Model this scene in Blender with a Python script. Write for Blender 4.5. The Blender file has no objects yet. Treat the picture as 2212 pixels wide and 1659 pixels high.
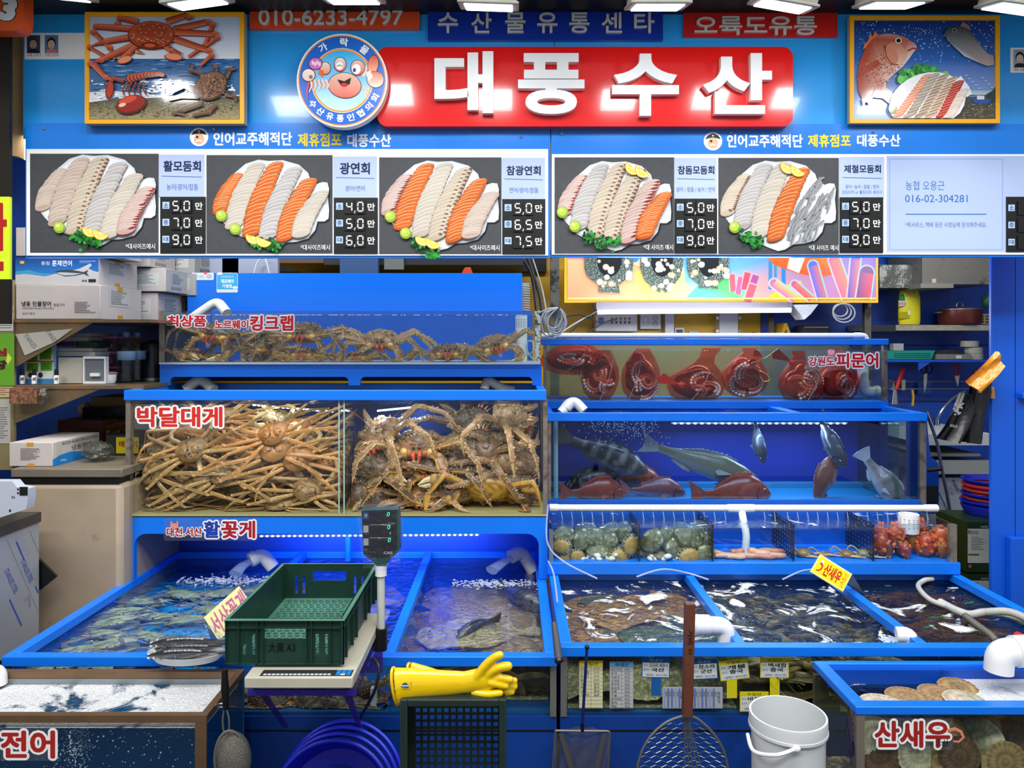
import bpy,math,random
from mathutils import Vector,Matrix,noise as mnoise
from math import sin,cos,pi,sqrt,radians
SC=bpy.context.scene
COL=SC.collection
CX,HY,FP,CZ=1106.0,735.0,1600.0,1.65
cam_d=bpy.data.cameras.new('camera');cam=bpy.data.objects.new('camera',cam_d);COL.objects.link(cam)
cam.location=(0,0,CZ);cam.rotation_euler=(pi/2,0,0)
cam_d.sensor_width=36;cam_d.lens=FP/2212*36;cam_d.shift_y=-(829.5-HY)/2212
cam_d.clip_start=0.05;cam_d.clip_end=60
SC.camera=cam
vs=SC.view_settings
vs.view_transform='Standard';vs.look='None';vs.gamma=1.0;vs.use_curve_mapping=False;vs.exposure=0.0
SC.cycles.transparent_max_bounces=24
SC.cycles.max_bounces=6;SC.cycles.diffuse_bounces=3;SC.cycles.glossy_bounces=3;SC.cycles.transmission_bounces=4
SC.cycles.caustics_reflective=False;SC.cycles.caustics_refractive=False
W=bpy.data.worlds.new('world');SC.world=W;W.use_nodes=True
W.node_tree.nodes['Background'].inputs[0].default_value=(0.80,0.88,1.0,1)
W.node_tree.nodes['Background'].inputs[1].default_value=0.5
def P(px,py,Y):
 return Vector(((px-CX)/FP*Y,Y,CZ-(py-HY)/FP*Y))
def XX(px,Y):return(px-CX)/FP*Y
def ZZ(py,Y):return CZ-(py-HY)/FP*Y
def area(name,loc,target,sx,sy,power,col=(1,1,1),spread=180):
 l=bpy.data.lights.new(name,'AREA');l.shape='RECTANGLE';l.size=sx;l.size_y=sy
 l.energy=power;l.color=col;l.spread=radians(spread)
 o=bpy.data.objects.new(name,l);COL.objects.link(o);o.location=loc
 d=Vector(target)-Vector(loc)
 o.rotation_euler=d.to_track_quat('-Z','Y').to_euler()
 return o
for hx in(-2.2,0.0,2.2):
 area('hall_lamp',(hx,-1.0,4.7),(hx*.8,2.6,.9),1.8,.5,62,(1,.97,.92))
 area('hall_lamp',(hx,.7,4.1),(hx*.9,2.5,.6),1.6,.4,40,(1,.98,.95))
FLOOD=[(118,-12),(428,4),(762,-2),(1056,12),(1420,12),(1690,10),(1926,8),(2195,16)]
for fx,fy in FLOOD:
 p=P(fx,fy+6,2.06)
 area('flood_lamp',(p.x,p.y+.02,p.z-.012),(p.x,2.46,p.z-.75),.13,.11,1.0,(1,.99,.97))
p=P(1500,677,3.72);area('tube_lamp',(p.x,p.y,p.z),(p.x,3.5,0.9),.95,.03,13,(.95,.98,1))
p=P(1500,660,3.5);area('tube_lamp_back',(p.x,p.y,p.z),(p.x,4.3,1.6),.9,.03,5,(.95,.98,1))
p=P(810,1168,2.90);area('trough_strip',(p.x,p.y,p.z),(p.x,3.17,.86),.80,.012,3.6,(.22,.38,1),130)
p=P(600,880,3.0);area('crab_tank_strip',(p.x,p.y,p.z),(p.x-.1,2.9,.9),.3,.015,.55,(.75,.88,1))
p=P(860,884,3.05);area('crab_tank_strip',(p.x,p.y,p.z),(p.x+.15,2.95,.9),.3,.015,.6,(.6,.75,1))
p=P(1640,918,3.2);area('fish_tank_strip',(p.x,p.y,p.z),(p.x,3.1,.9),.72,.012,4.2,(.6,.82,1))
p=P(2040,700,3.5);area('kitchen_lamp',(p.x,p.y-.2,p.z+.35),(p.x,4.1,1.4),.3,.3,3.0,(1,.95,.85))
p=P(170,560,3.0);area('storage_lamp',(p.x+.25,2.64,2.35),(p.x,3.1,1.3),.4,.15,6,(1,.93,.82))
for x_,w_ in((-.95,9),(.2,9),(1.25,14)):
 area('stall_ceiling_tube',(x_,2.78,2.62),(x_,3.35,1.3),1.0,.05,w_,(.93,.97,1))
def hx(s,f=1.0):
 s=s.lstrip('#');r=[]
 for i in(0,2,4):
  c=int(s[i:i+2],16)/255
  c=c/12.92 if c<=.04045 else((c+.055)/1.055)**2.4
  r.append(min(1,c*f))
 return tuple(r)
def C4(c):
 if isinstance(c,str):c=hx(c)
 return(c[0],c[1],c[2],1)
MATS={}
def mat(name,col='#ffffff',rough=.5,metal=0,spec=.5,vc=False,nz=None,bump=None,coat=0,emit=None,trans=None,dirt=None):
 0
 if name in MATS:return MATS[name]
 m=bpy.data.materials.new(name);m.use_nodes=True;nt=m.node_tree;b=nt.nodes['Principled BSDF']
 b.inputs['Roughness'].default_value=rough;b.inputs['Metallic'].default_value=metal
 b.inputs['Specular IOR Level'].default_value=spec;b.inputs['Coat Weight'].default_value=coat
 b.inputs['Coat Roughness'].default_value=.05
 src=None
 if vc:
  a=nt.nodes.new('ShaderNodeAttribute');a.attribute_name='Col';src=a.outputs['Color']
 else:
  b.inputs['Base Color'].default_value=C4(col)
  r=nt.nodes.new('ShaderNodeRGB');r.outputs[0].default_value=C4(col);src=r.outputs[0]
 tc=nt.nodes.new('ShaderNodeTexCoord')
 if nz:
  n=nt.nodes.new('ShaderNodeTexNoise');n.inputs['Scale'].default_value=nz[0];n.inputs['Detail'].default_value=5
  nt.links.new(tc.outputs['Object'],n.inputs['Vector'])
  mr=nt.nodes.new('ShaderNodeMapRange');mr.inputs[1].default_value=.25;mr.inputs[2].default_value=.75
  mr.inputs[3].default_value=1-nz[1];mr.inputs[4].default_value=1+nz[1]
  nt.links.new(n.outputs['Fac'],mr.inputs[0])
  mx=nt.nodes.new('ShaderNodeVectorMath');mx.operation='SCALE'
  nt.links.new(src,mx.inputs[0]);nt.links.new(mr.outputs[0],mx.inputs['Scale']);src=mx.outputs[0]
 if dirt:
  n=nt.nodes.new('ShaderNodeTexNoise');n.inputs['Scale'].default_value=dirt[1];n.inputs['Detail'].default_value=8
  n.inputs['Roughness'].default_value=.65
  nt.links.new(tc.outputs['Object'],n.inputs['Vector'])
  mr=nt.nodes.new('ShaderNodeMapRange');mr.inputs[1].default_value=dirt[2];mr.inputs[2].default_value=dirt[3]
  nt.links.new(n.outputs['Fac'],mr.inputs[0])
  mx=nt.nodes.new('ShaderNodeMix');mx.data_type='RGBA'
  nt.links.new(mr.outputs[0],mx.inputs['Factor']);nt.links.new(src,mx.inputs['A']);mx.inputs['B'].default_value=C4(dirt[0])
  src=mx.outputs['Result']
 nt.links.new(src,b.inputs['Base Color'])
 if bump:
  n=nt.nodes.new('ShaderNodeTexNoise');n.inputs['Scale'].default_value=bump[0];n.inputs['Detail'].default_value=4
  nt.links.new(tc.outputs['Object'],n.inputs['Vector'])
  bp=nt.nodes.new('ShaderNodeBump');bp.inputs['Strength'].default_value=bump[1];bp.inputs['Distance'].default_value=bump[2]if len(bump)>2 else.01
  nt.links.new(n.outputs['Fac'],bp.inputs['Height']);nt.links.new(bp.outputs[0],b.inputs['Normal'])
 if emit:
  b.inputs['Emission Color'].default_value=C4(emit[0]);b.inputs['Emission Strength'].default_value=emit[1]
 if trans is not None:
  out=nt.nodes['Material Output'];t=nt.nodes.new('ShaderNodeBsdfTransparent');ms=nt.nodes.new('ShaderNodeMixShader')
  tcol=trans[1]if len(trans)>1 else '#ffffff'
  t.inputs[0].default_value=C4(tcol);ms.inputs[0].default_value=trans[0]
  nt.links.new(b.outputs[0],ms.inputs[1]);nt.links.new(t.outputs[0],ms.inputs[2]);nt.links.new(ms.outputs[0],out.inputs[0])
 MATS[name]=m
 return m
def clear(name,tint='#ffffff',ior=1.45,rough=.02,bump=None,foam=None,murk=0,murkcol='#808070'):
 0
 if name in MATS:return MATS[name]
 m=bpy.data.materials.new(name);m.use_nodes=True;nt=m.node_tree;nt.nodes.remove(nt.nodes['Principled BSDF'])
 out=nt.nodes['Material Output'];N=nt.nodes.new;L=nt.links.new
 t=N('ShaderNodeBsdfTransparent');t.inputs[0].default_value=C4(tint)
 g=N('ShaderNodeBsdfGlossy');g.inputs['Roughness'].default_value=rough;g.inputs[0].default_value=(1,1,1,1)
 lw=N('ShaderNodeLayerWeight');pw=N('ShaderNodeMath');pw.operation='POWER';pw.inputs[1].default_value=5;L(lw.outputs['Facing'],pw.inputs[0])
 fr=N('ShaderNodeMapRange');f0=((ior-1)/(ior+1))**2;fr.inputs[3].default_value=f0;fr.inputs[4].default_value=.9;L(pw.outputs[0],fr.inputs[0])
 tc=N('ShaderNodeTexCoord');bout=None
 if bump:
  n=N('ShaderNodeTexNoise');n.inputs['Scale'].default_value=bump[0];n.inputs['Detail'].default_value=3;n.inputs['Distortion'].default_value=.6
  L(tc.outputs['Object'],n.inputs['Vector'])
  bp=N('ShaderNodeBump');bp.inputs['Strength'].default_value=bump[1];bp.inputs['Distance'].default_value=bump[2]
  L(n.outputs['Fac'],bp.inputs['Height']);L(bp.outputs[0],g.inputs['Normal']);L(bp.outputs[0],lw.inputs['Normal']);bout=bp
 last=t
 if murk:
  d=N('ShaderNodeBsdfDiffuse');d.inputs[0].default_value=C4(murkcol);mm=N('ShaderNodeMixShader');mm.inputs[0].default_value=murk
  L(t.outputs[0],mm.inputs[1]);L(d.outputs[0],mm.inputs[2]);last=mm
 ms=N('ShaderNodeMixShader');L(fr.outputs[0],ms.inputs[0]);L(last.outputs[0],ms.inputs[1]);L(g.outputs[0],ms.inputs[2])
 if foam:
  a=N('ShaderNodeTexNoise');a.inputs['Scale'].default_value=foam[0];a.inputs['Detail'].default_value=9;a.inputs['Roughness'].default_value=.62
  a.inputs['Distortion'].default_value=foam[4]if len(foam)>4 else.8
  mp=N('ShaderNodeMapping');mp.inputs['Location'].default_value=foam[3]if len(foam)>3 else(0,0,0)
  L(tc.outputs['Object'],mp.inputs[0]);L(mp.outputs[0],a.inputs['Vector'])
  mr=N('ShaderNodeMapRange');mr.inputs[1].default_value=foam[1];mr.inputs[2].default_value=foam[2];L(a.outputs['Fac'],mr.inputs[0])
  vo=N('ShaderNodeTexVoronoi');vo.inputs['Scale'].default_value=260;L(tc.outputs['Object'],vo.inputs['Vector'])
  vr=N('ShaderNodeMapRange');vr.inputs[1].default_value=0;vr.inputs[2].default_value=.6;vr.inputs[3].default_value=.55;vr.inputs[4].default_value=1.0;L(vo.outputs['Distance'],vr.inputs[0])
  mu=N('ShaderNodeMath');mu.operation='MULTIPLY';L(mr.outputs[0],mu.inputs[0]);L(vr.outputs[0],mu.inputs[1])
  d=N('ShaderNodeBsdfPrincipled');d.inputs['Base Color'].default_value=(.86,.88,.9,1);d.inputs['Roughness'].default_value=.35
  b2=N('ShaderNodeBump');b2.inputs['Strength'].default_value=.8;b2.inputs['Distance'].default_value=.004;L(vo.outputs['Distance'],b2.inputs['Height']);L(b2.outputs[0],d.inputs['Normal'])
  m2=N('ShaderNodeMixShader');L(mu.outputs[0],m2.inputs[0]);L(ms.outputs[0],m2.inputs[1]);L(d.outputs[0],m2.inputs[2]);ms=m2
 L(ms.outputs[0],out.inputs[0])
 MATS[name]=m
 return m
ORG={}
class MB:
 def __init__(s):s.v=[];s.f=[];s.m=[];s.c=[];s.col=(1,1,1)
 def setc(s,c):s.col=hx(c)if isinstance(c,str)else c;return s
 def add(s,vs_,fs,m=0,cols=None):
  b=len(s.v);s.v.extend(Vector(p)for p in vs_)
  s.c.extend(cols if cols else[s.col]*len(vs_))
  for f in fs:s.f.append([b+i for i in f]);s.m.append(m)
  return s
 def box(s,x0,x1,y0,y1,z0,z1,m=0):
  v=[(x,y,z)for x in(x0,x1)for y in(y0,y1)for z in(z0,z1)]
  return s.add(v,[(0,1,3,2),(4,6,7,5),(0,4,5,1),(2,3,7,6),(0,2,6,4),(1,5,7,3)],m)
 def pbox(s,px0,py0,px1,py1,Y0,Y1,m=0):
  0
  return s.box(XX(px0,Y0),XX(px1,Y0),Y0,Y1,ZZ(py1,Y0),ZZ(py0,Y0),m)
 def obox(s,c,ax,ay,az,m=0):
  c,ax,ay,az=map(Vector,(c,ax,ay,az))
  v=[c+i*ax+j*ay+k*az for i in(-1,1)for j in(-1,1)for k in(-1,1)]
  return s.add(v,[(0,1,3,2),(4,6,7,5),(0,4,5,1),(2,3,7,6),(0,2,6,4),(1,5,7,3)],m)
 def poly(s,pts,m=0,cols=None):return s.add(pts,[tuple(range(len(pts)))],m,cols)
 def prism(s,pts,d,m=0):
  0
  d=Vector(d);n=len(pts);a=[Vector(p)for p in pts]
  return s.add(a+[p+d for p in a],[tuple(range(n))[::-1],tuple(range(n,2*n))]+[(i,(i+1)%n,n+(i+1)%n,n+i)for i in range(n)],m)
 def tube(s,pts,r,n=10,m=0,caps=True,flat=1.0,colf=None,up=Vector((0,0,1)),closed=False):
  pts=[Vector(p)for p in pts];k=len(pts);rr=r if isinstance(r,(list,tuple))else[r]*k
  vs_,cs=[],[];prev=None
  for i,p in enumerate(pts):
   if closed:t=(pts[(i+1)%k]-pts[i-1])
   else:t=(pts[min(i+1,k-1)]-pts[max(i-1,0)])
   t=t.normalized()if t.length>1e-9 else Vector((0,0,1))
   if prev is None:
    a=t.cross(up)
    if a.length<.05:a=t.cross(Vector((1,0,0)))
    a.normalize()
   else:
    a=prev-t*prev.dot(t)
    if a.length<1e-6:a=t.cross(up)
    a.normalize()
   prev=a;b=a.cross(t)
   for j in range(n):
    th=2*pi*j/n;q=a*cos(th)*rr[i]+b*sin(th)*rr[i]*flat
    vs_.append(p+q);cs.append(colf(i/(k-1),q.normalized()if q.length>0 else q)if colf else s.col)
  fs=[]
  for i in range(k if closed else k-1):
   i2=(i+1)%k
   for j in range(n):fs.append((i*n+j,i*n+(j+1)%n,i2*n+(j+1)%n,i2*n+j))
  if caps and not closed:fs+=[tuple(range(n))[::-1],tuple(range((k-1)*n,k*n))]
  return s.add(vs_,fs,m,cs)
 def lathe(s,prof,c=(0,0,0),n=24,m=0,sx=1,sy=1,M=None,cols=None):
  0
  vs_,cs=[],[]
  for k,(r,z)in enumerate(prof):
   for j in range(n):
    th=2*pi*j/n;q=Vector((r*cos(th)*sx,r*sin(th)*sy,z))
    if M is not None:q=M@q
    vs_.append(q+Vector(c));cs.append(cols[k]if cols else s.col)
  fs=[]
  for i in range(len(prof)-1):
   for j in range(n):fs.append((i*n+j,i*n+(j+1)%n,(i+1)*n+(j+1)%n,(i+1)*n+j))
  return s.add(vs_,fs,m,cs)
 def ell(s,c,r,n=12,k=8,m=0,M=None,colf=None,df=None):
  0
  c=Vector(c);vs_,cs,fs=[],[],[]
  if not isinstance(r,(tuple,list)):r=(r,r,r)
  for i in range(k+1):
   ph=pi*i/k
   for j in range(n):
    th=2*pi*j/n;u=Vector((sin(ph)*cos(th),sin(ph)*sin(th),cos(ph)))
    q=Vector((u.x*r[0],u.y*r[1],u.z*r[2]))*(df(u)if df else 1)
    if M is not None:q=M@q
    vs_.append(c+q);cs.append(colf(u)if colf else s.col)
  for i in range(k):
   for j in range(n):fs.append((i*n+j,(i+1)*n+j,(i+1)*n+(j+1)%n,i*n+(j+1)%n))
  return s.add(vs_,fs,m,cs)
 def cone(s,p,d,r,n=4,m=0,tip=None):
  p,d=Vector(p),Vector(d);a=d.orthogonal().normalized()*r;b=d.normalized().cross(a)
  v=[p+a*cos(2*pi*j/n)+b*sin(2*pi*j/n)for j in range(n)]+[p+d]
  return s.add(v,[(j,(j+1)%n,n)for j in range(n)],m,[s.col]*n+[tip or s.col])
 def xf(s,M):
  s.v=[M@p for p in s.v];return s
 def merge(s,o,M=None,dm=0):
  b=len(s.v);s.v+=[(M@p if M is not None else p.copy())for p in o.v];s.c+=o.c
  s.f+=[[b+i for i in f]for f in o.f];s.m+=[i+dm for i in o.m];return s
 def mesh(s,name,mats,off=Vector((0,0,0)),smooth=True):
  me=bpy.data.meshes.new(name);me.from_pydata([tuple(p-off)for p in s.v],[],s.f);me.update()
  for k in(mats if isinstance(mats,(list,tuple))else[mats]):me.materials.append(k)
  me.polygons.foreach_set('material_index',s.m)
  ca=me.color_attributes.new('Col','FLOAT_COLOR','POINT')
  fl=[]
  for c in s.c:fl+=[c[0],c[1],c[2],1.0]
  ca.data.foreach_set('color',fl)
  if smooth:
   me.polygons.foreach_set('use_smooth',[True]*len(me.polygons))
   try:me.set_sharp_from_angle(angle=radians(38))
   except Exception:pass
  me.update();return me
 def build(s,name,mats,parent=None,org=None,smooth=True,bevel=0):
  if parent is not None:off=ORG[parent.name]
  elif org is not None:off=Vector(org)
  else:
   xs=[p.x for p in s.v];ys=[p.y for p in s.v];zs=[p.z for p in s.v]
   off=Vector(((min(xs)+max(xs))/2,(min(ys)+max(ys))/2,min(zs)))
  o=bpy.data.objects.new(name,s.mesh(name,mats,off,smooth));COL.objects.link(o)
  if parent is not None:o.parent=parent
  else:o.location=off
  ORG[o.name]=off.copy()
  if bevel:
   md=o.modifiers.new('bevel','BEVEL');md.width=bevel;md.segments=2;md.limit_method='ANGLE';md.angle_limit=radians(40);md.harden_normals=False
  return o
def tag(o,label,cat,group=None,kind=None):
 if label:o['label']=label
 if cat:o['category']=cat
 if group:o['group']=group
 if kind:o['kind']=kind
 return o
def thing(name,label,cat,loc,group=None):
 o=bpy.data.objects.new(name,None);COL.objects.link(o);o.location=loc;o.empty_display_size=.05
 ORG[o.name]=Vector(loc);return tag(o,label,cat,group)
def struct(name,mb,mats,bevel=0,label=None):
 o=mb.build(name,mats,bevel=bevel,smooth=False);o['kind']='structure'
 if label:o['label']=label
 return o
def copyt(root,loc,rot=(0,0,0),label=None,scale=1.0,group=None):
 r=root.copy();COL.objects.link(r);r.location=loc;r.rotation_euler=rot
 r.scale=scale if isinstance(scale,(tuple,list))else(scale,)*3
 if label:r['label']=label
 if group:r['group']=group
 for ch in list(root.children):
  c=ch.copy();COL.objects.link(c);c.parent=r
  for g in list(ch.children):
   d=g.copy();COL.objects.link(d);d.parent=c
 return r
def inst(me,name,loc,rot,label,cat,group,scale=1.0):
 o=bpy.data.objects.new(name,me);COL.objects.link(o);o.location=loc;o.rotation_euler=rot
 o.scale=scale if isinstance(scale,(tuple,list))else(scale,)*3
 return tag(o,label,cat,group)
def put(o,loc,rot=(0,0,0),scale=1):
 o.location=loc;o.rotation_euler=rot;o.scale=scale if isinstance(scale,(tuple,list))else(scale,)*3;return o
_TX={}
def text_tris(body,bold=0.0,res=3,ref=None):
 k=(body,bold,res,ref)
 if k in _TX:return _TX[k]
 c=bpy.data.curves.new('t','FONT');c.body=body;c.offset=bold;c.resolution_u=res;c.space_line=1.05
 o=bpy.data.objects.new('t',c);COL.objects.link(o)
 dg=bpy.context.evaluated_depsgraph_get();me=bpy.data.meshes.new_from_object(o.evaluated_get(dg))
 vs_=[(v.co.x,v.co.y)for v in me.vertices];fs=[tuple(p.vertices)for p in me.polygons]
 bpy.data.objects.remove(o);bpy.data.curves.remove(c);bpy.data.meshes.remove(me)
 bb=(min(p[0]for p in vs_),max(p[0]for p in vs_),min(p[1]for p in vs_),max(p[1]for p in vs_))
 x0,x1,y0,y1=ref or bb
 vs_=[((x-x0)/(x1-x0),1-(y-y0)/max(1e-6,y1-y0))for x,y in vs_]
 _TX[k]=(vs_,fs,bb);return _TX[k]
class Fr:
 0
 def __init__(s,O,U,V):
  s.O,s.U,s.V=Vector(O),Vector(U),Vector(V);s.N=s.V.cross(s.U).normalized()*1.0
 def p(s,u,v,d=0):return s.O+s.U*u+s.V*v+s.N*d
def frpx(Y):
 f=Fr(P(0,0,Y),(Y/FP,0,0),(0,0,-Y/FP));f.N=Vector((0,-1,0));return f
def fr3(TL,TR,BL,w,h):
 0
 TL,TR,BL=Vector(TL),Vector(TR),Vector(BL);return Fr(TL,(TR-TL)/w,(BL-TL)/h)
class Art:
 clip=None
 def __init__(s,fr,d0=.0006,step=.000018):s.fr=fr;s.d=d0;s.step=step;s.mb=MB()
 def up(s,k=1):s.d+=s.step*k;return s
 def poly(s,pts,c,cols=None):
  c=hx(c)if isinstance(c,str)else c
  if cols:cols=[hx(q)if isinstance(q,str)else q for q in cols]
  if s.clip:a=s.clip;pts=[(min(a[2],max(a[0],u)),min(a[3],max(a[1],v)))for u,v in pts]
  s.mb.add([s.fr.p(u,v,s.d)for u,v in pts],[tuple(range(len(pts)))],0,cols or[c]*len(pts));s.up();return s
 def rect(s,x0,y0,x1,y1,c,c2=None):
  return s.poly([(x0,y0),(x1,y0),(x1,y1),(x0,y1)],c,[c,c,c2,c2]if c2 else None)
 def ell(s,cx,cy,rx,ry,c,rot=0,n=24,a0=0,a1=360,c2=None):
  pts=[]
  for i in range(n+(0 if a1-a0==360 else 1)):
   t=radians(a0+(a1-a0)*i/n);x,y=rx*cos(t),ry*sin(t)
   pts.append((cx+x*cos(rot)-y*sin(rot),cy+x*sin(rot)+y*cos(rot)))
  cols=None
  if c2:
   A,B=(hx(c)if isinstance(c,str)else c),(hx(c2)if isinstance(c2,str)else c2)
   cols=[tuple(A[k]+(B[k]-A[k])*min(1,max(0,((p[1]-cy)/max(rx,ry)+1)/2))for k in range(3))for p in pts]
  return s.poly(pts,c,cols)
 def line(s,pts,w,c,c2=None,w2=None,round_=True):
  0
  n=len(pts);L_,R_=[],[]
  for i,(x,y)in enumerate(pts):
   x0,y0=pts[max(0,i-1)];x1,y1=pts[min(n-1,i+1)]
   dx,dy=x1-x0,y1-y0;l=sqrt(dx*dx+dy*dy)or 1
   ww=(w+(w2-w)*i/(n-1)if w2 is not None else w)/2
   L_.append((x-dy/l*ww,y+dx/l*ww));R_.append((x+dy/l*ww,y-dx/l*ww))
  c=hx(c)if isinstance(c,str)else c;c2=(hx(c2)if isinstance(c2,str)else c2)or c
  vs_=[s.fr.p(u,v,s.d)for u,v in L_+R_]
  s.mb.add(vs_,[(i,i+1,n+i+1,n+i)for i in range(n-1)],0,[c]*n+[c2]*n);s.up();return s
 def text(s,body,x0,y0,x1,y1,c,bold=.012,out=None,ow=.05,rot=0,shear=0):
  0
  vs_,fs,bb=text_tris(body);mx,my=(x0+x1)/2,(y0+y1)/2
  for(col,b)in([(out,bold+ow)]if out else[])+[(c,bold)]:
   col=hx(col)if isinstance(col,str)else col;k=12 if b>.05 else 6 if b>.012 else 1
   sx,sy=(b*(x1-x0)/(bb[1]-bb[0]),b*(y1-y0)/(bb[3]-bb[2]))if k>1 else(0,0);g=bold if k>1 else 0
   ix,iy=g*(x1-x0)/(bb[1]-bb[0]),g*(y1-y0)/(bb[3]-bb[2])
   for q in range(k):
    ox,oy=sx*cos(2*pi*q/k),sy*sin(2*pi*q/k);pts=[]
    for u,v in vs_:
     y=y0+iy+v*(y1-y0-2*iy)+oy;x=x0+ix+u*(x1-x0-2*ix)+ox+shear*(my-y)
     if rot:x,y=mx+(x-mx)*cos(rot)-(y-my)*sin(rot),my+(x-mx)*sin(rot)+(y-my)*cos(rot)
     pts.append(s.fr.p(x,y,s.d))
    s.mb.add(pts,fs,0,[col]*len(pts));s.d+=s.step*.2
   s.up(3)
  return s
 def build(s,name,parent=None,m=None):return s.mb.build(name,m or PRINT,parent,smooth=False)
def textmesh(fr,body,x0,y0,x1,y1,depth,bold=.02,d0=0):
 0
 vs_,fs,_=text_tris(body,bold,6);mb=MB();n=len(vs_)
 A=[fr.p(x0+u*(x1-x0),y0+v*(y1-y0),d0+depth)for u,v in vs_]
 B=[fr.p(x0+u*(x1-x0),y0+v*(y1-y0),d0)for u,v in vs_]
 edges={}
 for f in fs:
  for i in range(len(f)):
   a,b=f[i],f[(i+1)%len(f)];edges[(a,b)]=edges.get((a,b),0)+1
 side=[(a,b,b+n,a+n)for(a,b)in edges if(b,a)not in edges]
 mb.add(A+B,list(fs)+side);return mb
PRINT=mat('printed_ink',vc=True,rough=.35,spec=.4)
PAPER=mat('printed_paper',vc=True,rough=.75,spec=.2)
import numpy as np
def inst_in(me,name,loc,rot,label,cat,group,scale,B,mg=.03):
 0
 from mathutils import Euler
 M=Matrix.Translation(loc)@Euler(rot,'ZYX').to_matrix().to_4x4()@Matrix.Scale(scale,4)
 m2=me.copy();n=len(m2.vertices);a=np.empty(n*3,dtype=np.float32);m2.vertices.foreach_get('co',a);a=a.reshape(-1,3)
 Mn=np.array(M)[:3];w=a@Mn[:,:3].T+Mn[:,3]
 for k in range(3):
  lo,hi_=B[2*k],B[2*k+1];g=min(mg,(hi_-lo)*.3)
  o=w[:,k]>hi_-g;w[o,k]=hi_-g+g*np.tanh((w[o,k]-hi_+g)/g*.8)
  o=w[:,k]<lo+g;w[o,k]=lo+g-g*np.tanh((lo+g-w[o,k])/g*.8)
 w-=np.array(loc,dtype=np.float32);m2.vertices.foreach_set('co',w.astype(np.float32).ravel());m2.update()
 o=bpy.data.objects.new(name,m2);COL.objects.link(o);o.location=loc
 return tag(o,label,cat,group)
M_FLOOR=mat('wet_floor','#33322f',.35,nz=(6,.4),bump=(20,.3,.004))
struct('floor',MB().box(-4,4,-3,4.6,-.05,0),M_FLOOR)
M_BLUEW=mat('blue_painted_wall','#0c3f9e',.45,nz=(3,.15),dirt=('#07245c',5,.55,.8))
M_YEL=mat('yellow_wall','#d9a80c',.5,nz=(4,.12),dirt=('#8a6408',7,.6,.8))
M_DARK=mat('dark_void_panel','#17171a',.7)
struct('wall_back',MB().box(XX(-200,4.3),XX(1830,4.3),4.3,4.4,0,3.2),M_YEL)
mb=MB().box(XX(1650,4.24),3.6,4.24,4.4,0,3.2)
for z in(1.30,1.62):mb.box(XX(1890,4.24),XX(2300,4.24),4.232,4.24,z,z+.004,1)
struct('wall_kitchen',mb,[M_BLUEW,M_DARK])
struct('wall_storage',MB().box(XX(-100,3.7),XX(404,3.7),3.7,3.8,0,3.0),M_BLUEW)
struct('wall_right',MB().box(3.6,3.7,2.6,4.4,0,3.2),M_BLUEW)
struct('wall_left',MB().box(-2.75,-2.65,1.2,3.8,0,3.0),mat('beige_wall','#8a8266',.6,nz=(4,.15)))
struct('ceiling',MB().box(-4,4,2.3,4.6,3.05,3.15),M_DARK)
struct('trim_1',MB().box(-4,4,1.95,2.52,ZZ(-30,2.3),ZZ(-70,2.3)),mat('black_steel','#101012',.5))
M_POST=mat('blue_gloss_post','#0a55c8',.35,nz=(2,.08))
mb=MB().box(XX(2142,2.72),XX(2196,2.72),2.72,2.738,0,2.2).box(XX(2198,2.70),XX(2420,2.70),2.72,2.78,0,2.2)
mb.box(XX(2196,2.66),XX(2420,2.66),2.69,2.72,ZZ(1345,2.7),ZZ(1160,2.7)).box(XX(2205,2.7),XX(2420,2.7),2.69,2.72,ZZ(862,2.7),ZZ(849,2.7))
struct('wall_post',mb,M_POST,bevel=.004)
struct('trim_2',MB().box(XX(-30,2.42),XX(20,2.42),2.42,2.435,ZZ(700,2.42),ZZ(-40,2.42)),mat('brown_steel','#2b2620',.4,metal=.6))
mb=MB();c=[P(20,60,2.56),P(52,60,2.56),P(52,345,2.56),P(40,338,2.56),P(24,336,2.56)]
mb.prism(c,(0,.03,0));tag(mb.build('cardboard_sheet',mat('cardboard','#8d7350',.8,nz=(12,.15))),'tall brown cardboard sheet tucked beside the blue signboard edge','cardboard')
t=thing('round_cornered_sign','orange sign with rounded corner and white numeral 3','sign',P(20,66,2.3))
Y=2.3;fr=frpx(Y);pts=[(-40,-30),(50,-30),(50,40),(47,56),(40,64),(30,66),(-40,66)]
MB().prism([fr.p(u,v)for u,v in pts],(0,.05,0)).build('sign_panel',mat('orange_plastic','#e0561c',.35),t)
A=Art(fr);A.text('3',-2,-8,36,46,'#e8e8e8',.06,rot=.25,out='#1c1c1c',ow=.02);A.build('numeral',t)
t=thing('yellow_green_sign','yellow green placard with dark red letter strokes at the edge','sign',P(0,600,2.2))
Y=2.2;fr=frpx(Y);MB().pbox(-60,425,21,603,Y,Y+.01).build('board',mat('lime_board','#c9f01a',.45),t)
A=Art(fr);R_='#a01812'
for r in[(-40,438,6,446),(-8,440,7,542),(6,474,15,490),(-40,565,8,585)]:A.rect(*r,R_)
A.build('lettering',t)
FY=2.50
M_FAS=mat('fascia_blue','#2aa0f0',.22,spec=.5,coat=.3)
M_FAS2=mat('fascia_blue_lower','#0f7adf',.28,coat=.2)
M_WHT=mat('white_plastic','#eef0f2',.35)
struct('wall_fascia',MB().box(XX(50,FY),XX(1197,FY),FY,FY+.05,ZZ(300,FY),ZZ(-30,FY)).box(XX(1198.5,FY),XX(2400,FY),FY,FY+.05,ZZ(300,FY),ZZ(-30,FY)),M_FAS)
def mixc2(a,b,t_):return tuple(a[k]+(b[k]-a[k])*t_ for k in range(3))
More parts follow.
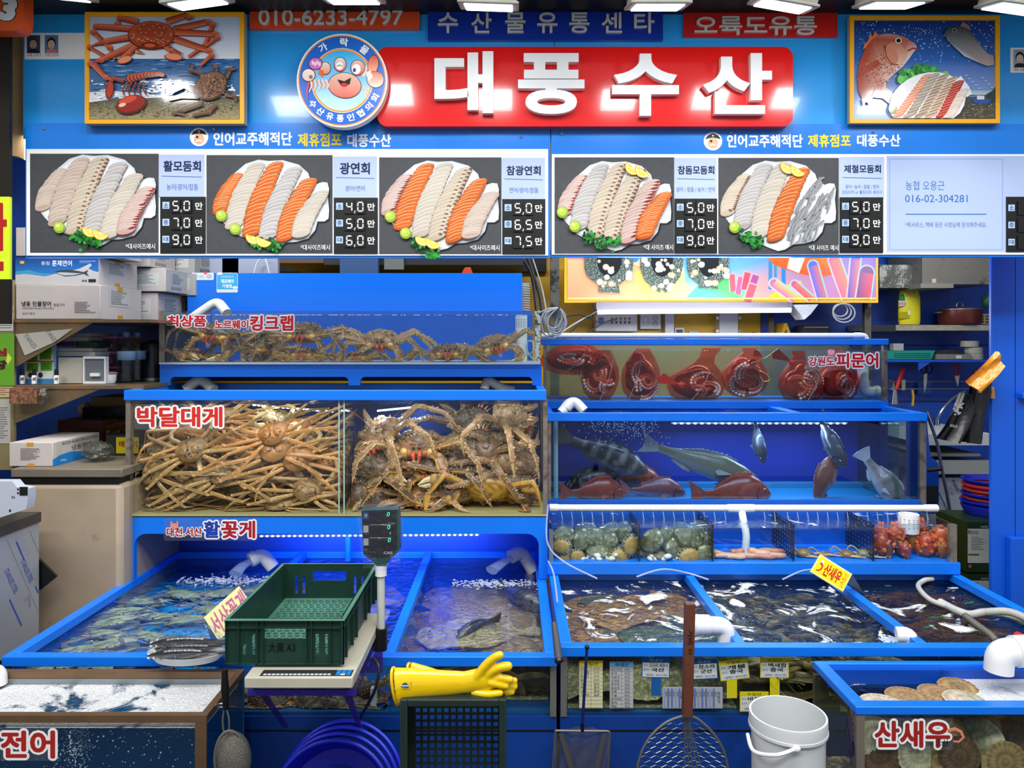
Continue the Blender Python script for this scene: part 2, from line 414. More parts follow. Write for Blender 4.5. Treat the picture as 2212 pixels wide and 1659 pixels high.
def plate_art(A,x0,y0,x1,y1,rows,seed,lemon=None,wasabi=(),parsley=()):
 R=random.Random(seed);w,h=x1-x0,y1-y0
 q=lambda a,b:(x0+a*w,y0+b*h)
 O=[(0,.59),(.07,.41),(.17,.18),(.28,.05),(.39,0),(.48,.015),(.60,.005),(.74,.06),(.82,.16),(.835,.22),(.90,.29),(.94,.27),(.985,.275),(1,.35),(.99,.46),(1,.61),(.995,.71),(.96,.745),(.90,.745),(.88,.85),(.82,.95),(.72,.99),(.63,1.0),(.56,1.06),(.50,1.08),(.42,1.04),(.31,.97),(.17,.88),(.07,.73)]
 A.poly([(a+3,b+4)for a,b in[q(*p)for p in O]],'#1c1e22');A.poly([q(*p)for p in O],'#cdd2d9')
 A.poly([q(.5+(a-.5)*.95,.5+(b-.5)*.95)for a,b in O],'#dfe3e8')
 for i in range(6):A.line([q(.93+i*.001,.32+i*.065),q(.99,.30+i*.072)],1.2,'#c5ccd6')
 B0=[(.06,.62),(.18,.80),(.33,.90),(.47,.93),(.62,.95),(.76,.90)];T0=[(.21,.20),(.38,.07),(.54,.06),(.70,.12),(.83,.26),(.93,.42)]
 pal={'w':('#e6dccd','#cfc2b0','#f3ece0'),'p':('#e3cfc0','#cfa899','#f0e4da'),'o':('#ef7a2e','#d95a18','#fbbf8c'),'s':('#e5d6c0','#cdb79c','#f0e6d6'),'g':('#b9bcbf','#8e9498','#dadddd'),'c':('#d7d3d2','#b3adab','#eeecea'),'r':('#e6cfc6','#c63a30','#f1e2da')}
 for k,ch in enumerate(rows):
  bx,by=B0[k];tx,ty=T0[k];n=17;wd=.105 if k else.085;base,dk,hi_=[hx(z,.8 if ch=='o' else.72)for z in pal[ch]];dk=tuple(v*.62 for v in dk)
  for i in range(n):
   f=(i+.5)/n;f2=1-f;cx=tx+(bx-tx)*f-.03*sin(pi*f);cy=ty+(by-ty)*f
   ww=wd*(.78+.22*sin(pi*f))*w;hh=.052*h;a=-.30+R.uniform(-.08,.08);j=R.uniform(.9,1.08)
   if ch=='g':
    for z in range(2):
     gx,gy=q(cx+R.uniform(-.05,.05),cy+R.uniform(-.03,.03));a2=R.uniform(-1.4,-.6);L_=ww*R.uniform(.5,1)
     A.line([(gx-cos(a2)*L_,gy-sin(a2)*L_),(gx+R.uniform(-4,4),gy+R.uniform(-4,4)),(gx+cos(a2)*L_,gy+sin(a2)*L_)],4.2,tuple(v*j for v in base),dk)
    continue
   X,Yc=q(cx,cy)
   A.ell(X,Yc+2,ww,hh,tuple(v*.55 for v in dk),a,12);A.ell(X,Yc,ww,hh,tuple(v*j for v in base),a,12,c2=tuple(v*j for v in mixc2(base,dk,.9 if ch=='o' else.6)))
   A.line([(X-ww*.8*cos(a),Yc-ww*.8*sin(a)-hh*.45),(X,Yc-hh*.75),(X+ww*.8*cos(a),Yc+ww*.8*sin(a)-hh*.45)],1.3,hi_)
   if ch in 'op':A.line([(X-ww*.6*cos(a),Yc-ww*.6*sin(a)+1),(X+ww*.6*cos(a),Yc+ww*.6*sin(a)+2)],1.0,hi_ if ch=='o' else dk)
   if ch=='s':
    for sx in(.35,.85):A.ell(X+ww*sx*cos(a),Yc+ww*sx*sin(a),4.2,2.8,'#5a2c1c',a+.6,7);A.ell(X+ww*sx*cos(a)-1,Yc+ww*sx*sin(a),1.4,1.2,'#caa184',a,5)
   if ch=='r':A.ell(X+ww*.62*cos(a),Yc+ww*.62*sin(a),ww*.42,2.8,dk,a,8);A.line([(X+ww*.1,Yc),(X+ww*.9,Yc-ww*.25)],1,'#5a4a4a')
   if ch=='c':A.line([(X-ww*.2,Yc+2),(X+ww*.8,Yc-ww*.22+2)],1.6,'#8f8283')
 for a,b in wasabi:
  X,Yc=q(a,b);A.ell(X,Yc,12.5,12.5,'#7f9a2c');A.ell(X-1,Yc-2,10.5,9.5,'#a9c24a');A.ell(X-3,Yc-4,5,4,'#c6da74')
 for a,b in parsley:
  for i in range(26):
   X,Yc=q(a+R.gauss(0,.035),b+R.gauss(0,.035));A.ell(X,Yc,R.uniform(3,5.5),R.uniform(2.5,4.5),R.choice(['#14521c','#1f7a2a','#0d3a14','#2d9636']),R.uniform(0,3),6)
 if lemon:
  for k in(0,1):
   X,Yc=q(lemon[0]+k*.085,lemon[1]+k*.035);a=.25+.15*k if lemon[1]>.5 else.6
   A.ell(X,Yc,18,17,'#e8b21e',a,14,0,180);A.ell(X,Yc+1,15.5,14,'#f7eec0',a,14,0,180);A.ell(X,Yc+1,13.5,12,'#f3c93e',a,14,0,180)
   for z in range(1,5):t_=a+z*.63;A.line([(X,Yc+1),(X+13*cos(t_),Yc+12*sin(t_))],1,'#f9efc4')
SEG={'0':'abcdef','1':'bc','4':'fgbc','5':'afgcd','6':'afedcg','7':'abc','9':'abcfgd'}
def seg7(A,x,y,w,h,ch,c='#e9efe6',tk=2.5):
 g=1.1;m=y+h/2
 S={'a':[(x+g,y),(x+w-g,y)],'d':[(x+g,y+h),(x+w-g,y+h)],'g':[(x+g,m),(x+w-g,m)],'f':[(x,y+g),(x,m-g)],'b':[(x+w,y+g),(x+w,m-g)],'e':[(x,m+g),(x,y+h-g)],'c':[(x+w,m+g),(x+w,y+h-g)]}
 for k in SEG[ch]:A.line(S[k],tk,c)
M_BLK=mat('black_plastic','#0b0b0c',.4)
M_LAV=mat('menu_label_paper','#aebfe6',.5)
def menu_board(label,bx0,by0,bx1,by1,wx0,wy0,wx1,wy1,head,items,seed,extra=None):
 Yb=FY-.022;fr=frpx(Yb)
 t=thing('menu_board',label,'menu board',P((bx0+min(bx1,2212))/2,by1,Yb),'menu boards under the shop sign')
 MB().pbox(bx0,by0,bx1,by1,Yb,FY-.001).build('backing_panel',M_FAS2,t)
 MB().pbox(wx0,wy0,wx1,wy1,Yb-.004,Yb-.0002).build('white_border',M_WHT,t)
 fr=frpx(Yb-.004)
 lx,ly,txts=head;A=Art(fr,.0003)
 A.fr=frpx(Yb)
 A.ell(lx,ly,20,20,'#eef1f4');A.ell(lx,ly+4,11,12,'#e8b48e');A.poly([(lx-17,ly-4),(lx-12,ly-12),(lx,ly-17),(lx+12,ly-12),(lx+17,ly-4),(lx+9,ly-6),(lx,ly-8),(lx-9,ly-6)],'#15171a');A.ell(lx-4,ly,3,2.6,'#111111');A.line([(lx-6,ly+9),(lx,ly+7),(lx+6,ly+9)],3,'#f4f4f4');A.ell(lx,ly-12,2,2,'#e9e9e9')
 A.build('badge',t)
 A=Art(frpx(Yb),.0003)
 for b,x0,y0,x1,y1,c in txts:A.text(b,x0,y0,x1,y1,c,.03)
 A.build('heading_lettering',t)
 for it in items:
  (a0,b0,a1,b1),(c0,d0,c1,d1),(e0,f0,e1,f1),name,sub,prices,ex,rows,kw,pr=it;seed+=1
  Yp=Yb-.006;fp=frpx(Yp)
  MB().pbox(a0,b0,a1,b1,Yp,Yb-.0041).build('photo_panel',mat('slate_print','#383b40',.55,nz=(60,.12)),t)
  A=Art(fp,.0003);plate_art(A,*pr,rows,seed,**kw)
  A.text(ex,a1-67,b1-18,a1-4,b1-6,'#f2f2f2',.01);A.build('dish_photo',t)
  MB().pbox(c0,d0,c1,d1,Yp,Yb-.0041).build('label_panel',M_LAV,t)
  A=Art(fp,.0003);A.text(name[0],*name[1:],'#0d2350',.03);A.line([(c0+6,(d0+d1)/2+1),(c1-5,(d0+d1)/2+3)],1.3,'#3565a8')
  for s_ in sub:A.text(s_[0],*s_[1:],'#1d5aa6',.008)
  A.build('label_lettering',t)
  pb=MB().pbox(e0,f0,e1,f1,Yp-.001,Yb-.0041);A=Art(frpx(Yp-.001),.0003)
  for k,(sz,pz)in enumerate(zip('소중대',prices)):
   yy=f0+11+k*(f1-f0-10)/3.05;A.rect(e0+5,yy,e0+20,yy+15,'#a9c3e6');A.text(sz,e0+7.5,yy+2.5,e0+17.5,yy+12.5,'#14386e',.02)
   for z,x_ in((0,e0+28),(2,e0+52)):
    A2=Art(frpx(Yp-.006),.0003);seg7(A2,x_,yy-1,11,19,pz[z]);MB().pbox(x_-5,yy-6,x_+15,yy+23,Yp-.006,Yp-.0011).merge(A2.mb,dm=1).build('digit_tile',[M_BLK,PRINT],t,smooth=False)
   A.line([(e0+46,yy+17),(e0+44.5,yy+23)],2.2,'#e9efe6');A.text('만',e1-22,yy+1,e1-6,yy+17,'#eeeeee',.02)
  pb.merge(A.mb,dm=1).build('price_panel',[M_BLK,PRINT],t,smooth=False)
 if extra:extra(t,Yb)
 return t
H1=(430,296,[('인어교주해적단',461,285,631,315,'#eef3f8'),('제휴점포',643,287,738,317,'#f2d51e'),('대풍수산',750,289,845,318,'#eef3f8')])
H2=(1540,305,[('인어교주해적단',1570,290,1734,319,'#eef3f8'),('제휴점포',1745,290,1838,318,'#f2d51e'),('대풍수산',1851,290,1945,317,'#eef3f8')])
menu_board('blue menu board of three sashimi dishes starting with 활모둠회',55,266,1188.5,557,57,322,1184,552,H1,[((65,332,342,545),(343,334,441,425),(346,425,444,547),('활모둠회',353,347,434,371),[('농어/광어/참돔',360,397,428,411)],('5.0','7.0','9.0'),'*대사이즈예시','ppscwr',dict(lemon=(.47,.88),wasabi=[(.21,.86)],parsley=[(.38,.97),(.5,1.03),(.44,1.0)]),(77,334,337,518)),((446,335,718,547),(720,338,814,427),(721,427,816,548),('광연회',734,351,799,377),[('광어/연어',746,401,788,413)],('4.0','5.0','6.0'),'*대사이즈예시','owocow',dict(lemon=(.36,.93),wasabi=[(.08,.68),(.2,.84)],parsley=[(.36,1.0),(.46,1.02),(.52,1.05)]),(460,345,711,524)),((819,340,1083,548),(1084,341,1177,430),(1085,430,1178,549),('참광연회',1094,358,1168,379),[('연어/광어/참돔',1100,405,1163,417)],('5.0','6.5','7.5'),'*대사이즈예시','rowsop',dict(lemon=(.36,.94),wasabi=[(.08,.68),(.21,.88)],parsley=[(.33,1.0),(.44,1.12)]),(824,347,1078,526))],10)
def info(t,Yb):
 A=Art(frpx(Yb-.004),.0003)
 A.rect(1915,337,2330,545,'#a9bbe0');A.rect(1921,343,2166,540,'#7d99cc');A.rect(1922.5,344.5,2164.5,538.5,'#abbde2')
 A.text('농협 오용근',1956,391,2040,411,'#1c5fae',.012);A.text('016-02-304281',1955,421,2090,437,'#1c5fae',.012);A.rect(1956,462,2131,464,'#1c5fae')
 A.text('*퀵서비스, 택배 등은 사장님께 문의해주세요.',1955,480,2131,492,'#24508e',.004);A.build('notice_print',t)
 pb=MB().pbox(2174,425,2300,544,Yb-.007,Yb-.0042);A=Art(frpx(Yb-.007),.0003)
 for k,s_ in enumerate('소중대'):
  yy=442+k*37;A.rect(2178,yy,2192,yy+14,'#a9c3e6');A.text(s_,2180,yy+2,2190,yy+12,'#14386e',.02);pb.pbox(2199,yy-8,2240,yy+22,Yb-.011,Yb-.007)
  A.rect(2198,yy-8,2199,yy,'#cccccc')
 pb.merge(A.mb,dm=1).build('price_panel',[M_BLK,PRINT],t,smooth=False)
menu_board('blue menu board with two sashimi dishes and an account notice panel',1190.5,268,2330,555,1192,333,2330,550,H2,[((1198,340,1456,547),(1457,341,1548,429),(1457,429,1549,547),('참돔모둠회',1464,358,1543,377),[('광어 / 참돔 / 농어 / 연어',1461,404,1544,415)],('5.0','7.0','9.0'),'*대 사이즈 예시','rcssro',dict(lemon=(.66,.08),wasabi=[(.04,.62),(.15,.79)],parsley=[(.27,.9),(.38,.98),(.48,.97)]),(1205,348,1450,528)),((1552,341,1812,548),(1814,339,1910,426),(1814,427,1908,546),('제철모둠회',1823,356,1903,374),[('광어 / 농어 / 참돔 / 연어',1826,399,1898,408),('강도다리 or 돌도다리 세꼬시',1819,411,1904,419)],('5.0','7.0','9.0'),'*대 사이즈 예시','scwogg',dict(lemon=(.58,.07),wasabi=[(.12,.8)],parsley=[(.22,.9),(.3,.98),(.26,.94)]),(1556,347,1806,528))],20,info)
M_STEEL=mat('stainless_steel','#a9a8a2',.32,metal=.9,nz=(8,.1))
def rrect(x0,y0,x1,y1,r,n=6):
 pts=[]
 for cx,cy,a in((x1-r,y0+r,-90),(x1-r,y1-r,0),(x0+r,y1-r,90),(x0+r,y0+r,180)):
  for i in range(n+1):t_=radians(a+90*i/n);pts.append((cx+r*cos(t_),cy+r*sin(t_)))
 return pts
Ys=FY-.055;fr=frpx(Ys)
t=thing('shop_sign','long red rounded sign board with big raised white 대풍수산 lettering','sign',P(1265,275,Ys))
MB().prism([fr.p(u,v)for u,v in rrect(815,101,1713,273,22)],(0,.032,0)).build('sign_panel',mat('red_acrylic','#e0130f',.18,coat=.5,spec=.5),t)
for ch,x0,y0,x1,y1 in(('대',940,117,1066,249),('풍',1119,121,1261,251),('수',1320,122,1463,255),('산',1514,121,1662,251)):
 textmesh(fr,ch,x0,y0,x1,y1,.024,.034,.001).build('raised_letter',M_WHT,t,smooth=False)
Ye=Ys-.035;fr=frpx(Ye)
t=thing('round_emblem_sign','round blue emblem with cartoon crab and 수산유통인협의회 around the rim','sign',P(739,275,Ye))
MB().prism([fr.p(739+98*cos(a*pi/32),174+101*sin(a*pi/32))for a in range(64)],(0,.034,0)).build('disc',M_WHT,t)
A=Art(fr,.0004,.00003)
A.ell(739,174,95,98,'#f2952a',n=64);A.ell(739,174,92.5,95.5,'#1565cc',n=64);A.ell(739,174,67,70,'#f7efe0',n=64);A.ell(739,174,66,69,'#f2952a',n=64);A.ell(739,174,62,65,'#2ab4f2',n=64,c2='#bfe4fa')
for ch,a in zip('가락몰',(-121,-87,-53)):A.text(ch,739+80*cos(radians(a))-9,174+83*sin(radians(a))-9,739+80*cos(radians(a))+9,174+83*sin(radians(a))+9,'#f4f6f8',.03,rot=radians(a+90))
for i,ch in enumerate('수산유통인협의회'):
 a=142-i*16.4;A.text(ch,739+80*cos(radians(a))-8,174+82*sin(radians(a))-8,739+80*cos(radians(a))+8,174+82*sin(radians(a))+8,'#f4f6f8',.03,rot=radians(a-90))
K='#20181a'
def blob(x,y,rx,ry,c,rot=0,c2=None):A.ell(x,y,rx+1.2,ry+1.2,K,rot);A.ell(x,y,rx,ry,c,rot,c2=c2)
for i in range(3):
 A.line([(786,189+i*5),(797+i*-2,194+i*8),(803-i*6,200+i*8)],5,'#f6c8ac',w2=1);A.line([(712,178+i*6),(700,176+i*5),(694,182+i*5)],4,'#f6c8ac',w2=1)
A.line([(784,165),(790,150),(796,142)],7,'#f0dccc')
blob(806,140,11,20,'#e6462a',.15,'#f6b48e');blob(811,172,18,17,'#ec5a34',.4,'#fbe0d0');A.poly([(790,158),(800,152),(806,166),(797,176)],'#fbe6da')
blob(703,148,11,13,'#fbe3d2',0,'#ee8a60');A.poly([(690,150),(700,153),(698,168),(688,160)],'#ee6a3a')
blob(745,185,35,27,'#fbd6bf',.12,'#d6301e');blob(735,140,12.5,15,'#fbe9df',0,'#e0553a');blob(773,147,15,16,'#f4ccb8',0,'#e0452a');A.ell(770,150,9.5,11,'#ffffff');A.ell(766,152,3.4,4.6,'#1d4f9e');A.ell(734,143,8,9,'#fafafa');A.line([(728,144),(734,141),(740,144)],1.5,K)
A.poly([(729,172),(744,176),(759,168),(756,182),(746,188),(736,184)],K);A.ell(744,184,8,4.5,'#d92a20')
blob(682,138,14,12.5,'#d272c4');[A.ell(676+i*5,136+(i%2)*3,2.6,5,'#fbd6f2')for i in range(4)]
for i in range(5):A.line([(672+i*8,172),(674+i*9,186),(668+i*10,200-i*2)],6,'#f2d2c8',w2=2)
A.line([(668,178),(664,195),(664,214)],5,'#d9485a',w2=2);blob(667,163,13.5,13,'#fbf0ea',0,'#f0c8b8');A.ell(672,167,3.6,3.8,'#333333');A.ell(672,167,1.8,2,'#d98a8a')
A.build('emblem_print',t)
def name_sign(label,r,c,texts,metal='#d9d9d6',dz=.02):
 Yn=FY-dz;f=frpx(Yn);t=thing('name_sign',label,'sign',P((r[0]+r[2])/2,r[3],Yn))
 MB().pbox(*r,Yn,FY-.0005).build('sign_panel',mat('enamel_'+c[1:],c,.3,coat=.3),t)
 mt=mat('silver_lettering',metal,.35,metal=.25)
 for x in texts:textmesh(f,*x,.008,.012,.0004).build('raised_lettering',mt,t,smooth=False)
 return t
name_sign('orange phone number sign reading 010-6233-4797',(540,10,906,62),'#d8481c',[('010-6233-4797',560,22,872,56)])
name_sign('dark blue sign reading 수산물유통센타 above the red sign',(924,14,1432,86),'#0a2f9e',[(c,x-22,29,x+22,73)for c,x in zip('수산물유통센타',(968,1040,1113,1182,1251,1321,1391))])
name_sign('red sign reading 오륙도유통 between floodlights',(1477,27,1809,80),'#c41a16',[('오륙도유통',1499,37,1763,77)],dz=.012)
def framed(label,ox0,oy0,ox1,oy1,draw,depth=.06):
 Yf=FY-depth;f=frpx(Yf);t=thing('framed_picture',label,'picture',P((ox0+ox1)/2,oy1,Yf),'framed seafood pictures beside the shop sign')
 MB().pbox(ox0,oy0,ox1,oy1,Yf+.006,FY-.023).build('side_casing',mat('pale_casing','#a8a89c',.4),t)
 fw=9;fm=MB()
 for a in((ox0,oy0,ox1,oy0+fw),(ox0,oy1-fw,ox1,oy1),(ox0,oy0+fw,ox0+fw,oy1-fw),(ox1-fw,oy0+fw,ox1,oy1-fw)):fm.pbox(*a,Yf,Yf+.008)
 fm.build('frame',mat('yellow_frame','#f0a810',.35),t)
 A=Art(frpx(Yf+.0055),.0002,.000012);A.clip=(ox0+fw,oy0+fw,ox1-fw,oy1-fw);draw(A,ox0+fw,oy0+fw,ox1-fw,oy1-fw)
 A.build('print',t,mat('glossy_print',vc=True,rough=.16,spec=.5,coat=.4));return t
def leg(A,pts,w,c,c2,w2=None):
 A.line(pts,w+2,tuple(v*.35 for v in hx(c2)),w2=(w2 or w)+1.5);A.line(pts,w,c,c2,w2=w2)
 for p in pts[1:-1]:A.ell(p[0],p[1],w*.52,w*.52,c,n=10,c2=c2)
def pic_crab(A,x0,y0,x1,y1):
 R=random.Random(3);A.rect(x0,y0,x1,128,'#a9bddd','#d3d6dd');A.rect(x0,127,x1,215,'#2a5a94','#3f6f9c')
 for i in range(170):
  y=R.uniform(129,205);A.ell(R.uniform(x0+14,x1-16),y,R.uniform(4,14),R.uniform(.6,1.6),R.choice(['#16406e','#4b80b4','#7fa6c8','#1d4a7c']),0,8)
 A.poly([(x0,200),(240,196),(330,205),(420,212),(x1,205),(x1,225),(x0,228)],'#d8dfe4')
 for i in range(190):A.ell(R.uniform(x0+8,x1-10),R.uniform(172,222),R.uniform(2,9),R.uniform(.8,2.6),R.choice(['#f2f4f5','#ffffff','#c4d2dc','#3c6890']),R.uniform(-.3,.3),7)
 A.poly([(x0,222),(260,214),(340,212),(440,214),(x1,208),(x1,y1),(x0,y1)],'#7d7453',['#55503a']*5+['#9a8d66']*2)
 for i in range(420):A.ell(R.uniform(x0+2,x1-4),R.uniform(222,y1-2),1.6,.9,R.choice(['#5f583d','#b0a57e','#463f2c','#8f845f']),0,5)
 c,d='#d8714e','#8e3420'
 for pts in([(300,50),(262,42),(256,55),(262,62)],[(292,65),(210,60),(205,72),(240,105),(252,130)],[(290,82),(232,92),(196,104),(240,130)],[(292,100),(222,132),(198,140),(238,170)],[(362,50),(404,36),(412,40),(406,46)],[(378,66),(452,50),(462,56),(446,100),(410,126)],[(380,72),(468,76),(472,84),(440,108)],[(378,86),(455,112),(460,122),(434,145)],[(205,140),(232,170),(246,172)]):
  leg(A,pts,13,c,d,6)
 leg(A,[(300,100),(280,118),(266,130)],11,c,d);A.ell(272,132,17,8,d,-.3);A.ell(273,131,15,6.5,'#e08a68',-.3);leg(A,[(355,98),(374,112),(392,122)],11,c,d);A.ell(378,126,20,8,d,.1);A.ell(378,125,18,6.5,'#e08a68',.1);leg(A,[(296,112),(312,118)],8,'#e8b08e',d,2)
 A.ell(330,79,51,31,'#5e2412');A.ell(330,78,49,29,'#b4573a',c2='#8a3822');A.ell(332,68,34,15,'#9a4024')
 for i in range(70):a=R.uniform(0,6.28);r=R.uniform(.3,1);A.ell(330+45*r*cos(a),80+26*r*sin(a),1.6,1.4,R.choice(['#e2a37e','#7c2c18','#d98c66']),0,5)
 A.ell(327,101,20,8,'#7a2816');A.ell(327,101,12,4,'#c65838')
 c,d='#c25028','#5c160c'
 for i in range(9):A.ell(286+i*7,172-i*1.6+(i>5)*(i-5)*1.2,11-i*.4,9.5-i*.5,d,-.2);A.ell(286+i*7,171-i*1.6+(i>5)*(i-5)*1.2,8.5-i*.4,8-i*.5,c,-.2)
 for s in range(5):leg(A,[(280+s*9,180),(268+s*11,195),(272+s*12,208)],3,c,d,1.5)
 A.ell(350,163,9,5,c,.3);leg(A,[(270,178),(250,172),(243,180)],8,c,d);A.ell(241,197,9,20,d,.15);A.ell(241,196,7,17,'#b8341c',.15);A.ell(287,228,34,20,d,-.25);A.ell(286,226,31,17,'#8f1d10',-.25);A.ell(280,218,20,7,'#d0482a',-.3);A.ell(268,229,8,4,'#d8c6a0',-.3);A.line([(243,176),(232,186)],1.5,c)
 c,d='#8a5f42','#3a251a'
 for pts in([(450,180),(435,160),(415,155),(418,142)],[(470,170),(468,148),(462,140)],[(490,170),(500,152),(512,150)],[(430,195),(400,188),(375,200),(372,192)],[(432,210),(395,210),(365,218)],[(440,225),(400,240),(380,246),(402,250)],[(470,228),(455,245),(420,252)],[(490,205),(508,210),(515,220)],[(425,200),(392,182),(388,176)]):leg(A,pts,11,c,d,6)
 A.ell(459,188,38,30,d,-.5);A.ell(458,187,35,27,'#75523c',-.5)
 for i in range(130):a=R.uniform(0,6.28);r=R.uniform(0,1);A.ell(459+36*r*cos(a),188+27*r*sin(a),1.7,1.7,R.choice(['#b98a5e','#2c1a12','#94694a']),0,5)
framed('yellow framed picture of red crab, lobster and spiny crab on a beach',183,26,527,267,pic_crab)
def pic_fish(A,x0,y0,x1,y1):
 R=random.Random(5);A.rect(x0,y0,x1,130,'#122f7a','#2f62b0');A.rect(x0,129,x1,y1,'#2f62b0','#9fb8e4')
 for i in range(340):
  y=R.triangular(y0+2,150,70);A.ell(R.uniform(x0+3,x1-3),y,R.uniform(.5,1.6),R.uniform(.5,1.6),R.choice(['#cfe0f8','#8fb2e6','#ffffff','#4a78c4']),0,5)
 A.rect(2080,196,x1,206,'#8fb4d4','#c4d0d8');A.poly([(2062,230),(2080,212),(x1,205),(x1,y1),(2062,y1)],'#4b4636');A.poly([(2128,205),(2143,196),(2152,184),(x1,186),(x1,230),(2130,226)],'#2c3128')
 for i in range(120):A.ell(R.uniform(2070,x1-3),R.uniform(222,y1-2),2.4,1.1,R.choice(['#3b3628','#6f6650','#8c8468']),0,5)
 A.poly([(2096,213),(2140,216),(2132,226),(2102,224)],'#274f9c');A.rect(2108,208,2124,216,'#dadfe4');A.line([(2112,208),(2112,198)],1,'#dddddd')
 for i in range(9):a,b=2085+i*7,165+(i*37)%30;A.line([(a-3,b-1.5),(a,b),(a+3,b-2)],.9,'#e8eef6')
 o=[(1978,105),(1974,95),(1962,88),(1950,80),(1935,76),(1916,74),(1898,76),(1882,86),(1868,105),(1855,135),(1850,165),(1852,195),(1862,218),(1885,212),(1905,214),(1920,226),(1930,205),(1912,190),(1912,178),(1930,160),(1948,145),(1962,128)]
 A.poly([(1862,108),(1866,95),(1872,92),(1878,76),(1884,80),(1888,68),(1894,76),(1900,78),(1880,100)],'#e0764a')
 A.poly(o,'#b86a56',['#dcc0b8','#c98a78','#b8624c','#a65440','#b07a6c','#c08c80','#b4604a','#a84c34','#a0452e','#a8442a','#a84630','#a35040','#b47466','#c99688','#d8ab9c','#c88874','#e0c4bc','#d4ac9e','#dcb8aa','#e8d2ca','#ecdcd6','#e4d0c8'])
 for i in range(260):
  a=R.uniform(0,1);X=1870+70*a+R.uniform(-14,8);Yy=190-60*a+R.uniform(-42,26)
  if(X-1908)**2/45**2+(Yy-140)**2/60**2<1:A.ell(X,Yy,1.8,1.1,R.choice(['#8c3a26','#dba492','#c8644a']),-.9,5)
 A.ell(1932,118,22,26,'#c8795e',-.5,c2='#e0b8a6');A.ell(1922,122,14,20,'#cf8468',-.5);A.line([(1908,100),(1912,125),(1924,140),(1938,142)],2,'#7d2c1c');A.ell(1938,90,7.5,6.5,'#d9d2c4');A.ell(1938,90,4.6,4.4,'#15110f');A.line([(1958,112),(1970,106),(1979,108)],3,'#a8382a')
 A.poly([(1892,132),(1900,140),(1880,152),(1850,168),(1862,148)],'#a84a34');A.poly([(1908,178),(1898,205),(1880,212),(1888,192)],'#b8705e');A.poly([(1858,215),(1862,230),(1868,222),(1876,228),(1884,210)],'#d8b0a2')
 A.poly([(2036,72),(2046,60),(2062,58),(2076,60),(2090,68),(2104,84),(2118,105),(2130,118),(2142,122),(2144,142),(2130,145),(2112,138),(2080,124),(2058,104),(2042,88)],'#59616a',['#3a3f44','#30353a','#2b2f34','#3c3f3f','#4d5052','#5d6062','#757474','#98908c','#a08880','#a89088','#b09a92','#c4c4c8','#c8ccd2','#9aa0a8','#6c747c'])
 A.poly([(2070,58),(2078,50),(2090,58),(2094,68)],'#8d7368');A.ell(2058,68,4.5,4.5,'#9a9c98');A.ell(2058,68,2.8,2.8,'#0f1012')
 for i in range(46):A.ell(1938+i*2.3+R.uniform(-5,5),182-30*sin(pi*(i+6)/52)+R.uniform(-12,12),R.uniform(5,10),R.uniform(4,8),R.choice(['#2f8f34','#4cb44e','#1f6e28','#6fcb62']),R.uniform(0,3),8)
 A.ell(2000,222,84,62,'#f0f2f5',-.3);A.poly([(2060,176),(2072,166),(2090,190),(2096,205),(2084,212),(2070,200)],'#eef1f6')
 A.poly([(x0+60,y1),(x1,y1),(x1,y1+40),(x0+60,y1+40)],'#f0a810')if False else None
 for k,(bx,by,tx,ty,c,e)in enumerate([(1938,250,1998,168,'#e88a66','#f3d8c4'),(1960,256,2014,166,'#a99a8a','#d8cdbf'),(1984,256,2034,168,'#c8b49c','#6e4a34'),(2006,256,2052,174,'#d4b8a0','#7d4c38'),(2030,256,2066,182,'#b63226','#e88672'),(2046,256,2076,200,'#e2cdbc','#f4ebe0')]):
  for i in range(13):
   f=i/12;X,Yy=tx+(bx-tx)*f,ty+(by-ty)*f;A.ell(X,min(Yy,y1-6),14,5,hx(c,R.uniform(.8,1.1)),-.35,10);A.line([(X-10,min(Yy,y1-6)+2),(X+10,min(Yy,y1-6)-5)],1.4,e)
 A.ell(1925,237,9,11,'#8e9440');A.ell(1924,234,6,7,'#a9ae5c')
framed('yellow framed picture of red bream and sashimi plate before blue sea',1836,34,2160,266,pic_fish,.05)
def card(label,r,people,txt):
 Yc=FY-.004;t=thing('staff_photo_card',label,'card',P((r[0]+r[2])/2,r[3],Yc))
 MB().pbox(*r,Yc,FY-.0005).build('holder',M_WHT,t);A=Art(frpx(Yc),.0004)
 for x,y,hair,skin,shirt,bg in people:
  A.rect(x,y,x+29,y+39,bg);A.ell(x+14,y+17,9.5,12,hair);A.ell(x+14,y+20,7.6,9.5,skin);A.poly([(x+1,y+39),(x+5,y+31),(x+14,y+29),(x+24,y+31),(x+28,y+39)],shirt)
  A.ell(x+11,y+19,1,.7,'#222222',n=6);A.ell(x+17,y+19,1,.7,'#222222',n=6);A.line([(x+11,y+25),(x+14,y+26),(x+17,y+25)],1,'#9a4a40')
 for b in txt:A.text(*b,'#333333',.005)
 A.build('print',t)
card('white card holder with two staff photos beside the crab picture',(53,71,183,128),[(58,76,'#3a3a3a','#c49a80','#23262b','#3a4a66'),(97,76,'#181512','#e0b59a','#d07a76','#5a7ca8')],[('대표 오용근',60,116,89,122),('직원 김선옥',98,116,127,122)])
A=Art(frpx(FY-.0042),.0005);A.rect(170,73,171,126,'#c9c9c9')
card('white staff photo card near the right end of the fascia',(2183,103,2240,157),[(2189,107,'#141414','#e3bda4','#1c1c20','#8fa6b8')],[('대표 오용근',2190,147,2218,154)])
M_GREY=mat('cast_grey_housing','#8f8f86',.5,nz=(20,.1));M_EMI=mat('lamp_glass','#ffffff',.4,emit=('#f4fbff',5))
MAXF=len(FLOOD)
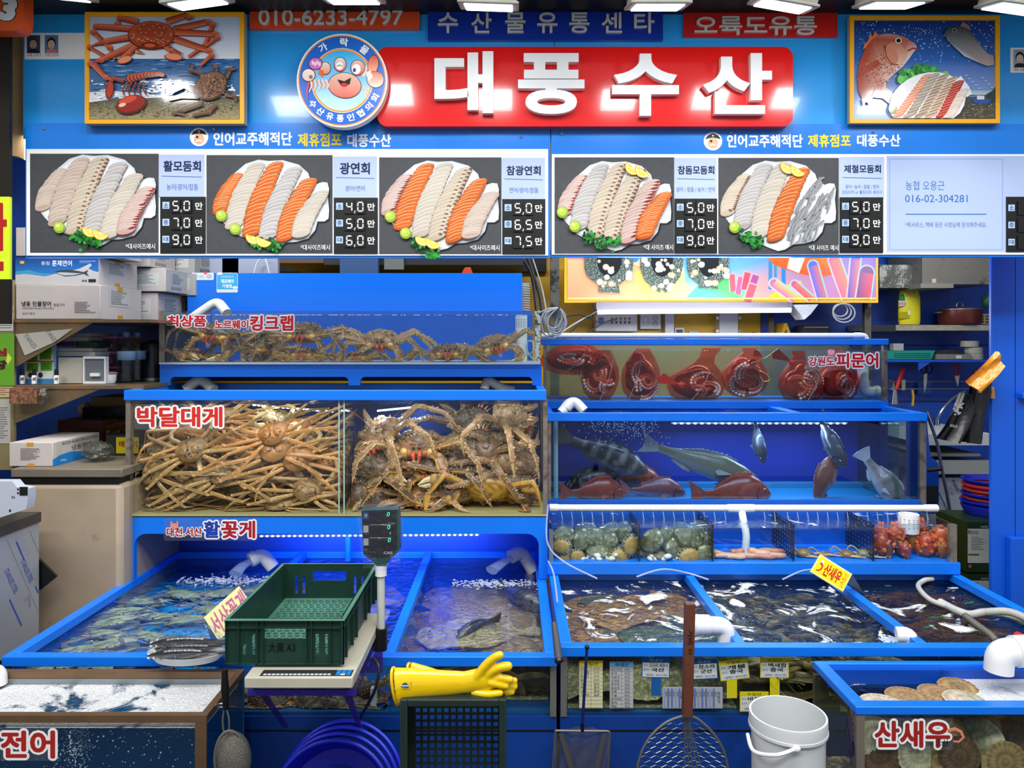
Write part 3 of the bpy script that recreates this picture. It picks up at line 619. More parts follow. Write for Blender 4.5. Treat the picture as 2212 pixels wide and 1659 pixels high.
for i,(fx,fy)in enumerate(FLOOD):
 p=P(fx,fy,2.06);wd=.155 if i else.165
 t=thing('floodlight',['floodlight at the orange rounded sign end','floodlight over the crab picture','floodlight over the orange phone sign','floodlight over the letters 수산물','floodlight over the last letters of the blue sign','tilted floodlight over the red 오륙도유통 sign','floodlight over the red bream picture','floodlight over the far end staff card'][i],'floodlight',(p.x,p.y,p.z),'floodlights along the top of the fascia')
 M_=Matrix.Translation(p)@Matrix.Rotation(radians([6,-8,0,2,0,10,0,8][i]),4,'Y')@Matrix.Rotation(radians(16),4,'X')
 b=MB().box(-wd/2,wd/2,-.06,.06,0,.022)
 b.box(-wd/2-.006,wd/2+.006,-.066,.066,-.004,.004);b.xf(M_);b.build('housing',M_GREY,t,bevel=.002)
 b=MB();[b.box(-wd/2+.012+k*(wd-.024)/11-.0015,-wd/2+.012+k*(wd-.024)/11+.0015,-.055,.055,.022,.05)for k in range(12)]
 b.box(-wd*.3,wd*.3,-.04,.04,.022,.034);b.xf(M_);b.build('cooling_fins',M_GREY,t)
 MB().box(-wd/2+.012,wd/2-.012,-.052,.052,-.0075,-.004).xf(M_).build('glass',M_EMI,t)
 MB().box(-.012,.012,-.01,.01,.04,.2).xf(Matrix.Translation(p)).build('bracket',M_GREY,t)
for i,(sx,sy)in enumerate([(94,277),(462,279),(829,286),(1125,295),(1213,289),(1579,287),(1887,285)]):
 o=MB().tube([P(sx,sy,FY-.027),P(sx,sy,FY-.0215)],.0035,8).build('wall_screw',M_STEEL);tag(o,['screw by the fascia corner under the crab picture','screw under the crab picture corner','screw below the round emblem','screw beneath the white letter 풍','screw beside the seam between the menu boards','screw above the second pirate badge','screw under the red bream picture'][i],'screw','screws holding the menu boards')
M_BL=mat('tank_blue','#0c74ea',.33,nz=(3,.05),spec=.45)
M_BLD=mat('tank_blue_deep','#0a48b4',.4,nz=(3,.08))
M_BASE=mat('plinth_blue','#0b3a8c',.4,nz=(4,.12),dirt=('#061c44',6,.55,.85))
M_GLS=clear('tank_glass','#fbfdfc',1.35,.01)
M_GLS2=clear('tank_glass_dusty','#f3f8f5',1.35,.03)
M_EDGE=mat('rusty_steel_edge','#8d8378',.4,metal=.5,nz=(30,.25),dirt=('#5a4030',25,.5,.7))
M_PVC=mat('white_pvc','#e9eaea',.3)
M_WTOP=clear('still_water','#f0f8fb',1.33,.02,(14,.5,.02))
def rim(mb,x0,x1,y0,y1,z0,z1,w,wb=None):
 wb=wb or w;mb.box(x0,x1,y0,y0+w,z0,z1).box(x0,x1,y1-wb,y1,z0,z1)
 mb.box(x0,x0+w,y0+w,y1-wb,z0,z1).box(x1-w,x1,y0+w,y1-wb,z0,z1);return mb
def fillet(pts,r=.03,n=5):
 out=[Vector(pts[0])]
 for i in range(1,len(pts)-1):
  a,b,c=Vector(pts[i-1]),Vector(pts[i]),Vector(pts[i+1]);d1=(a-b);d2=(c-b)
  k=min(r,d1.length*.49,d2.length*.49);p,q=b+d1.normalized()*k,b+d2.normalized()*k
  for j in range(n+1):t_=j/n;out.append(p*(1-t_)**2+b*2*t_*(1-t_)+q*t_*t_)
 out.append(Vector(pts[-1]));return out
def bez(pts,n=8):
 0
 pts=[Vector(p)for p in pts];out=[]
 for i in range(len(pts)-1):
  p0,p1,p2,p3=pts[max(0,i-1)],pts[i],pts[i+1],pts[min(len(pts)-1,i+2)]
  for j in range(n):
   t_=j/n;out.append(.5*((2*p1)+(p2-p0)*t_+(2*p0-5*p1+4*p2-p3)*t_*t_+(3*p1-p0-3*p2+p3)*t_**3))
 out.append(pts[-1]);return out
def pipe(label,pts,r,group=None,collars=(),name='water_pipe',m=None,fr=.035,cat='pipe',loc=None):
 mb=MB();f=fillet(pts,fr);mb.tube(f,r,16)
 for a,b in collars:
  mb.tube([a,b],r*1.14,16)
 return tag(mb.build(name,m or M_PVC),label,cat,group)
def archpanel(mb,x0,x1,zt,zb,holes,Y,th,r,m=0):
 0
 pts=[(x0,zt),(x1,zt),(x1,zb)]
 for a,b,t_ in reversed(holes):
  pts.append((b,zb))
  for i in range(6):q=i/5*pi/2;pts.append((b-r+r*cos(q),t_-r+r*sin(q)))
  for i in range(6):q=pi/2+i/5*pi/2;pts.append((a+r+r*cos(q),t_-r+r*sin(q)))
  pts.append((a,zb))
 pts.append((x0,zb));mb.prism([(x,Y,z)for x,z in pts],(0,th,0),m);return mb
YA,YB_=2.78,3.20
lx0,lx1=XX(273,YA),XX(1183,YA)
TL=thing('tank_stand','blue arched stand with 활꽃게 sticker holding the snow crab tank','stand',(0,3,ZZ(1255,YA)))
archpanel(MB(),lx0,lx1,ZZ(1117,YA),ZZ(1250.5,YA),[(XX(290,YA),XX(1164,YA),ZZ(1153,YA))],YA,.02,.045).build('front_panel',M_BL,TL)
MB().box(lx0,lx0+.02,YA+.021,YB_,ZZ(1250.5,YA),ZZ(1117,YA)-.02).build('side_panel',M_BL,TL)
MB().box(lx1-.02,lx1,YA+.021,YB_,ZZ(1250.5,YA),ZZ(1117,YA)-.02).build('side_panel',M_BL,TL)
MB().box(lx0+.021,lx1-.021,YB_-.03,YB_,.60,ZZ(1117,YA)-.02).build('back_panel',M_BLD,TL)
MB().box(lx0,lx1,YA+.021,YB_,ZZ(1117,YA)-.019,ZZ(1117,YA)).build('shelf_board',M_BL,TL)
MB().tube([(XX(752,3.1),3.1,.727),(XX(752,3.1),3.1,ZZ(1117,YA)-.021)],.012,8).build('inner_post',M_BL,TL)
LT=thing('crab_tank','large glass tank of snow crabs and king crabs with blue rim','tank',(0,3,ZZ(1116,YA)))
gz0,gz1=ZZ(1110,YA),ZZ(862,YA)
mb=rim(MB(),XX(267,2.765),XX(1180,2.765),2.765,3.22,ZZ(865,2.765),ZZ(843,2.765),.03);mb.build('rim',M_BL,LT,bevel=.002)
x0,x1=XX(284,YA),XX(1172,YA)
MB().box(x0,x1,YA,YA+.006,gz0,gz1).build('front_glass',M_GLS,LT)
for a,b,nm,mm in((x0-.02,x0-.002,'corner_post',M_EDGE),(x1+.002,x1+.018,'corner_post',M_EDGE)):MB().box(a,b,YA-.004,YA+.02,gz0,gz1).build(nm,mm,LT)
MB().box(x0-.02,x0-.014,YA+.021,YB_,gz0,gz1).build('side_glass',M_GLS,LT);MB().box(x1+.012,x1+.018,YA+.021,YB_,gz0,gz1).build('side_glass',M_GLS,LT)
xd=XX(738,YA);MB().box(xd-.005,xd+.005,YA+.007,YB_-.01,gz0+.005,gz1).build('divider_glass',M_GLS2,LT)
for dx in(-.012,.007):MB().box(xd+dx,xd+dx+.005,YA-.002,YA-.0002,gz0,gz1).build('divider_edge',mat('sea_glass_edge','#9fb8b0',.2),LT)
MB().box(x0-.013,x1+.011,YB_-.008,YB_,gz0,gz1).build('back_panel',mat('tank_back_navy','#0d2f78',.5,nz=(5,.2)),LT)
MB().box(x0-.02,x1+.018,YA-.004,YB_,gz0-.008,gz0-.0002).build('bottom_plate',mat('yellowed_sealant','#a8a070',.4),LT)
tag(MB().box(x0+.001,x1-.001,YA+.01,YB_-.012,ZZ(873,YA)-.0,ZZ(873,YA)+.0005).build('tank_water',M_WTOP),'rippling water surface in the large crab tank','water',kind='stuff')
YT,YTB=3.05,3.40
T2=thing('tank_stand','upper blue stand with two slots under the king crab tank','stand',(0,3.2,ZZ(842,YT)))
zt,zb=ZZ(787,YT),ZZ(843,2.765)+.001
archpanel(MB(),XX(345,YT),XX(1170,YT),zt,zb,[(XX(367,YT),XX(753,YT),ZZ(814,YT)),(XX(778,YT),XX(1150,YT),ZZ(814,YT))],YT,.02,.02).build('front_panel',M_BL,T2)
MB().box(XX(345,YT),XX(1170,YT),YT+.021,YTB,zt-.015,zt).build('shelf_board',M_BL,T2)
for x in(XX(345,YT),XX(1170,YT)-.02):MB().box(x,x+.02,YT+.021,YTB,zb,zt-.016).build('side_panel',M_BL,T2)
MB().box(XX(350,YT),XX(1165,YT),3.38,3.395,zb,zt-.016).build('back_panel',M_BLD,T2)
for x in(500,610,905,1040):MB().box(XX(x,3.2),XX(x,3.2)+.05,3.18,3.22,zt-.05,zt-.016).build('bracket',M_BLD,T2)
KT=thing('crab_tank','shallow glass tank of spiny king crabs on the top tier','tank',(0,3.2,zt))
z0,z1=zt+.008,ZZ(671,YT)
kx0,kx1=XX(349,YT),XX(1163,YT)
MB().box(kx0,kx1,YT,YT+.006,z0,z1).build('front_glass',M_GLS,KT)
MB().box(kx0-.006,kx0-.001,YT,YTB,z0,z1).build('side_glass',M_GLS2,KT);MB().box(kx1+.001,kx1+.006,YT,YTB,z0,z1).build('side_glass',M_GLS2,KT)
MB().box(kx0-.008,kx0+.014,YT-.005,YT-.0005,z0,z1).build('corner_strip',M_EDGE,KT)
MB().box(kx1-.014,kx1+.008,YT-.005,YT-.0005,z0,z1).build('corner_strip',mat('peeling_white_edge','#d7dccf',.5,dirt=('#4a4a44',45,.5,.56)),KT)
MB().box(kx0-.008,kx1+.008,YT-.005,YTB,zt+.0002,z0-.0002).build('bottom_plate',mat('pale_sealant','#cfd8d2',.4),KT)
MB().box(XX(405,3.405),XX(1128,3.405),3.405,3.425,z0,ZZ(590,3.405)).build('splash_panel',mat('splash_blue','#1477ee',.25,coat=.3),KT)
MB().box(XX(405,3.4),XX(1150,3.4),3.39,3.403,z0,ZZ(672,3.405)).build('back_panel',mat('tank_back_blue','#0b5cc4',.5,nz=(4,.1)),KT)
MB().box(kx0,XX(404,3.4),3.39,3.403,z0,ZZ(672,3.405)).build('back_glass',M_GLS2,KT)
tag(MB().box(kx0+.002,kx1-.002,YT+.01,YTB-.012,ZZ(681,YT),ZZ(681,YT)+.0005).build('tank_water',M_WTOP),'water surface of the top king crab tank','water',kind='stuff')
mb=MB()
for i in range(90):
 x=random.Random(i).uniform(kx0+.02,kx1-.02);mb.ell((x,YT+.012,ZZ(681,YT)+.001),(random.Random(i+5).uniform(.003,.012),.004,.0022),6,4)
tag(mb.build('water_froth',mat('froth','#dfe9f0',.3,trans=(.35,))),'thin line of froth along the king crab tank waterline','froth',kind='stuff')
YO,YOB=3.30,3.62
OT=thing('octopus_tank','glass tank of red bagged octopuses with narrow blue rim','tank',(0.5,3.45,ZZ(884,YO)))
ox0,ox1=XX(1174,YO),XX(1918,YO)
rim(MB(),XX(1170,3.285),XX(1920,3.285),3.285,3.64,ZZ(745,3.285),ZZ(732,3.285),.03).build('rim',M_BL,OT,bevel=.002)
oz0,oz1=ZZ(866,YO),ZZ(744,YO)
MB().box(XX(1182,YO),XX(1908,YO),YO,YO+.006,oz0,oz1).build('front_glass',M_GLS2,OT)
MB().box(ox1-.02,ox1-.003,YO-.003,YO+.02,oz0,oz1).build('corner_post',M_EDGE,OT);MB().box(ox0-.0,ox0+.014,YO-.003,YO+.02,oz0,oz1).build('corner_post',M_EDGE,OT)
MB().box(ox1-.012,ox1-.006,YO+.021,YOB,oz0,oz1).build('side_glass',M_GLS2,OT);MB().box(ox0+.004,ox0+.010,YO+.021,YOB,oz0,oz1).build('side_glass',M_GLS2,OT)
MB().box(ox0+.011,ox1-.013,YOB-.006,YOB,oz0,oz1).build('back_glass',clear('cloudy_glass','#cfd6c8',1.3,.1,murk=.28,murkcol='#8c9384'),OT)
MB().box(ox0,ox1,YO-.003,YOB,ZZ(883,YO),oz0-.0002).build('base',M_BL,OT,bevel=.002)
tag(MB().box(ox0+.015,ox1-.022,YO+.01,YOB-.01,ZZ(758,YO),ZZ(758,YO)+.0005).build('tank_water',M_WTOP),'water surface in the octopus tank','water',kind='stuff')
MB_=MB().box(ox0,ox1+.05,3.40,YOB,.9,ZZ(883,YO)-.0005)
tag(MB_.build('rear_cabinet',M_BLD),'dark blue cabinet behind the fish tank carrying the octopus tank','cabinet')
YF,YFB=3.0,3.38
FT=thing('fish_tank','deep blue backed glass tank of bream, grouper and sea bass','tank',(.8,3.2,ZZ(1092,YF)))
rim(MB(),XX(1180,2.985),XX(2004,2.985),2.985,3.385,ZZ(910,2.985),ZZ(892,2.985),.03).build('rim',M_BL,FT,bevel=.002)
fz0,fz1=ZZ(1088,YF),ZZ(909,YF)
fx0,fx1=XX(1183,YF),XX(2000,YF)
MB().box(XX(1191,YF),XX(1986,YF),YF,YF+.006,fz0,fz1).build('front_glass',clear('blue_water_glass','#e2eaf5',1.35,.01),FT)
MB().box(fx0,fx0+.014,YF-.003,YF+.02,fz0,fz1).build('corner_post',M_EDGE,FT);MB().box(fx1-.022,fx1,YF-.003,YF+.02,fz0,fz1).build('corner_post',M_EDGE,FT)
for x in(fx0+.004,fx1-.012):MB().box(x,x+.006,YF+.021,YFB-.01,fz0,fz1).build('side_glass',M_GLS2,FT)
MB().box(fx0,fx1,YFB-.009,YFB,fz0,fz1).build('back_panel',mat('deep_blue_back','#062a8e',.5),FT)
MB().box(fx0,fx1,YF-.003,YFB,fz0-.012,fz0-.0002).build('bottom_plate',mat('aqua_bottom','#1c78ac',.4),FT)
xi=XX(1905,3.15);MB().box(xi,xi+.006,YF+.02,YFB-.01,fz0,fz1-.01).build('inner_glass',clear('green_glass','#d8ece4',1.3,.02),FT)
MB().box(fx0+.02,fx1-.03,YFB-.06,YFB-.01,fz0,fz0+.02).build('bottom_rail',mat('aqua_rail','#3580a4',.4),FT)
MB().tube([(XX(1200,3.12),3.12,fz0),(XX(1200,3.12),3.12,fz1-.01)],.011,10).build('standpipe',mat('pale_green_pvc','#a9cfc0',.4),FT)
tag(MB().box(fx0+.02,fx1-.024,YF+.01,YFB-.012,ZZ(900,YF),ZZ(900,YF)+.0005).build('tank_water',clear('choppy_water','#dceafa',1.33,.03,(60,1,.02))),'choppy water surface in the fish tank','water',kind='stuff')
MB().box(XX(1700,3.06),XX(1725,3.06),3.016,3.354,ZZ(907,2.985),ZZ(893,2.985)).build('cross_bar',M_BL,FT)
for k in range(34):
 pass
mb=MB();R=random.Random(8)
for i in range(300):
 u=R.gauss(0,1);mb.ell((XX(1350+u*45,3.1),3.1+R.uniform(-.05,.05),ZZ(912+abs(R.gauss(0,1))*24+0,3.1)),R.uniform(.0012,.0034),5,3)
M_BUB=mat('air_bubbles','#dcecfb',.1,trans=(.35,))
tag(mb.build('air_bubbles',M_BUB),'burst of small air bubbles rising in the fish tank','bubbles',kind='stuff')
M_LED=mat('led_diode','#ffffff',.4,emit=('#bfe4ff',9));M_LEDB=mat('led_diode_blue','#9db4ff',.4,emit=('#7f9cff',5))
def led(label,a,b,n,Y,m,parts=True):
 t=thing('led_strip',label,'light',P((a[0]+b[0])/2,(a[1]+b[1])/2,Y))
 A_,B_=P(*a,Y),P(*b,Y);MB().tube([A_,B_],.0045,6).build('casing',M_WHT,t)
 mb=MB()
 for i in range(n):
  c=A_.lerp(B_,(i+.5)/n);mb.box(c.x-.005,c.x+.005,c.y-.007,c.y-.0046,c.z-.004,c.z+.002)
 mb.build('diodes',m,t)
led('row of white LEDs along the top of the fish tank',(1450,914),(1830,914),26,3.32,M_LED)
led('slanting white LED strip inside the snow crab half of the tank',(545,874),(722,889),17,3.17,M_LED)
led('slanting white LED strip inside the king crab half of the tank',(815,887),(905,878),15,3.17,M_LED)
led('blue LED strip under the arched stand above the trough',(560,1157),(1036,1154),40,YA+.035,M_LEDB)
YS,YSB=2.75,3.0
ST=thing('shellfish_tank','long low glass tank split by perforated dividers for shellfish','tank',(.8,2.9,ZZ(1240,YS)))
sx0,sx1=XX(1185,YS),XX(2066,YS);sz0,sz1=ZZ(1214,YS),ZZ(1133,YS)
MB().box(sx0-.004,sx1+.01,YS-.01,YSB,ZZ(1240,YS),sz0-.0004).build('base',M_BL,ST,bevel=.002)
MB().box(sx0+.018,sx1-.028,YS,YS+.006,sz0,sz1).build('front_glass',M_GLS,ST)
MB().box(sx0+.002,sx0+.017,YS-.004,YS+.012,sz0,sz1-.02).build('corner_post',M_STEEL,ST);MB().box(sx1-.027,sx1,YS-.004,YS+.012,sz0,sz1).build('corner_post',M_EDGE,ST)
for x in(sx0+.004,sx1-.01):MB().box(x,x+.006,YS+.013,YSB-.01,sz0,sz1).build('side_glass',M_GLS2,ST)
MB().box(sx0,sx1,YSB-.008,YSB,sz0,sz1+.04).build('back_panel',mat('shell_tank_blue','#0a55b8',.45,nz=(3,.1)),ST)
def perforated(x,parent):
 0
 mb=MB();ny,nz_=9,8;y0,y1=YS+.008,YSB-.01;z0,z1=sz0+.002,sz1
 dy,dz=(y1-y0)/ny,(z1-z0)/nz_
 for i in range(ny):
  for j in range(nz_):
   a,b,c,d=y0+i*dy,y0+(i+1)*dy,z0+j*dz,z0+(j+1)*dz;h=.28
   ia,ib,ic,id_=a+dy*h,b-dy*h,c+dz*h,d-dz*h
   o=[(x,a,c),(x,b,c),(x,b,d),(x,a,d)];q=[(x,ia,ic),(x,ib,ic),(x,ib,id_),(x,ia,id_)]
   mb.add(o+q,[(0,1,5,4),(1,2,6,5),(2,3,7,6),(3,0,4,7)])
 mb.box(x-.003,x+.003,y0-.001,y0+.008,z0,z1)
 return mb.build('perforated_divider',mat('dark_acrylic','#2a2420',.3),parent)
DIV=[XX(1382,YS),XX(1541,YS),XX(1716,YS),XX(1889,YS)]
for x in DIV:perforated(x,ST)
tag(MB().box(sx0+.012,sx1-.03,YS+.007,YSB-.009,ZZ(1142,YS),ZZ(1142,YS)+.0005).build('tank_water',clear('shell_tank_water','#ecf5fa',1.33,.03,(45,1,.015),foam=(14,.62,.66,(3,1,0)))),'water surface with bubbles in the shellfish tank row','water',kind='stuff')
M_TW1=clear('trough_water','#eef5f8',1.33,.035,(26,.9,.02))
def trough(label,x0,x1,y0,y1,zr,divs,nm='display_trough'):
 t=thing(nm,label,'trough',((x0+x1)/2,(y0+y1)/2,0));w=.034
 r=rim(MB(),x0,x1,y0,y1,zr-.028,zr,w,.02)
 for d,dw in divs:r.box(d-dw/2,d+dw/2,y0+w,y1-.02,zr-.028,zr)
 r.build('rim',M_BL,t,bevel=.002)
 MB().box(x0,x1,y0+.022,y1,0.0,.572).build('plinth',M_BASE,t)
 for z in(.25,.42,.53):MB().box(x0,x1,y0+.0205,y0+.0218,z,z+.004).build('plinth_seam',M_BLK,t)
 MB().box(x0+.016,x1-.016,y0+.024,y0+.03,.573,zr-.029).build('front_glass',M_GLS2,t)
 MB().box(x0+.004,x1-.004,y1-.012,y1-.002,.573,zr-.029).build('back_panel',M_BLD,t)
 for x in(x0+.002,x1-.008):MB().box(x,x+.006,y0+.034,y1-.014,.573,zr-.029).build('side_panel',mat('trough_inner_blue','#0b5fc4',.4),t)
 MB().box(x0+.016,x1-.016,y0+.034,y1-.014,.573,.58).build('trough_floor',mat('trough_floor_blue','#0a4c88',.4),t)
 for d,dw in divs:MB().box(d-.004,d+.004,y0+.034,y1-.014,.581,zr-.029).build('divider',M_GLS2,t)
 for x in(x0+.001,x1-.019):MB().box(x,x+.018,y0+.018,y0+.023,.573,zr-.029).build('post',mat('brushed_aluminium','#9b9992',.35,metal=.7),t)
 return t
LX0,LX1,LZ=-1.448,.128,.752;LD=(-.885,-.352)
RX0,RX1,RZ=.138,1.665,.780;RD=(XX(1607,2.1),XX(2005,2.1))
trough('blue rimmed display trough with blue crabs and flatfish, green crate side',LX0,LX1,2.10,3.16,LZ,[(d,.03)for d in LD])
trough('blue rimmed display trough with flatfish, shrimp and lobsters, white bucket side',RX0,RX1,2.10,2.79,RZ,[(d,.03)for d in RD])
def water(label,x0,x1,y0,y1,z,m):
 return tag(MB().box(x0,x1,y0,y1,z-.0006,z).build('trough_water',m),label,'water',kind='stuff')
water('clear rippling water over the blue crabs',LX0+.036,LD[0]-.017,2.136,3.12,LZ-.03,clear('crab_trough_water','#f2f8f9',1.33,.03,(22,.9,.016),foam=(9,.66,.72,(0,4,0))))
water('rippling purple lit water behind the green crate',LD[0]+.017,LD[1]-.017,2.136,3.12,LZ-.03,M_TW1)
water('glittering water over the large flatfish',LD[1]+.017,LX1-.036,2.136,3.12,LZ-.03,clear('glitter_water','#f2f7f6',1.33,.03,(55,1,.014),foam=(12,.7,.74,(7,4,0))))
water('foam streaked water over the speckled flatfish',RX0+.036,RD[0]-.017,2.136,2.768,RZ-.03,clear('foamy_water_flatfish','#f0f5f3',1.33,.03,(40,1,.016),foam=(7,.56,.60,(1,3.2,0),1.4)))
water('foam streaked water over the shrimps',RD[0]+.017,RD[1]-.017,2.136,2.768,RZ-.03,clear('foamy_water_shrimp','#e4e8e0',1.33,.03,(40,1,.016),foam=(7,.555,.60,(6,1,0),1.4)))
water('dark water with foam over the banded lobsters',RD[1]+.017,RX1-.036,2.136,2.768,RZ-.03,clear('foamy_water_lobster','#dfe1d8',1.33,.03,(40,1,.016),foam=(6,.60,.66,(2,8,0),1.2)))
mb=MB().box(LX0+.02,LD[0]-.006,2.14,3.14,.655,.665)
for i in range(15):
 for j in range(13):mb.lathe([(.0001,0),(.0045,0)],(LX0+.06+j*.038+(i%2)*.019,2.2+i*.06,.6655),8,1)
tag(mb.build('false_floor',[mat('cyan_false_floor','#0c9cf0',.4),M_BLK],smooth=False),'perforated bright blue floor panel under the blue crabs','floor panel')
M_OAK=mat('bronze_steel_bar','#7d6248',.35,metal=.5,nz=(15,.15))
gx0,gx1,gy0,gy1,gz=-1.60,XX(450,1.81),1.80,2.055,.738
GT=thing('gizzard_shad_tank','bronze framed glass tank with foaming water and 전어 sticker','tank',(-1.2,1.9,0))
rim(MB(),gx0,gx1,gy0,gy1,gz-.018,gz,.018).build('frame',M_OAK,GT)
MB().box(gx1-.028,gx1,gy0-.001,gy0+.004,0,gz-.019).build('corner_post',M_OAK,GT)
MB().box(gx0,gx1-.03,gy0+.0,gy0+.006,.02,gz-.019).build('front_glass',M_GLS,GT)
MB().box(gx1-.008,gx1-.002,gy0+.007,gy1-.01,.02,gz-.019).build('side_glass',clear('aqua_glass','#c4e6ee',1.3,.03),GT)
MB().box(gx0,gx1,gy1-.008,gy1,.02,gz-.019).build('back_panel',mat('teal_back','#0f5f98',.4,nz=(3,.15)),GT)
MB().box(gx0,gx1,gy0,gy1,0,.019).build('bottom_plate',M_BASE,GT)
MB().box(gx0,gx1-.01,gy1-.02,gy1-.009,gz-.05,gz-.019).build('inner_rail',mat('grey_rail','#8c9498',.3,metal=.4),GT)
tag(MB().box(gx0,gx1-.01,gy0+.007,gy1-.021,gz-.034,gz-.0335).build('tank_water',clear('frothy_water','#2f86b0',1.33,.03,(40,1,.01),foam=(3.4,.425,.47,(1.5,2.3,0),1.2),murk=.45,murkcol='#0f5a88')),'thick white froth over the gizzard shad tank','water',kind='stuff')
mb=MB();R=random.Random(18)
for i in range(700):
 x=min(XX(170,1.85),XX(110,1.85)+abs(R.gauss(0,.12)))if i%3 else R.uniform(gx0+.3,gx1-.05)
 dep=abs(R.gauss(0,.07));mb.ell((x if i%3 else x,R.uniform(1.81,1.9),gz-.045-dep),R.uniform(.0008,.0022),5,3)
tag(mb.build('air_bubbles',M_BUB),'fine air bubbles under the froth behind the 전어 sticker','bubbles',kind='stuff')
bx0,bx1,by0,by1,bz=.836,1.9,1.80,2.06,.759
BT=thing('scallop_tank','blue rimmed glass tank of scallops with red 산새우 sticker','tank',(1.3,1.9,0))
rim(MB(),bx0,bx1,by0,by1,bz-.020,bz,.034,.02).build('rim',M_BL,BT,bevel=.002)
MB().box(bx0+.03,bx1,by1-.032,by1-.021,bz-.06,bz-.012).build('inner_flange',M_BLD,BT)
MB().box(bx0+.002,bx0+.022,by0+.002,by0+.012,0,bz-.021).build('corner_post',mat('brown_grey_post','#6e655c',.4),BT)
MB().box(bx0+.023,bx1,by0+.004,by0+.01,.02,bz-.021).build('front_glass',M_GLS2,BT);MB().box(bx0+.002,bx0+.008,by0+.013,by1-.01,.02,bz-.037).build('side_glass',M_GLS2,BT)
MB().box(bx0,bx1,by1-.009,by1,.02,bz-.037).build('back_panel',mat('olive_back','#4e4c38',.5,nz=(4,.3)),BT);MB().box(bx0,bx1,by0,by1,0,.019).build('bottom_plate',M_BASE,BT)
xg=XX(2092,1.9);MB().box(xg,xg+.006,by0+.037,by1-.033,bz-.2,bz-.006).build('partition_glass',M_GLS2,BT)
tag(MB().box(bx0+.037,xg-.001,by0+.037,by1-.033,bz-.0505,bz-.05).build('tank_water',clear('scallop_water','#e6eadf',1.33,.03,(30,1,.012),foam=(7,.60,.63,(5,2,0),1.2))),'foam flecked water over the scallops','water',kind='stuff')
tag(MB().box(xg+.007,bx1,by0+.037,by1-.033,bz-.0365,bz-.036).build('tank_water',clear('white_foam_water','#c4d8e0',1.33,.03,(30,1,.02),foam=(5,.36,.46,(5,7,0),1.2),murk=.5,murkcol='#a9c4d4')),'white foaming water beyond the partition of the scallop tank','water',kind='stuff')
def pp(px,py,Y):return P(px,py,Y)
pipe('white pipe elbow over the 최상품 sticker',[pp(412,690,3.2),pp(470,650,3.2),pp(490,676,3.16)],.021,'white elbows',name='pipe_elbow')
pipe('white pipe elbow resting on the fish tank water',[pp(1212,892,3.1),pp(1238,862,3.12),pp(1262,888,3.1)],.021,'white elbows',name='pipe_elbow',collars=[(pp(1222,882,3.108),pp(1231,871,3.114))])
pipe('grey pipe elbow in the slot below the king crabs',[pp(400,842,3.13),pp(432,816,3.15),pp(462,842,3.12)],.022,'white elbows',name='pipe_elbow')
pipe('grey pipe elbow pouring water in the far slot of the upper stand',[pp(1046,842,3.12),pp(1052,818,3.14),pp(1082,838,3.14),pp(1108,842,3.16)],.019,'white elbows',name='pipe_elbow')
pipe('white spout pouring over the blue crab trough',[pp(540,1211,2.9),pp(566,1196,2.93),pp(590,1226,2.93)],.026,'trough spouts',name='pipe_spout',collars=[(pp(541,1210,2.902),pp(552,1203,2.915))])
pipe('greyish spout pouring into the flatfish trough under the arch',[pp(1103,1203,2.95),pp(1127,1191,2.98),pp(1152,1232,2.98)],.027,'trough spouts',name='pipe_spout')
pipe('white bent pipe lying over the divider beside the wooden handle',[pp(1497,1349,2.2),pp(1570,1352,2.2),pp(1568,1392,2.2)],.0255,'trough spouts',name='pipe_spout',fr=.05,collars=[(pp(1500,1349,2.2),pp(1532,1350,2.2))])
pipe('white elbow poking from the shrimp trough corner',[pp(1936,1371,2.2),pp(1966,1372,2.19),pp(1967,1398,2.19)],.023,'trough spouts',name='pipe_spout',fr=.03)
pipe('thick white outlet elbow over the scallop tank',[pp(2260,1404,1.95),pp(2160,1409,1.95),pp(2157,1450,1.95)],.035,'trough spouts',name='pipe_spout',fr=.05,collars=[(pp(2190,1407,1.95),pp(2240,1405,1.95))])
pipe('white rounded pipe end at the corner of the gizzard shad tank',[pp(-60,1452,2.02),pp(-4,1452,2.02),pp(-4,1478,2.02)],.022,'trough spouts',name='pipe_spout')
t=thing('manifold_pipe','long white pipe dripping water over the shellfish tank','pipe',pp(1605,1100,2.93))
MB().tube([pp(1190,1097,2.93),pp(2010,1098,2.93)],.0135,16).build('pipe',M_PVC,t)
MB().tube([pp(1187,1097,2.93),pp(1205,1097,2.93)],.0155,16).build('end_cap',M_PVC,t);MB().tube([pp(1998,1098,2.93),pp(2024,1098,2.93)],.0155,16).build('end_cap',M_PVC,t)
MB().tube([pp(1572,1098,2.93),pp(1628,1098,2.93)],.0165,16).build('tee',M_PVC,t)
MB().tube(bez([pp(1602,1104,2.93),pp(1606,1125,2.90),pp(1612,1160,2.88),pp(1608,1208,2.88)]),.0145,12).build('down_pipe',M_PVC,t)
mb=MB();R=random.Random(2)
for x in[1212+i*22 for i in range(7)]+[1388+i*22 for i in range(7)]+[1542,1565,1650,1672,1700]+[1722+i*21.5 for i in range(14)]:
 mb.tube([pp(x,1104,2.925),pp(x+3,1122,2.915),pp(x+2,1136,2.91)],[.0018,.0022,.003],6)
mb.build('water_jets',clear('jet_water','#dfeeff',1.5,.02,murk=.3,murkcol='#cfe0ee'),t)
t=thing('overflow_pipe','white pipe along the octopus tank rim ending in an elbow','pipe',pp(1500,726,3.33))
MB().tube(fillet([pp(1170,725,3.33),pp(1868,725,3.33),pp(1872,735,3.33)],.02),.0125,14).build('pipe',M_PVC,t)
MB().tube([pp(1846,725,3.33),pp(1860,725,3.33)],.0145,14).build('collar',M_PVC,t)
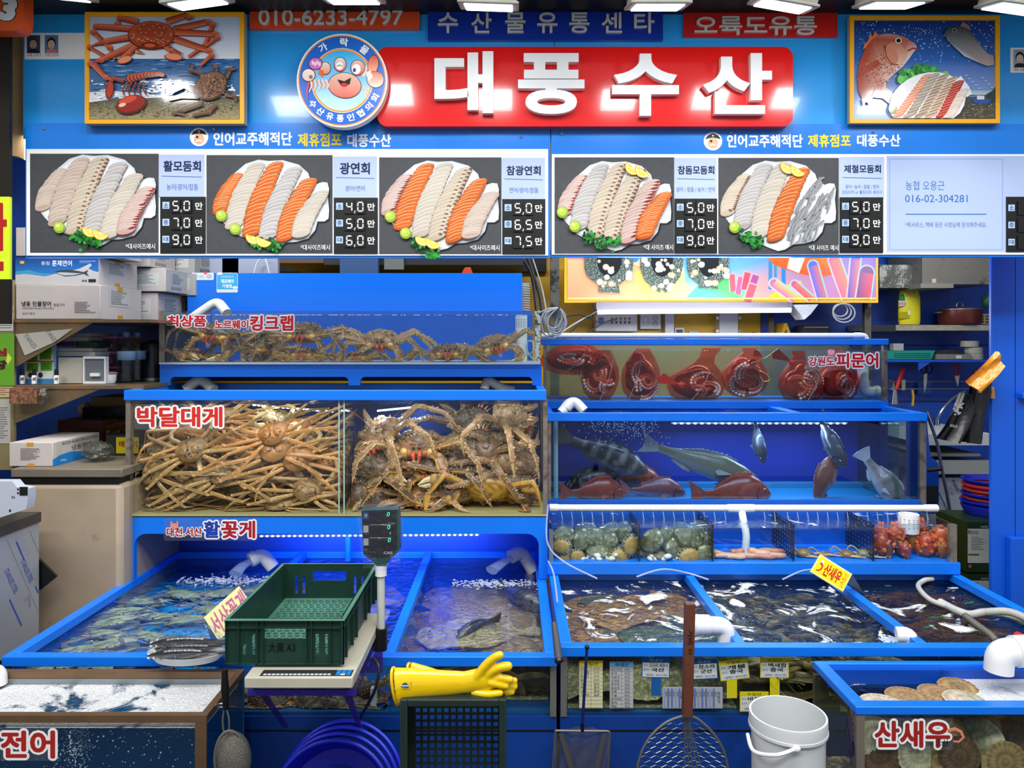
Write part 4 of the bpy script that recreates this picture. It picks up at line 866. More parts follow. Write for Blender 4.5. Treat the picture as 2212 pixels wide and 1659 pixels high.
pipe('white drain elbow inside the octopus tank beside its corner post',[pp(1864,780,3.42),pp(1864,846,3.42),pp(1898,846,3.42)],.024,name='drain_pipe',collars=[(pp(1864,822,3.42),pp(1864,834,3.42)),(pp(1890,846,3.42),pp(1898,846,3.42))])
def slotted(label,px,py0,py1,Y,r,zb=None):
 t=thing('strainer_pipe',label,'pipe',P(px,py1,Y));a,b=P(px,py1,Y),P(px,py0,Y)
 mb=MB();mb.lathe([(r*.86,0),(r,0),(r,b.z-a.z),(r*.86,b.z-a.z),(r*.86,.0)],a,20);mb.build('tube',M_PVC,t)
 mb=MB()
 for k in range(5):
  for j in range(7):th=pi+pi*(j+.5)/7;q=Vector((r*1.003*cos(th),r*1.003*sin(th),b.z-a.z-.018-k*.008));e=Vector((-sin(th),cos(th),0))*.0035;mb.add([a+q-e,a+q+e,a+q+e+Vector((0,0,.0018)),a+q-e+Vector((0,0,.0018))],[(0,1,2,3)])
 mb.build('slots',M_BLK,t)
slotted('tall white slotted standpipe at the end of the king crab tank',1126,682,784,3.22,.026)
slotted('short white slotted tube above the red sea squirts',1963,1110,1150,2.86,.037)
pipe('clear air hose looped round the standpipe',bez([pp(1112,768,3.18),pp(1118,772,3.17),pp(1148,762,3.16),pp(1152,740,3.18),pp(1140,738,3.2),pp(1140,760,3.2),pp(1155,780,3.2)]),.0028,name='air_hose',m=mat('clear_hose','#b9dff0',.2,trans=(.3,)),cat='hose',fr=.001)
M_CRAB=mat('crab_shell',vc=True,rough=.38,spec=.5,nz=(55,.28),bump=(70,.35,.004),coat=.15)
M_SNOW=mat('snow_crab_shell',vc=True,rough=.4,spec=.5,nz=(45,.16),bump=(60,.15,.003),coat=.1)
def mixc(a,b,t_):t_=max(0,min(1,t_));return tuple(a[k]+(b[k]-a[k])*t_ for k in range(3))
def king_crab(seed,pale=0,spread=1.0,droop=0.0):
 0
 R=random.Random(seed);mb=MB()
 TOP=mixc(hx('#5c4636'),hx('#b88a5e'),pale);BOT=mixc(hx('#d6a03e'),hx('#ecc98c'),pale);SP=hx('#f4dca4');PK=hx('#b07c60');DK=hx('#2a1a12')
 cf=lambda u:mixc(mixc(BOT,TOP,(u.z+.15)/.45),DK,.55*(mnoise.noise(u*7+Vector((seed,0,0)))>.18))
 def df(u):
  th=math.atan2(u.y,u.x);f=1+.07*cos(3*(th+pi/2))+.03*cos(8*th);return f*(1+.05*mnoise.noise(u*4+Vector((seed,3,1))))
 mb.ell((0,.01,.004),(.088,.078,.046),26,14,colf=cf,df=df)
 for x,y,r in((0,-.01,.024),(-.04,.02,.028),(.04,.02,.028),(0,.05,.026)):mb.ell((x,y,.03),(r,r,.020),10,6,colf=cf)
 mb.setc(TOP)
 for i in range(120):
  a,r=R.uniform(0,2*pi),sqrt(R.uniform(0,1));x,y=.082*r*cos(a),.01+.072*r*sin(a);z=.004+.044*sqrt(max(0,1-r*r*.97))
  l=R.uniform(.006,.013)*(1.3 if r>.85 else 1);n=Vector((x*6,(y-.01)*6,.5+z*6)).normalized();mb.cone((x,y,z),n*l,.0042,4,0,SP if R.random()<.55 else mixc(DK,TOP,.3))
 for sx in(-1,1):
  mb.setc('#e8a07c');mb.cone((sx*.008,-.064,.03),(sx*.004,-.022,.012),.006,5,0,SP);mb.cone((sx*.02,-.06,.03),(sx*.008,-.014,.014),.005,5,0,SP)
  mb.setc('#181210');mb.ell((sx*.010,-.076,.016),.005,6,4)
  mb.setc('#d8552a');mb.tube([(sx*.010,-.066,.004),(sx*.012,-.084,-.010),(sx*.008,-.088,-.030)],[.008,.0075,.004],7);mb.setc('#f0b48c');mb.tube([(sx*.007,-.086,-.024),(sx*.004,-.089,-.044)],[.0045,.002],6)
  mb.setc('#c8744a');mb.ell((sx*.026,-.062,-.008),(.014,.012,.014),8,6);mb.setc(BOT);mb.ell((sx*.044,-.045,-.012),(.022,.024,.022),10,6)
  mb.setc('#e08058');mb.tube([(sx*.014,-.07,.018),(sx*.03,-.095,.03),(sx*.05,-.11,.05)],[.0022,.0015,.0006],5)
 def limb(pts,rs,spn=9,claw=False):
  cl=lambda t_,q:mixc(mixc(BOT,TOP,(q.z+.05)/.5),PK,.0)
  for k in range(len(pts)-1):
   a,b=Vector(pts[k]),Vector(pts[k+1]);m_=a.lerp(b,.45);r0,r1=rs[k],rs[k+1]
   mb.tube([a,a.lerp(b,.1),m_,a.lerp(b,.9),b],[r0*.78,r0*1.0,(r0+r1)*.54,r1*1.06,r1*.75],8,0,True,.8,cl)
   mb.setc(PK);mb.ell(a,r0*.86,7,5)
   d=(b-a).normalized();s=d.cross(Vector((0,0,1)));s=s.normalized()if s.length>.1 else Vector((1,0,0));u=s.cross(d)
   mb.setc(TOP)
   for i in range(spn):
    f=R.uniform(.08,.95);th=R.uniform(-.6,pi+.6);n=s*cos(th)+u*sin(th);r=(r0*(1-f)+r1*f);mb.cone(a.lerp(b,f)+n*r*.8,n*R.uniform(.006,.011)+d*.003,.0036,4,0,SP)
  if not claw:
   a,b=Vector(pts[-2]),Vector(pts[-1]);mb.setc('#d88a4a');mb.cone(b,(b-a).normalized()*.022,rs[-1]*.8,6,0,hx('#4a2a18'))
 for sx in(-1,1):
  for k in range(3):
   ya=-.02+k*.035;ang=(-.55+k*.62)+R.uniform(-.22,.22);up=R.uniform(.25,.8);L1,L2,L3=.088,.072,.085
   d1=Vector((sx*cos(ang)*spread,sin(ang)-.1,up*.55-droop)).normalized();d2=Vector((sx*cos(ang)*.8,sin(ang)-.45,-.35-R.uniform(0,.4)-droop)).normalized();d3=Vector((sx*(cos(ang)*.25+R.uniform(-.3,.5)),-.5,-.8)).normalized()
   p0=Vector((sx*.062,ya,-.004));p1=p0+d1*.03;p2=p1+d1*L1;p3=p2+d2*.04;p4=p3+d2*L2;p5=p4+d3*L3*.8
   limb([p0,p1,p2,p3,p4,p5],[.015,.015,.0135,.012,.0105,.005])
  big=sx==(1 if seed%2 else-1);s_=1.35 if big else 1.0
  p0=Vector((sx*.045,-.045,-.014));p1=p0+Vector((sx*.035,-.03,-.004));p2=p1+Vector((sx*.018,-.02,-.038));p3=p2+Vector((-sx*.02,-.012,-.03))
  limb([p0,p1,p2,p3],[.013,.015*s_,.016*s_,.017*s_],6,True)
  d=Vector((-sx*.9,-.1,-.25)).normalized();mb.setc(mixc(TOP,BOT,.5));mb.ell(p3+d*.01,(.018*s_,.015*s_,.019*s_),10,7)
  mb.setc('#e9d8ae');mb.tube([p3+d*.012+Vector((0,0,.009)),p3+d*.036*s_+Vector((0,0,.008)),p3+d*.055*s_],[.010*s_,.007*s_,.002],7);mb.tube([p3+d*.008-Vector((0,0,.008)),p3+d*.034*s_-Vector((0,0,.013)),p3+d*.052*s_-Vector((0,0,.006))],[.009*s_,.007*s_,.002],7)
 return mb.mesh('king_crab',M_CRAB)
def snow_crab(seed,orange=0):
 0
 R=random.Random(seed);mb=MB()
 TOP=mixc(hx('#a8844e'),hx('#c8843e'),orange);BOT=hx('#dab67e');DK=mixc(hx('#5e4a2a'),hx('#8a5424'),orange);BK=hx('#0e0b0a')
 spots=[(R.uniform(-.9,.9),R.uniform(.25,.95))for i in range(16)]
 def cf(u):
  c=mixc(BOT,mixc(TOP,DK,.5+.9*mnoise.noise(u*3+Vector((seed,0,0)))),(u.z+.3)/.5)
  return c
 mb.ell((0,0,0),(.060,.052,.022),24,12,colf=cf,df=lambda u:1+.10*cos(math.atan2(u.y,u.x)*3+pi/2)+.02*sin(13*math.atan2(u.y,u.x)))
 mb.ell((-.02,.012,.010),(.022,.024,.015),10,6,colf=cf);mb.ell((.02,.012,.010),(.022,.024,.015),10,6,colf=cf);mb.ell((0,-.012,.012),(.02,.024,.013),10,6,colf=cf)
 mb.setc(BK)
 for a,b in spots:
  r=sqrt(a*a+b*b);
  if r<.95:mb.ell((a*.055,b*.047,.0235*sqrt(max(.05,1-r*r))+.003),(R.uniform(.0026,.0052),R.uniform(.0024,.004),.0018),6,4)
 mb.setc(DK);mb.tube([(.05*cos(t_/9*pi),.006+.047*sin(t_/9*pi),-.002)for t_ in range(10)],.0022,5)
 for sx in(-1,1):
  mb.setc(BK);mb.ell((sx*.013,-.05,.006),.0035,6,4);mb.setc(TOP);mb.cone((sx*.007,-.048,.004),(sx*.002,-.014,.002),.004,5)
  for k in range(4):
   ang=(-.5+k*.40)+R.uniform(-.12,.12);up=R.uniform(.1,.55);L1,L2,L3=R.uniform(.10,.125),.088,.065
   if k==3:L1,L2,L3=.07,.05,.045
   d1=Vector((sx*cos(ang),sin(ang),up*.6)).normalized();d2=Vector((sx*cos(ang)*.95,sin(ang)-.2,-.1-R.uniform(0,.35))).normalized();d3=Vector((sx*cos(ang)*R.uniform(.1,.9),-.4,-.5)).normalized()
   p0=Vector((sx*.045,-.012+k*.017,-.006));p1=p0+d1*.022;p2=p1+d1*L1;p3=p2+d2*.024;p4=p3+d2*L2;p5=p4+d3*L3
   cl=lambda t_,q:mixc(BOT,TOP,(q.z+.2)/.6)
   for a,b,r0,r1 in((p0,p1,.0075,.0075),(p1,p2,.0085,.0070),(p2,p3,.0062,.0062),(p3,p4,.0066,.0056),(p4,p5,.0052,.0016)):
    mb.tube([a,a.lerp(b,.5),b],[r0*.85,(r0+r1)*.55,r1],7,0,True,.72,cl)
   for p in(p1,p2,p3,p4):mb.setc('#d9a86a');mb.ell(p,.0062,6,4)
  p0=Vector((sx*.034,-.036,-.006));p1=p0+Vector((sx*.04,-.03,.004));p2=p1+Vector((sx*.008,-.035,-.015));p3=p2+Vector((-sx*.03,-.032,-.015));p4=p3+Vector((-sx*.022,-.006,-.004))
  mb.setc(BOT);mb.tube([p0,p1],[.0075,.0085],8);mb.tube([p1,p2],[.008,.009],8);mb.tube([p2,p3],[.009,.011],8);mb.tube([p3,p4],[.008,.002],6);mb.tube([p3-Vector((0,0,.006)),p4-Vector((0,0,.01))],[.006,.002],6)
 return mb.mesh('snow_crab',M_SNOW)
def blue_crab(seed):
 0
 R=random.Random(seed);mb=MB();TOP,DK,BL,PL=hx('#7f8a6c'),hx('#565a4a'),hx('#6f7f9a'),hx('#cfc4ae')
 cf=lambda u:mixc(PL,mixc(TOP,hx('#aab09a'),.5+mnoise.noise(u*4+Vector((seed,1,0)))),(u.z+.1)/.25)
 def df(u):
  th=math.atan2(u.y,u.x);s=abs(cos(th));return 1+.34*s**14+.03*sin(16*th)*(u.y<0)
 mb.ell((0,0,0),(.062,.036,.014),40,10,colf=cf,df=df)
 mb.ell((0,.004,.006),(.034,.022,.011),14,6,colf=cf)
 mb.setc(DK)
 for sx in(-1,1):
  for i in range(7):t_=-pi/2+sx*(.35+i*.16);mb.cone((.058*cos(t_),.033*sin(t_),0),(.008*cos(t_),.008*sin(t_),0),.003,4)
  mb.setc(hx('#15100e'));mb.ell((sx*.014,-.036,.004),.003,6,4)
  op=R.uniform(-.3,.5);p0=Vector((sx*.045,-.022,-.002));p1=p0+Vector((sx*.045,-.022+op*.02,.002));p2=p1+Vector((sx*.006,-.026,0));p3=p2+Vector((-sx*(.045-op*.03),-.026,.002))
  cl=lambda t_,q:mixc(PL,mixc(DK,BL,.3+.5*t_),(q.z+.3)/.5)
  mb.tube([p0,p1],[.007,.010],8,0,True,.8,cl);mb.tube([p1,p2],[.008,.009],8,0,True,.8,cl);mb.tube([p2,p2.lerp(p3,.5),p3],[.008,.012,.009],8,0,True,.7,cl)
  d=(p3-p2).normalized();mb.setc('#8a6a86');mb.tube([p3,p3+d*.034+Vector((0,-.006,0))],[.006,.0012],6);mb.tube([p3+Vector((0,.008,0)),p3+d*.032+Vector((0,.004,0))],[.005,.0012],6)
  for k in range(3):
   a=-.1+k*.35+R.uniform(-.15,.15);q0=Vector((sx*.05,-.008+k*.012,-.004));q1=q0+Vector((sx*cos(a)*.04,sin(a)*.04,.006));q2=q1+Vector((sx*cos(a+.4)*.034,sin(a-.5)*.034,-.008));mb.setc('#9a93a2');mb.tube([q0,q1,q2],[.004,.0038,.0012],6,0,True,.7)
  q0=Vector((sx*.035,.028,-.004));q1=q0+Vector((sx*.035,.018,.004));q2=q1+Vector((sx*.028,.014,-.002));mb.setc('#7c8474');mb.tube([q0,q1],[.006,.005],7);mb.ell(q2,(.018,.010,.003),10,5)
 return mb.mesh('blue_crab',M_SNOW)
x0,x1=XX(284,YA),XX(1172,YA);z0,z1=zt+.008,ZZ(671,YT)
KING=[king_crab(s,p,1,d)for s,p,d in((1,0,0),(2,.15,.1),(3,.75,0),(4,.1,.2),(5,.45,0),(6,0,.3))]
SNOW=[snow_crab(s,o)for s,o in((11,.2),(12,0),(13,1),(14,.1),(15,.8),(16,0))]
BLUE=[blue_crab(s)for s in(21,22,23,24)]
rr=radians
for px,py,Y,tx,yw,ro,sc,k,lb in[(475,722,3.17,10,-12,4,.98,0,'brown spiny king crab facing out under the 최상품 sticker'),(655,722,3.17,8,4,0,.98,1,'king crab with red mouthparts right beside the 킹크랩 sticker end'),(822,738,3.16,14,6,0,.92,2,'pale cream king crab with raised front in the middle of the top tier'),(1066,748,3.16,10,18,-14,.9,4,'pale king crab leaning toward the white slotted standpipe'),(560,752,3.27,5,60,5,.9,3,'king crab side on between the first two facing crabs of the top tier'),(655,768,3.10,-6,0,0,.72,5,'low dark king crab crouching under the one beside the 킹크랩 sticker'),(775,774,3.10,-6,-8,0,.66,0,'low dark king crab below the pale middle one of the top tier'),(965,764,3.14,0,8,0,.8,3,'dark king crab low between the two pale ones of the top tier'),(412,768,3.14,-10,40,0,.66,1,'small dark king crab in the corner under the 최상품 sticker')]:
 inst_in(KING[k],'king_crab',P(px,py,Y),(rr(tx),rr(ro),rr(yw)),lb,'crab','king crabs in the top tank',sc*.98,(kx0+.004,kx1-.004,YT+.012,YTB-.02,z0+.003,z1-.02),.02)
for px,py,Y,tx,yw,ro,sc,k,lb in[(820,940,2.95,35,-20,-28,1.0,2,'orange tinted king crab tied with a pink band at the upper corner'),(905,962,2.93,12,0,0,1.08,4,'pale pink king crab facing out at the centre of the king crab half'),(1025,912,3.08,50,150,10,.95,0,'dark king crab hanging back with one leg raised high'),(1105,900,3.0,30,80,25,1.0,2,'pale king crab with dark dots in the top corner by the post'),(1034,965,2.94,45,165,-15,1.02,1,'king crab showing its spotted back beside the pale central one'),(1112,985,2.95,55,190,20,1.0,4,'king crab with banded legs below the one in the top corner'),(818,1000,2.93,30,150,-20,1.0,3,'dark king crab under the orange tinted one beside the glass divider'),(930,1010,2.91,18,6,0,1.0,0,'brown king crab facing out directly under the pale central one'),(1055,1060,2.90,-35,180,0,1.05,5,'upside king crab showing a pale belly edge low by the corner'),(905,1072,2.90,20,8,5,.95,2,'pale king crab low behind the scale display'),(800,1065,2.90,40,170,10,1.0,5,'dark king crab in the bottom corner beside the scale display'),(985,1050,2.92,30,-150,12,1.0,3,'dark king crab between the two low facing ones'),(1125,1050,2.93,45,140,30,.95,1,'king crab with striped yellow legs against the corner post, low down'),(870,1030,3.05,40,200,0,1.0,5,'king crab half hidden in the middle of the dark pile'),(1000,1000,3.06,40,170,0,1.0,1,'king crab half hidden behind the spotted back')]:
 inst_in(KING[k],'king_crab',P(px,py,Y),(rr(tx),rr(ro),rr(yw)),lb,'crab','king crabs in the large tank',sc,(xd+.012,x1-.004,YA+.012,YB_-.02,gz0+.004,gz1-.012))
t=tag(MB().tube(bez([P(752,885,2.82),P(775,900,2.83),P(812,923,2.86),P(850,900,2.84),P(888,870,2.82)]),[.0055,.005,.0045,.004,.004]+[.003]*28,6,flat=.3).build('plastic_band',mat('coral_band','#e8604c',.35)),'coral pink plastic band tied round the orange tinted king crab','band')
R=random.Random(77);n=0
rows=[(905,[(480,4),(600,5)]),(925,[(350,4),(640,2)]),(932,[(410,2),(540,4),(590,2)]),(968,[(330,1),(412,0),(500,2),(592,4),(680,0)]),(990,[(350,3),(470,5),(555,1),(640,4),(705,2)]),(1020,[(330,5),(400,1),(484,3),(560,0),(640,1),(700,3)]),(1050,[(345,3),(426,0),(505,1),(590,5),(665,3)]),(1072,[(320,1),(400,5),(480,0),(560,3),(640,1),(705,5)]),(1094,[(350,3),(428,1),(520,5),(600,3),(680,0)])]
HT=['topmost layer','second layer from the top','layer under the sticker','upper middle layer','middle layer','lower middle layer','layer third from the bottom','layer second from the bottom','bottom layer']
OR=['first','second','third','fourth','fifth','sixth']
for ri,(py,lst)in enumerate(rows):
 for ci,(px,k)in enumerate(lst):
  fr_=(px,py)in((592,968),(412,968),(484,1020),(640,990),(426,1050),(600,1094),(590,932),(330,1020),(665,1050));Y=2.842 if fr_ else 2.92+R.uniform(0,.05)+(.05 if ri<2 else 0)+(ci%2)*.06
  sc=1.0+R.uniform(-.05,.12);px2=max(375,min(640,px))if True else px
  inst_in(SNOW[k],'snow_crab',P(px,py+R.uniform(-5,5),Y),(rr(R.uniform(44,60)if fr_ else R.uniform(28,58)),rr(R.uniform(-14,14)),rr(R.uniform(-16,16)+(180 if fr_ or R.random()<.72 else 0))),'%s snow crab, %s from the corner post in the %s'%(['tan','olive tan','orange','pale tan','orange speckled','brownish'][k],OR[ci],HT[ri]),'crab','snow crabs piled in the large tank',sc*.97,(x0+.004,xd-.012,YA+.012,YB_-.02,gz0+.004,gz1-.012));n+=1
sp=[(300,1278),(395,1270),(480,1262),(565,1252),(262,1302),(335,1306),(398,1312),(462,1300),(522,1290),(235,1338),(330,1350),(395,1352),(178,1368),(245,1362),(140,1395),(222,1412),(330,1412),(110,1416),(300,1385),(170,1320),(430,1380),(60,1424)]
wh=['at the back edge of the trough','second along the back edge','third along the back edge','behind the paper tent sign, close to the spout','beside the slanting rim in the second row','second in the second row','third in the second row','behind the yellow paper sign','nearest the divider by the paper sign','touching the slanting rim midway','alone on the blue floor midway','beside the one alone on the blue floor','tan shelled, near the slanting rim','below the one touching the rim','large, near the front corner','at the front rim beside the corner one','just behind the fish tray','pressed into the front corner','between the fish tray and the blue floor','leaning on the glass of the slanting side','hidden partly behind the fish tray','at the very tip of the front corner']
for i,(px,py)in enumerate(sp):
 Z=.685;dY=(CZ-Z)*FP/(py-HY+34*(py-1230)/200+14);Y=max(2.2,min(3.02,dY));q=P(px,py,Y);x=max(LX0+.10,min(LD[0]-.10,q.x))
 inst(BLUE[i%4],'blue_crab',(x,Y,Z+(.012 if i%3==1 else 0)),(rr(R.uniform(-4,8)),rr(R.uniform(-6,6)),rr(R.uniform(-35,45)+(180 if i%3==0 else 0))),'grey green blue crab '+wh[i],'crab','blue crabs in the trough',.84)
_hx=hx
M_FISH=mat('fish_skin',vc=True,rough=.3,spec=.6,nz=(90,.12),bump=(160,.15,.002),coat=.2)
M_FLAT=mat('flatfish_skin',vc=True,rough=.4,spec=.5,nz=(70,.3),dirt=('#d9cfa2',260,.66,.72),bump=(120,.2,.002))
def spl(tab,t_):
 for i in range(len(tab)-1):
  if t_<=tab[i+1][0]:
   a,b=tab[i],tab[i+1];f=(t_-a[0])/(b[0]-a[0]);f=f*f*(3-2*f)*.5+f*.5;return a[1]+(b[1]-a[1])*f
 return tab[-1][1]
def fish(name,L,H,Wd,cf,fin,kind='bream',bend=0,eye='#c8b890',seed=0):
 0
 mb=MB();R=random.Random(seed)
 prof={'bream':[(0,.12),(.06,.42),(.16,.78),(.3,1),(.5,.92),(.7,.58),(.85,.26),(1,.2)],'bass':[(0,.12),(.08,.45),(.2,.78),(.38,1),(.6,.88),(.8,.5),(.92,.32),(1,.34)],'grouper':[(0,.2),(.07,.52),(.2,.86),(.36,1),(.58,.9),(.78,.58),(.9,.38),(1,.36)]}[kind]
 arch={'bream':.10,'bass':.02,'grouper':.04}[kind]
 N,K=26,16;vs_,cs=[],[]
 for i in range(N+1):
  u=i/N;h=spl(prof,u)*H/2;w=h/(H/2)*Wd/2*(1-.55*max(0,u-.6)/.4);zc=arch*H*sin(pi*min(1,u*1.2))-.04*H*(1-u)
  for j in range(K):
   th=2*pi*j/K;s_=sin(th);c_=cos(th)
   vs_.append((L*(.5-u),w*c_*(1-.15*abs(s_)),zc+h*s_));cs.append(cf(u,s_))
 fs=[(i*K+j,i*K+(j+1)%K,(i+1)*K+(j+1)%K,(i+1)*K+j)for i in range(N)for j in range(K)]+[tuple(range(K))[::-1],tuple(range(N*K,(N+1)*K))]
 mb.add(vs_,fs,0,cs);fc,fe=[hx(x)if isinstance(x,str)else x for x in fin]
 def finp(pts,y=0,th=.0022,tilt=0):
  n=len(pts);a=[Vector((x,y-th+z*0+tilt*k/n,z))for k,(x,z)in enumerate(pts)];b=[p+Vector((0,th*2,0))for p in a]
  cc=[mixc(fc,fe,(k%3)/2)for k in range(n)]
  mb.add(a+b,[tuple(range(n)),tuple(range(n,2*n))[::-1]]+[(i,(i+1)%n,n+(i+1)%n,n+i)for i in range(n)],0,cc*2)
 tl=-L/2;h=H*.2;fk=.25 if kind!='grouper' else-.1
 finp([(tl+.01,h*.45),(tl-L*.10,H*.30),(tl-L*.19,H*.42),(tl-L*(.19-.08*fk*4*.5),H*.18),(tl-L*.19*(1-fk),0),(tl-L*(.19-.08*fk*4*.5),-H*.18),(tl-L*.19,-H*.40),(tl-L*.10,-H*.28),(tl+.01,-h*.45)])
 top=lambda u:arch*H*sin(pi*min(1,u*1.2))-.04*H*(1-u)+spl(prof,u)*H/2
 bot=lambda u:arch*H*sin(pi*min(1,u*1.2))-.04*H*(1-u)-spl(prof,u)*H/2
 up=[];
 for k in range(13):u=.27+k*.045;up.append((L*(.5-u),top(u)-.004))
 sp=[(L*(.5-(.27+k*.0225)),top(.27+k*.0225)+H*(.10 if k%2 else.055)*(1-abs(k-10)/26))for k in range(24)]
 finp(up+sp[::-1])
 finp([(L*(.5-u),bot(u)+.004)for u in(.66,.72,.78,.84)]+[(L*(.5-.86),bot(.84)-H*.04),(L*(.5-.74),bot(.72)-H*.13),(L*(.5-.67),bot(.66)-H*.10)])
 finp([(L*.18,bot(.32)+.006),(L*.08,bot(.42)-H*.15),(L*.14,bot(.36)-H*.10)],y=Wd*.12)
 for s in(-1,1):
  y=s*Wd*.5;n=7;pts=[Vector((L*.20,y*.88,-H*.06))]+[Vector((L*(.06-.02*k*(6-k)/6),y*(1.1+.1*k/6),-H*(.02+.035*k)))for k in range(n)]
  mb.add(pts+[p+Vector((0,s*.002,0))for p in pts],[tuple(range(n+1)),tuple(range(n+1,2*n+2))[::-1]],0,[fe]*(2*n+2))
  ez=H*(.12 if kind=='bream' else.08);ex=L*(.5-.115);mb.setc(eye);w=Wd*.27;mb.ell((ex,s*w,ez),(H*.058,.006,H*.058),12,6);mb.setc('#08080a');mb.ell((ex,s*(w+.0045),ez),(H*.032,.0035,H*.032),10,6)
  mb.setc(cf(.05,-.6));mb.tube([(L*.488,s*.004,-H*.06),(L*.45,s*Wd*.15,-H*.10)],.0035,6)
  mb.setc(mixc(cf(.2,0),(0,0,0),.55));mb.tube([(L*(.5-.20),s*Wd*.435,H*.20),(L*(.5-.245),s*Wd*.475,H*.02),(L*(.5-.215),s*Wd*.44,-H*.18)],.0022,5)
 if bend:
  k=bend/L
  def B(p):
   a=k*p.x;return Vector((sin(a)/k-p.y*sin(a),p.y*cos(a)+(1-cos(a))/k,p.z))if abs(k)>1e-6 else p
  mb.v=[B(p)for p in mb.v]
 return mb.mesh(name,M_FISH)
red=lambda u,v:mixc(mixc(hx('#a04628'),hx('#a89088'),max(0,-v*1.1-.1)),hx('#7c2a1c'),.4*(v>.5)+.25*(mnoise.noise(Vector((u*14,v*6,1)))>.2))
redp=lambda u,v:mixc(mixc(hx('#7c4444'),hx('#7c98bc'),max(0,-v*1.2)),hx('#6a3838'),.5*(v>.5))
def grp(u,v):
 b=sin(u*38+.8*v)+.7*mnoise.noise(Vector((u*12,v*4,2)));return mixc(mixc(hx('#2c2622'),hx('#8d8676'),b>.35),hx('#8fa4ac'),max(0,-v-.45))if.16<u<.85 else hx('#4c443c')
def grp2(u,v):return mixc(hx('#141211'),hx('#7e786c'),mnoise.noise(Vector((u*16,v*5,7)))>.12)
bas=lambda u,v:mixc(mixc(hx('#74745a'),hx('#9aa6a4'),max(0,-v*1.3)),hx('#4c4c38'),max(0,v*.9))
gry=lambda u,v:mixc(mixc(hx('#3a3f48'),hx('#8d98a8'),max(0,-v)),hx('#22252c'),.5*(mnoise.noise(Vector((u*9,v*4,3)))>.15))
pal=lambda u,v:mixc(mixc(hx('#8a847c'),hx('#d8d8d4'),max(0,-v)),hx('#6e665c'),.6*(sin(u*40)>.4)*(v>-.3))
brn=lambda u,v:mixc(mixc(hx('#84503a'),hx('#b9a8a4'),max(0,-v*1.2)),hx('#7a3e2a'),.4*(v>.4))
F={'red':fish('sea_bream',.24,.115,.06,red,('#8a3626','#b0604a'),'bream',0,'#d8a060',1),'redp':fish('sea_bream',.25,.11,.06,redp,('#7a4240','#a07070'),'bream',0,'#30303a',2),'grp':fish('grouper',.36,.115,.075,grp,('#3c3630','#5a5248'),'grouper',.25,'#4a4238',3),'grp2':fish('grouper',.30,.12,.08,grp2,('#1c1a18','#3a3632'),'grouper',-.2,'#4a4238',4),'bas':fish('sea_bass',.42,.105,.07,bas,('#7c8078','#a4aaa4'),'bass',.2,'#6c6c50',5),'gry':fish('grouper',.26,.105,.075,gry,('#2c2e34','#585e68'),'grouper',.3,'#8890a0',6),'pal':fish('grouper',.26,.11,.075,pal,('#b9bab4','#d5d8d4'),'grouper',-.3,'#50483c',7),'brn':fish('sea_bream',.28,.11,.06,brn,('#7e4a38','#9c6a54'),'bream',.25,'#50483c',8)}
GF='fish swimming in the blue backed tank'
for k,px,py,Y,rot,sc,nm,lb in[('red',1290,1064,3.06,(0,2,8),1.0,'sea_bream','red sea bream resting on the bottom at the end nearest the crab tanks'),('redp',1420,1062,3.14,(0,4,5),.98,'sea_bream','purplish red bream with pale blue belly, second along the bottom'),('red',1590,1066,3.07,(0,0,4),1.22,'sea_bream','large red sea bream on the bottom below the sea bass'),('red',1375,1036,3.28,(0,0,10),.95,'sea_bream','dark red bream partly hidden behind the striped grouper head'),('grp',1318,985,3.20,(0,22,0),.98,'grouper','black and grey striped grouper swimming head down'),('grp2',1270,1042,3.25,(0,-16,0),.95,'grouper','dark mottled grouper lying behind the first red bream'),('bas',1535,1005,3.12,(0,18,0),1.08,'sea_bass','long silver olive sea bass crossing the middle of the tank'),('gry',1638,955,3.24,(0,66,-78),.72,'grouper','grey fish turned nose down near the LED row'),('gry',1797,958,3.14,(0,52,-70),.85,'grouper','brown grey grouper facing out with fins spread below the LED row'),('brn',1782,1040,3.12,(0,-62,18),.92,'sea_bream','reddish bream swimming steeply upward, tail down'),('pal',1912,1045,3.09,(0,55,-30),.90,'grouper','pale banded grouper diving in the end compartment')]:
 inst(F[k],nm,P(px,py,Y),tuple(rr(a)for a in rot),lb,'fish',GF,sc)
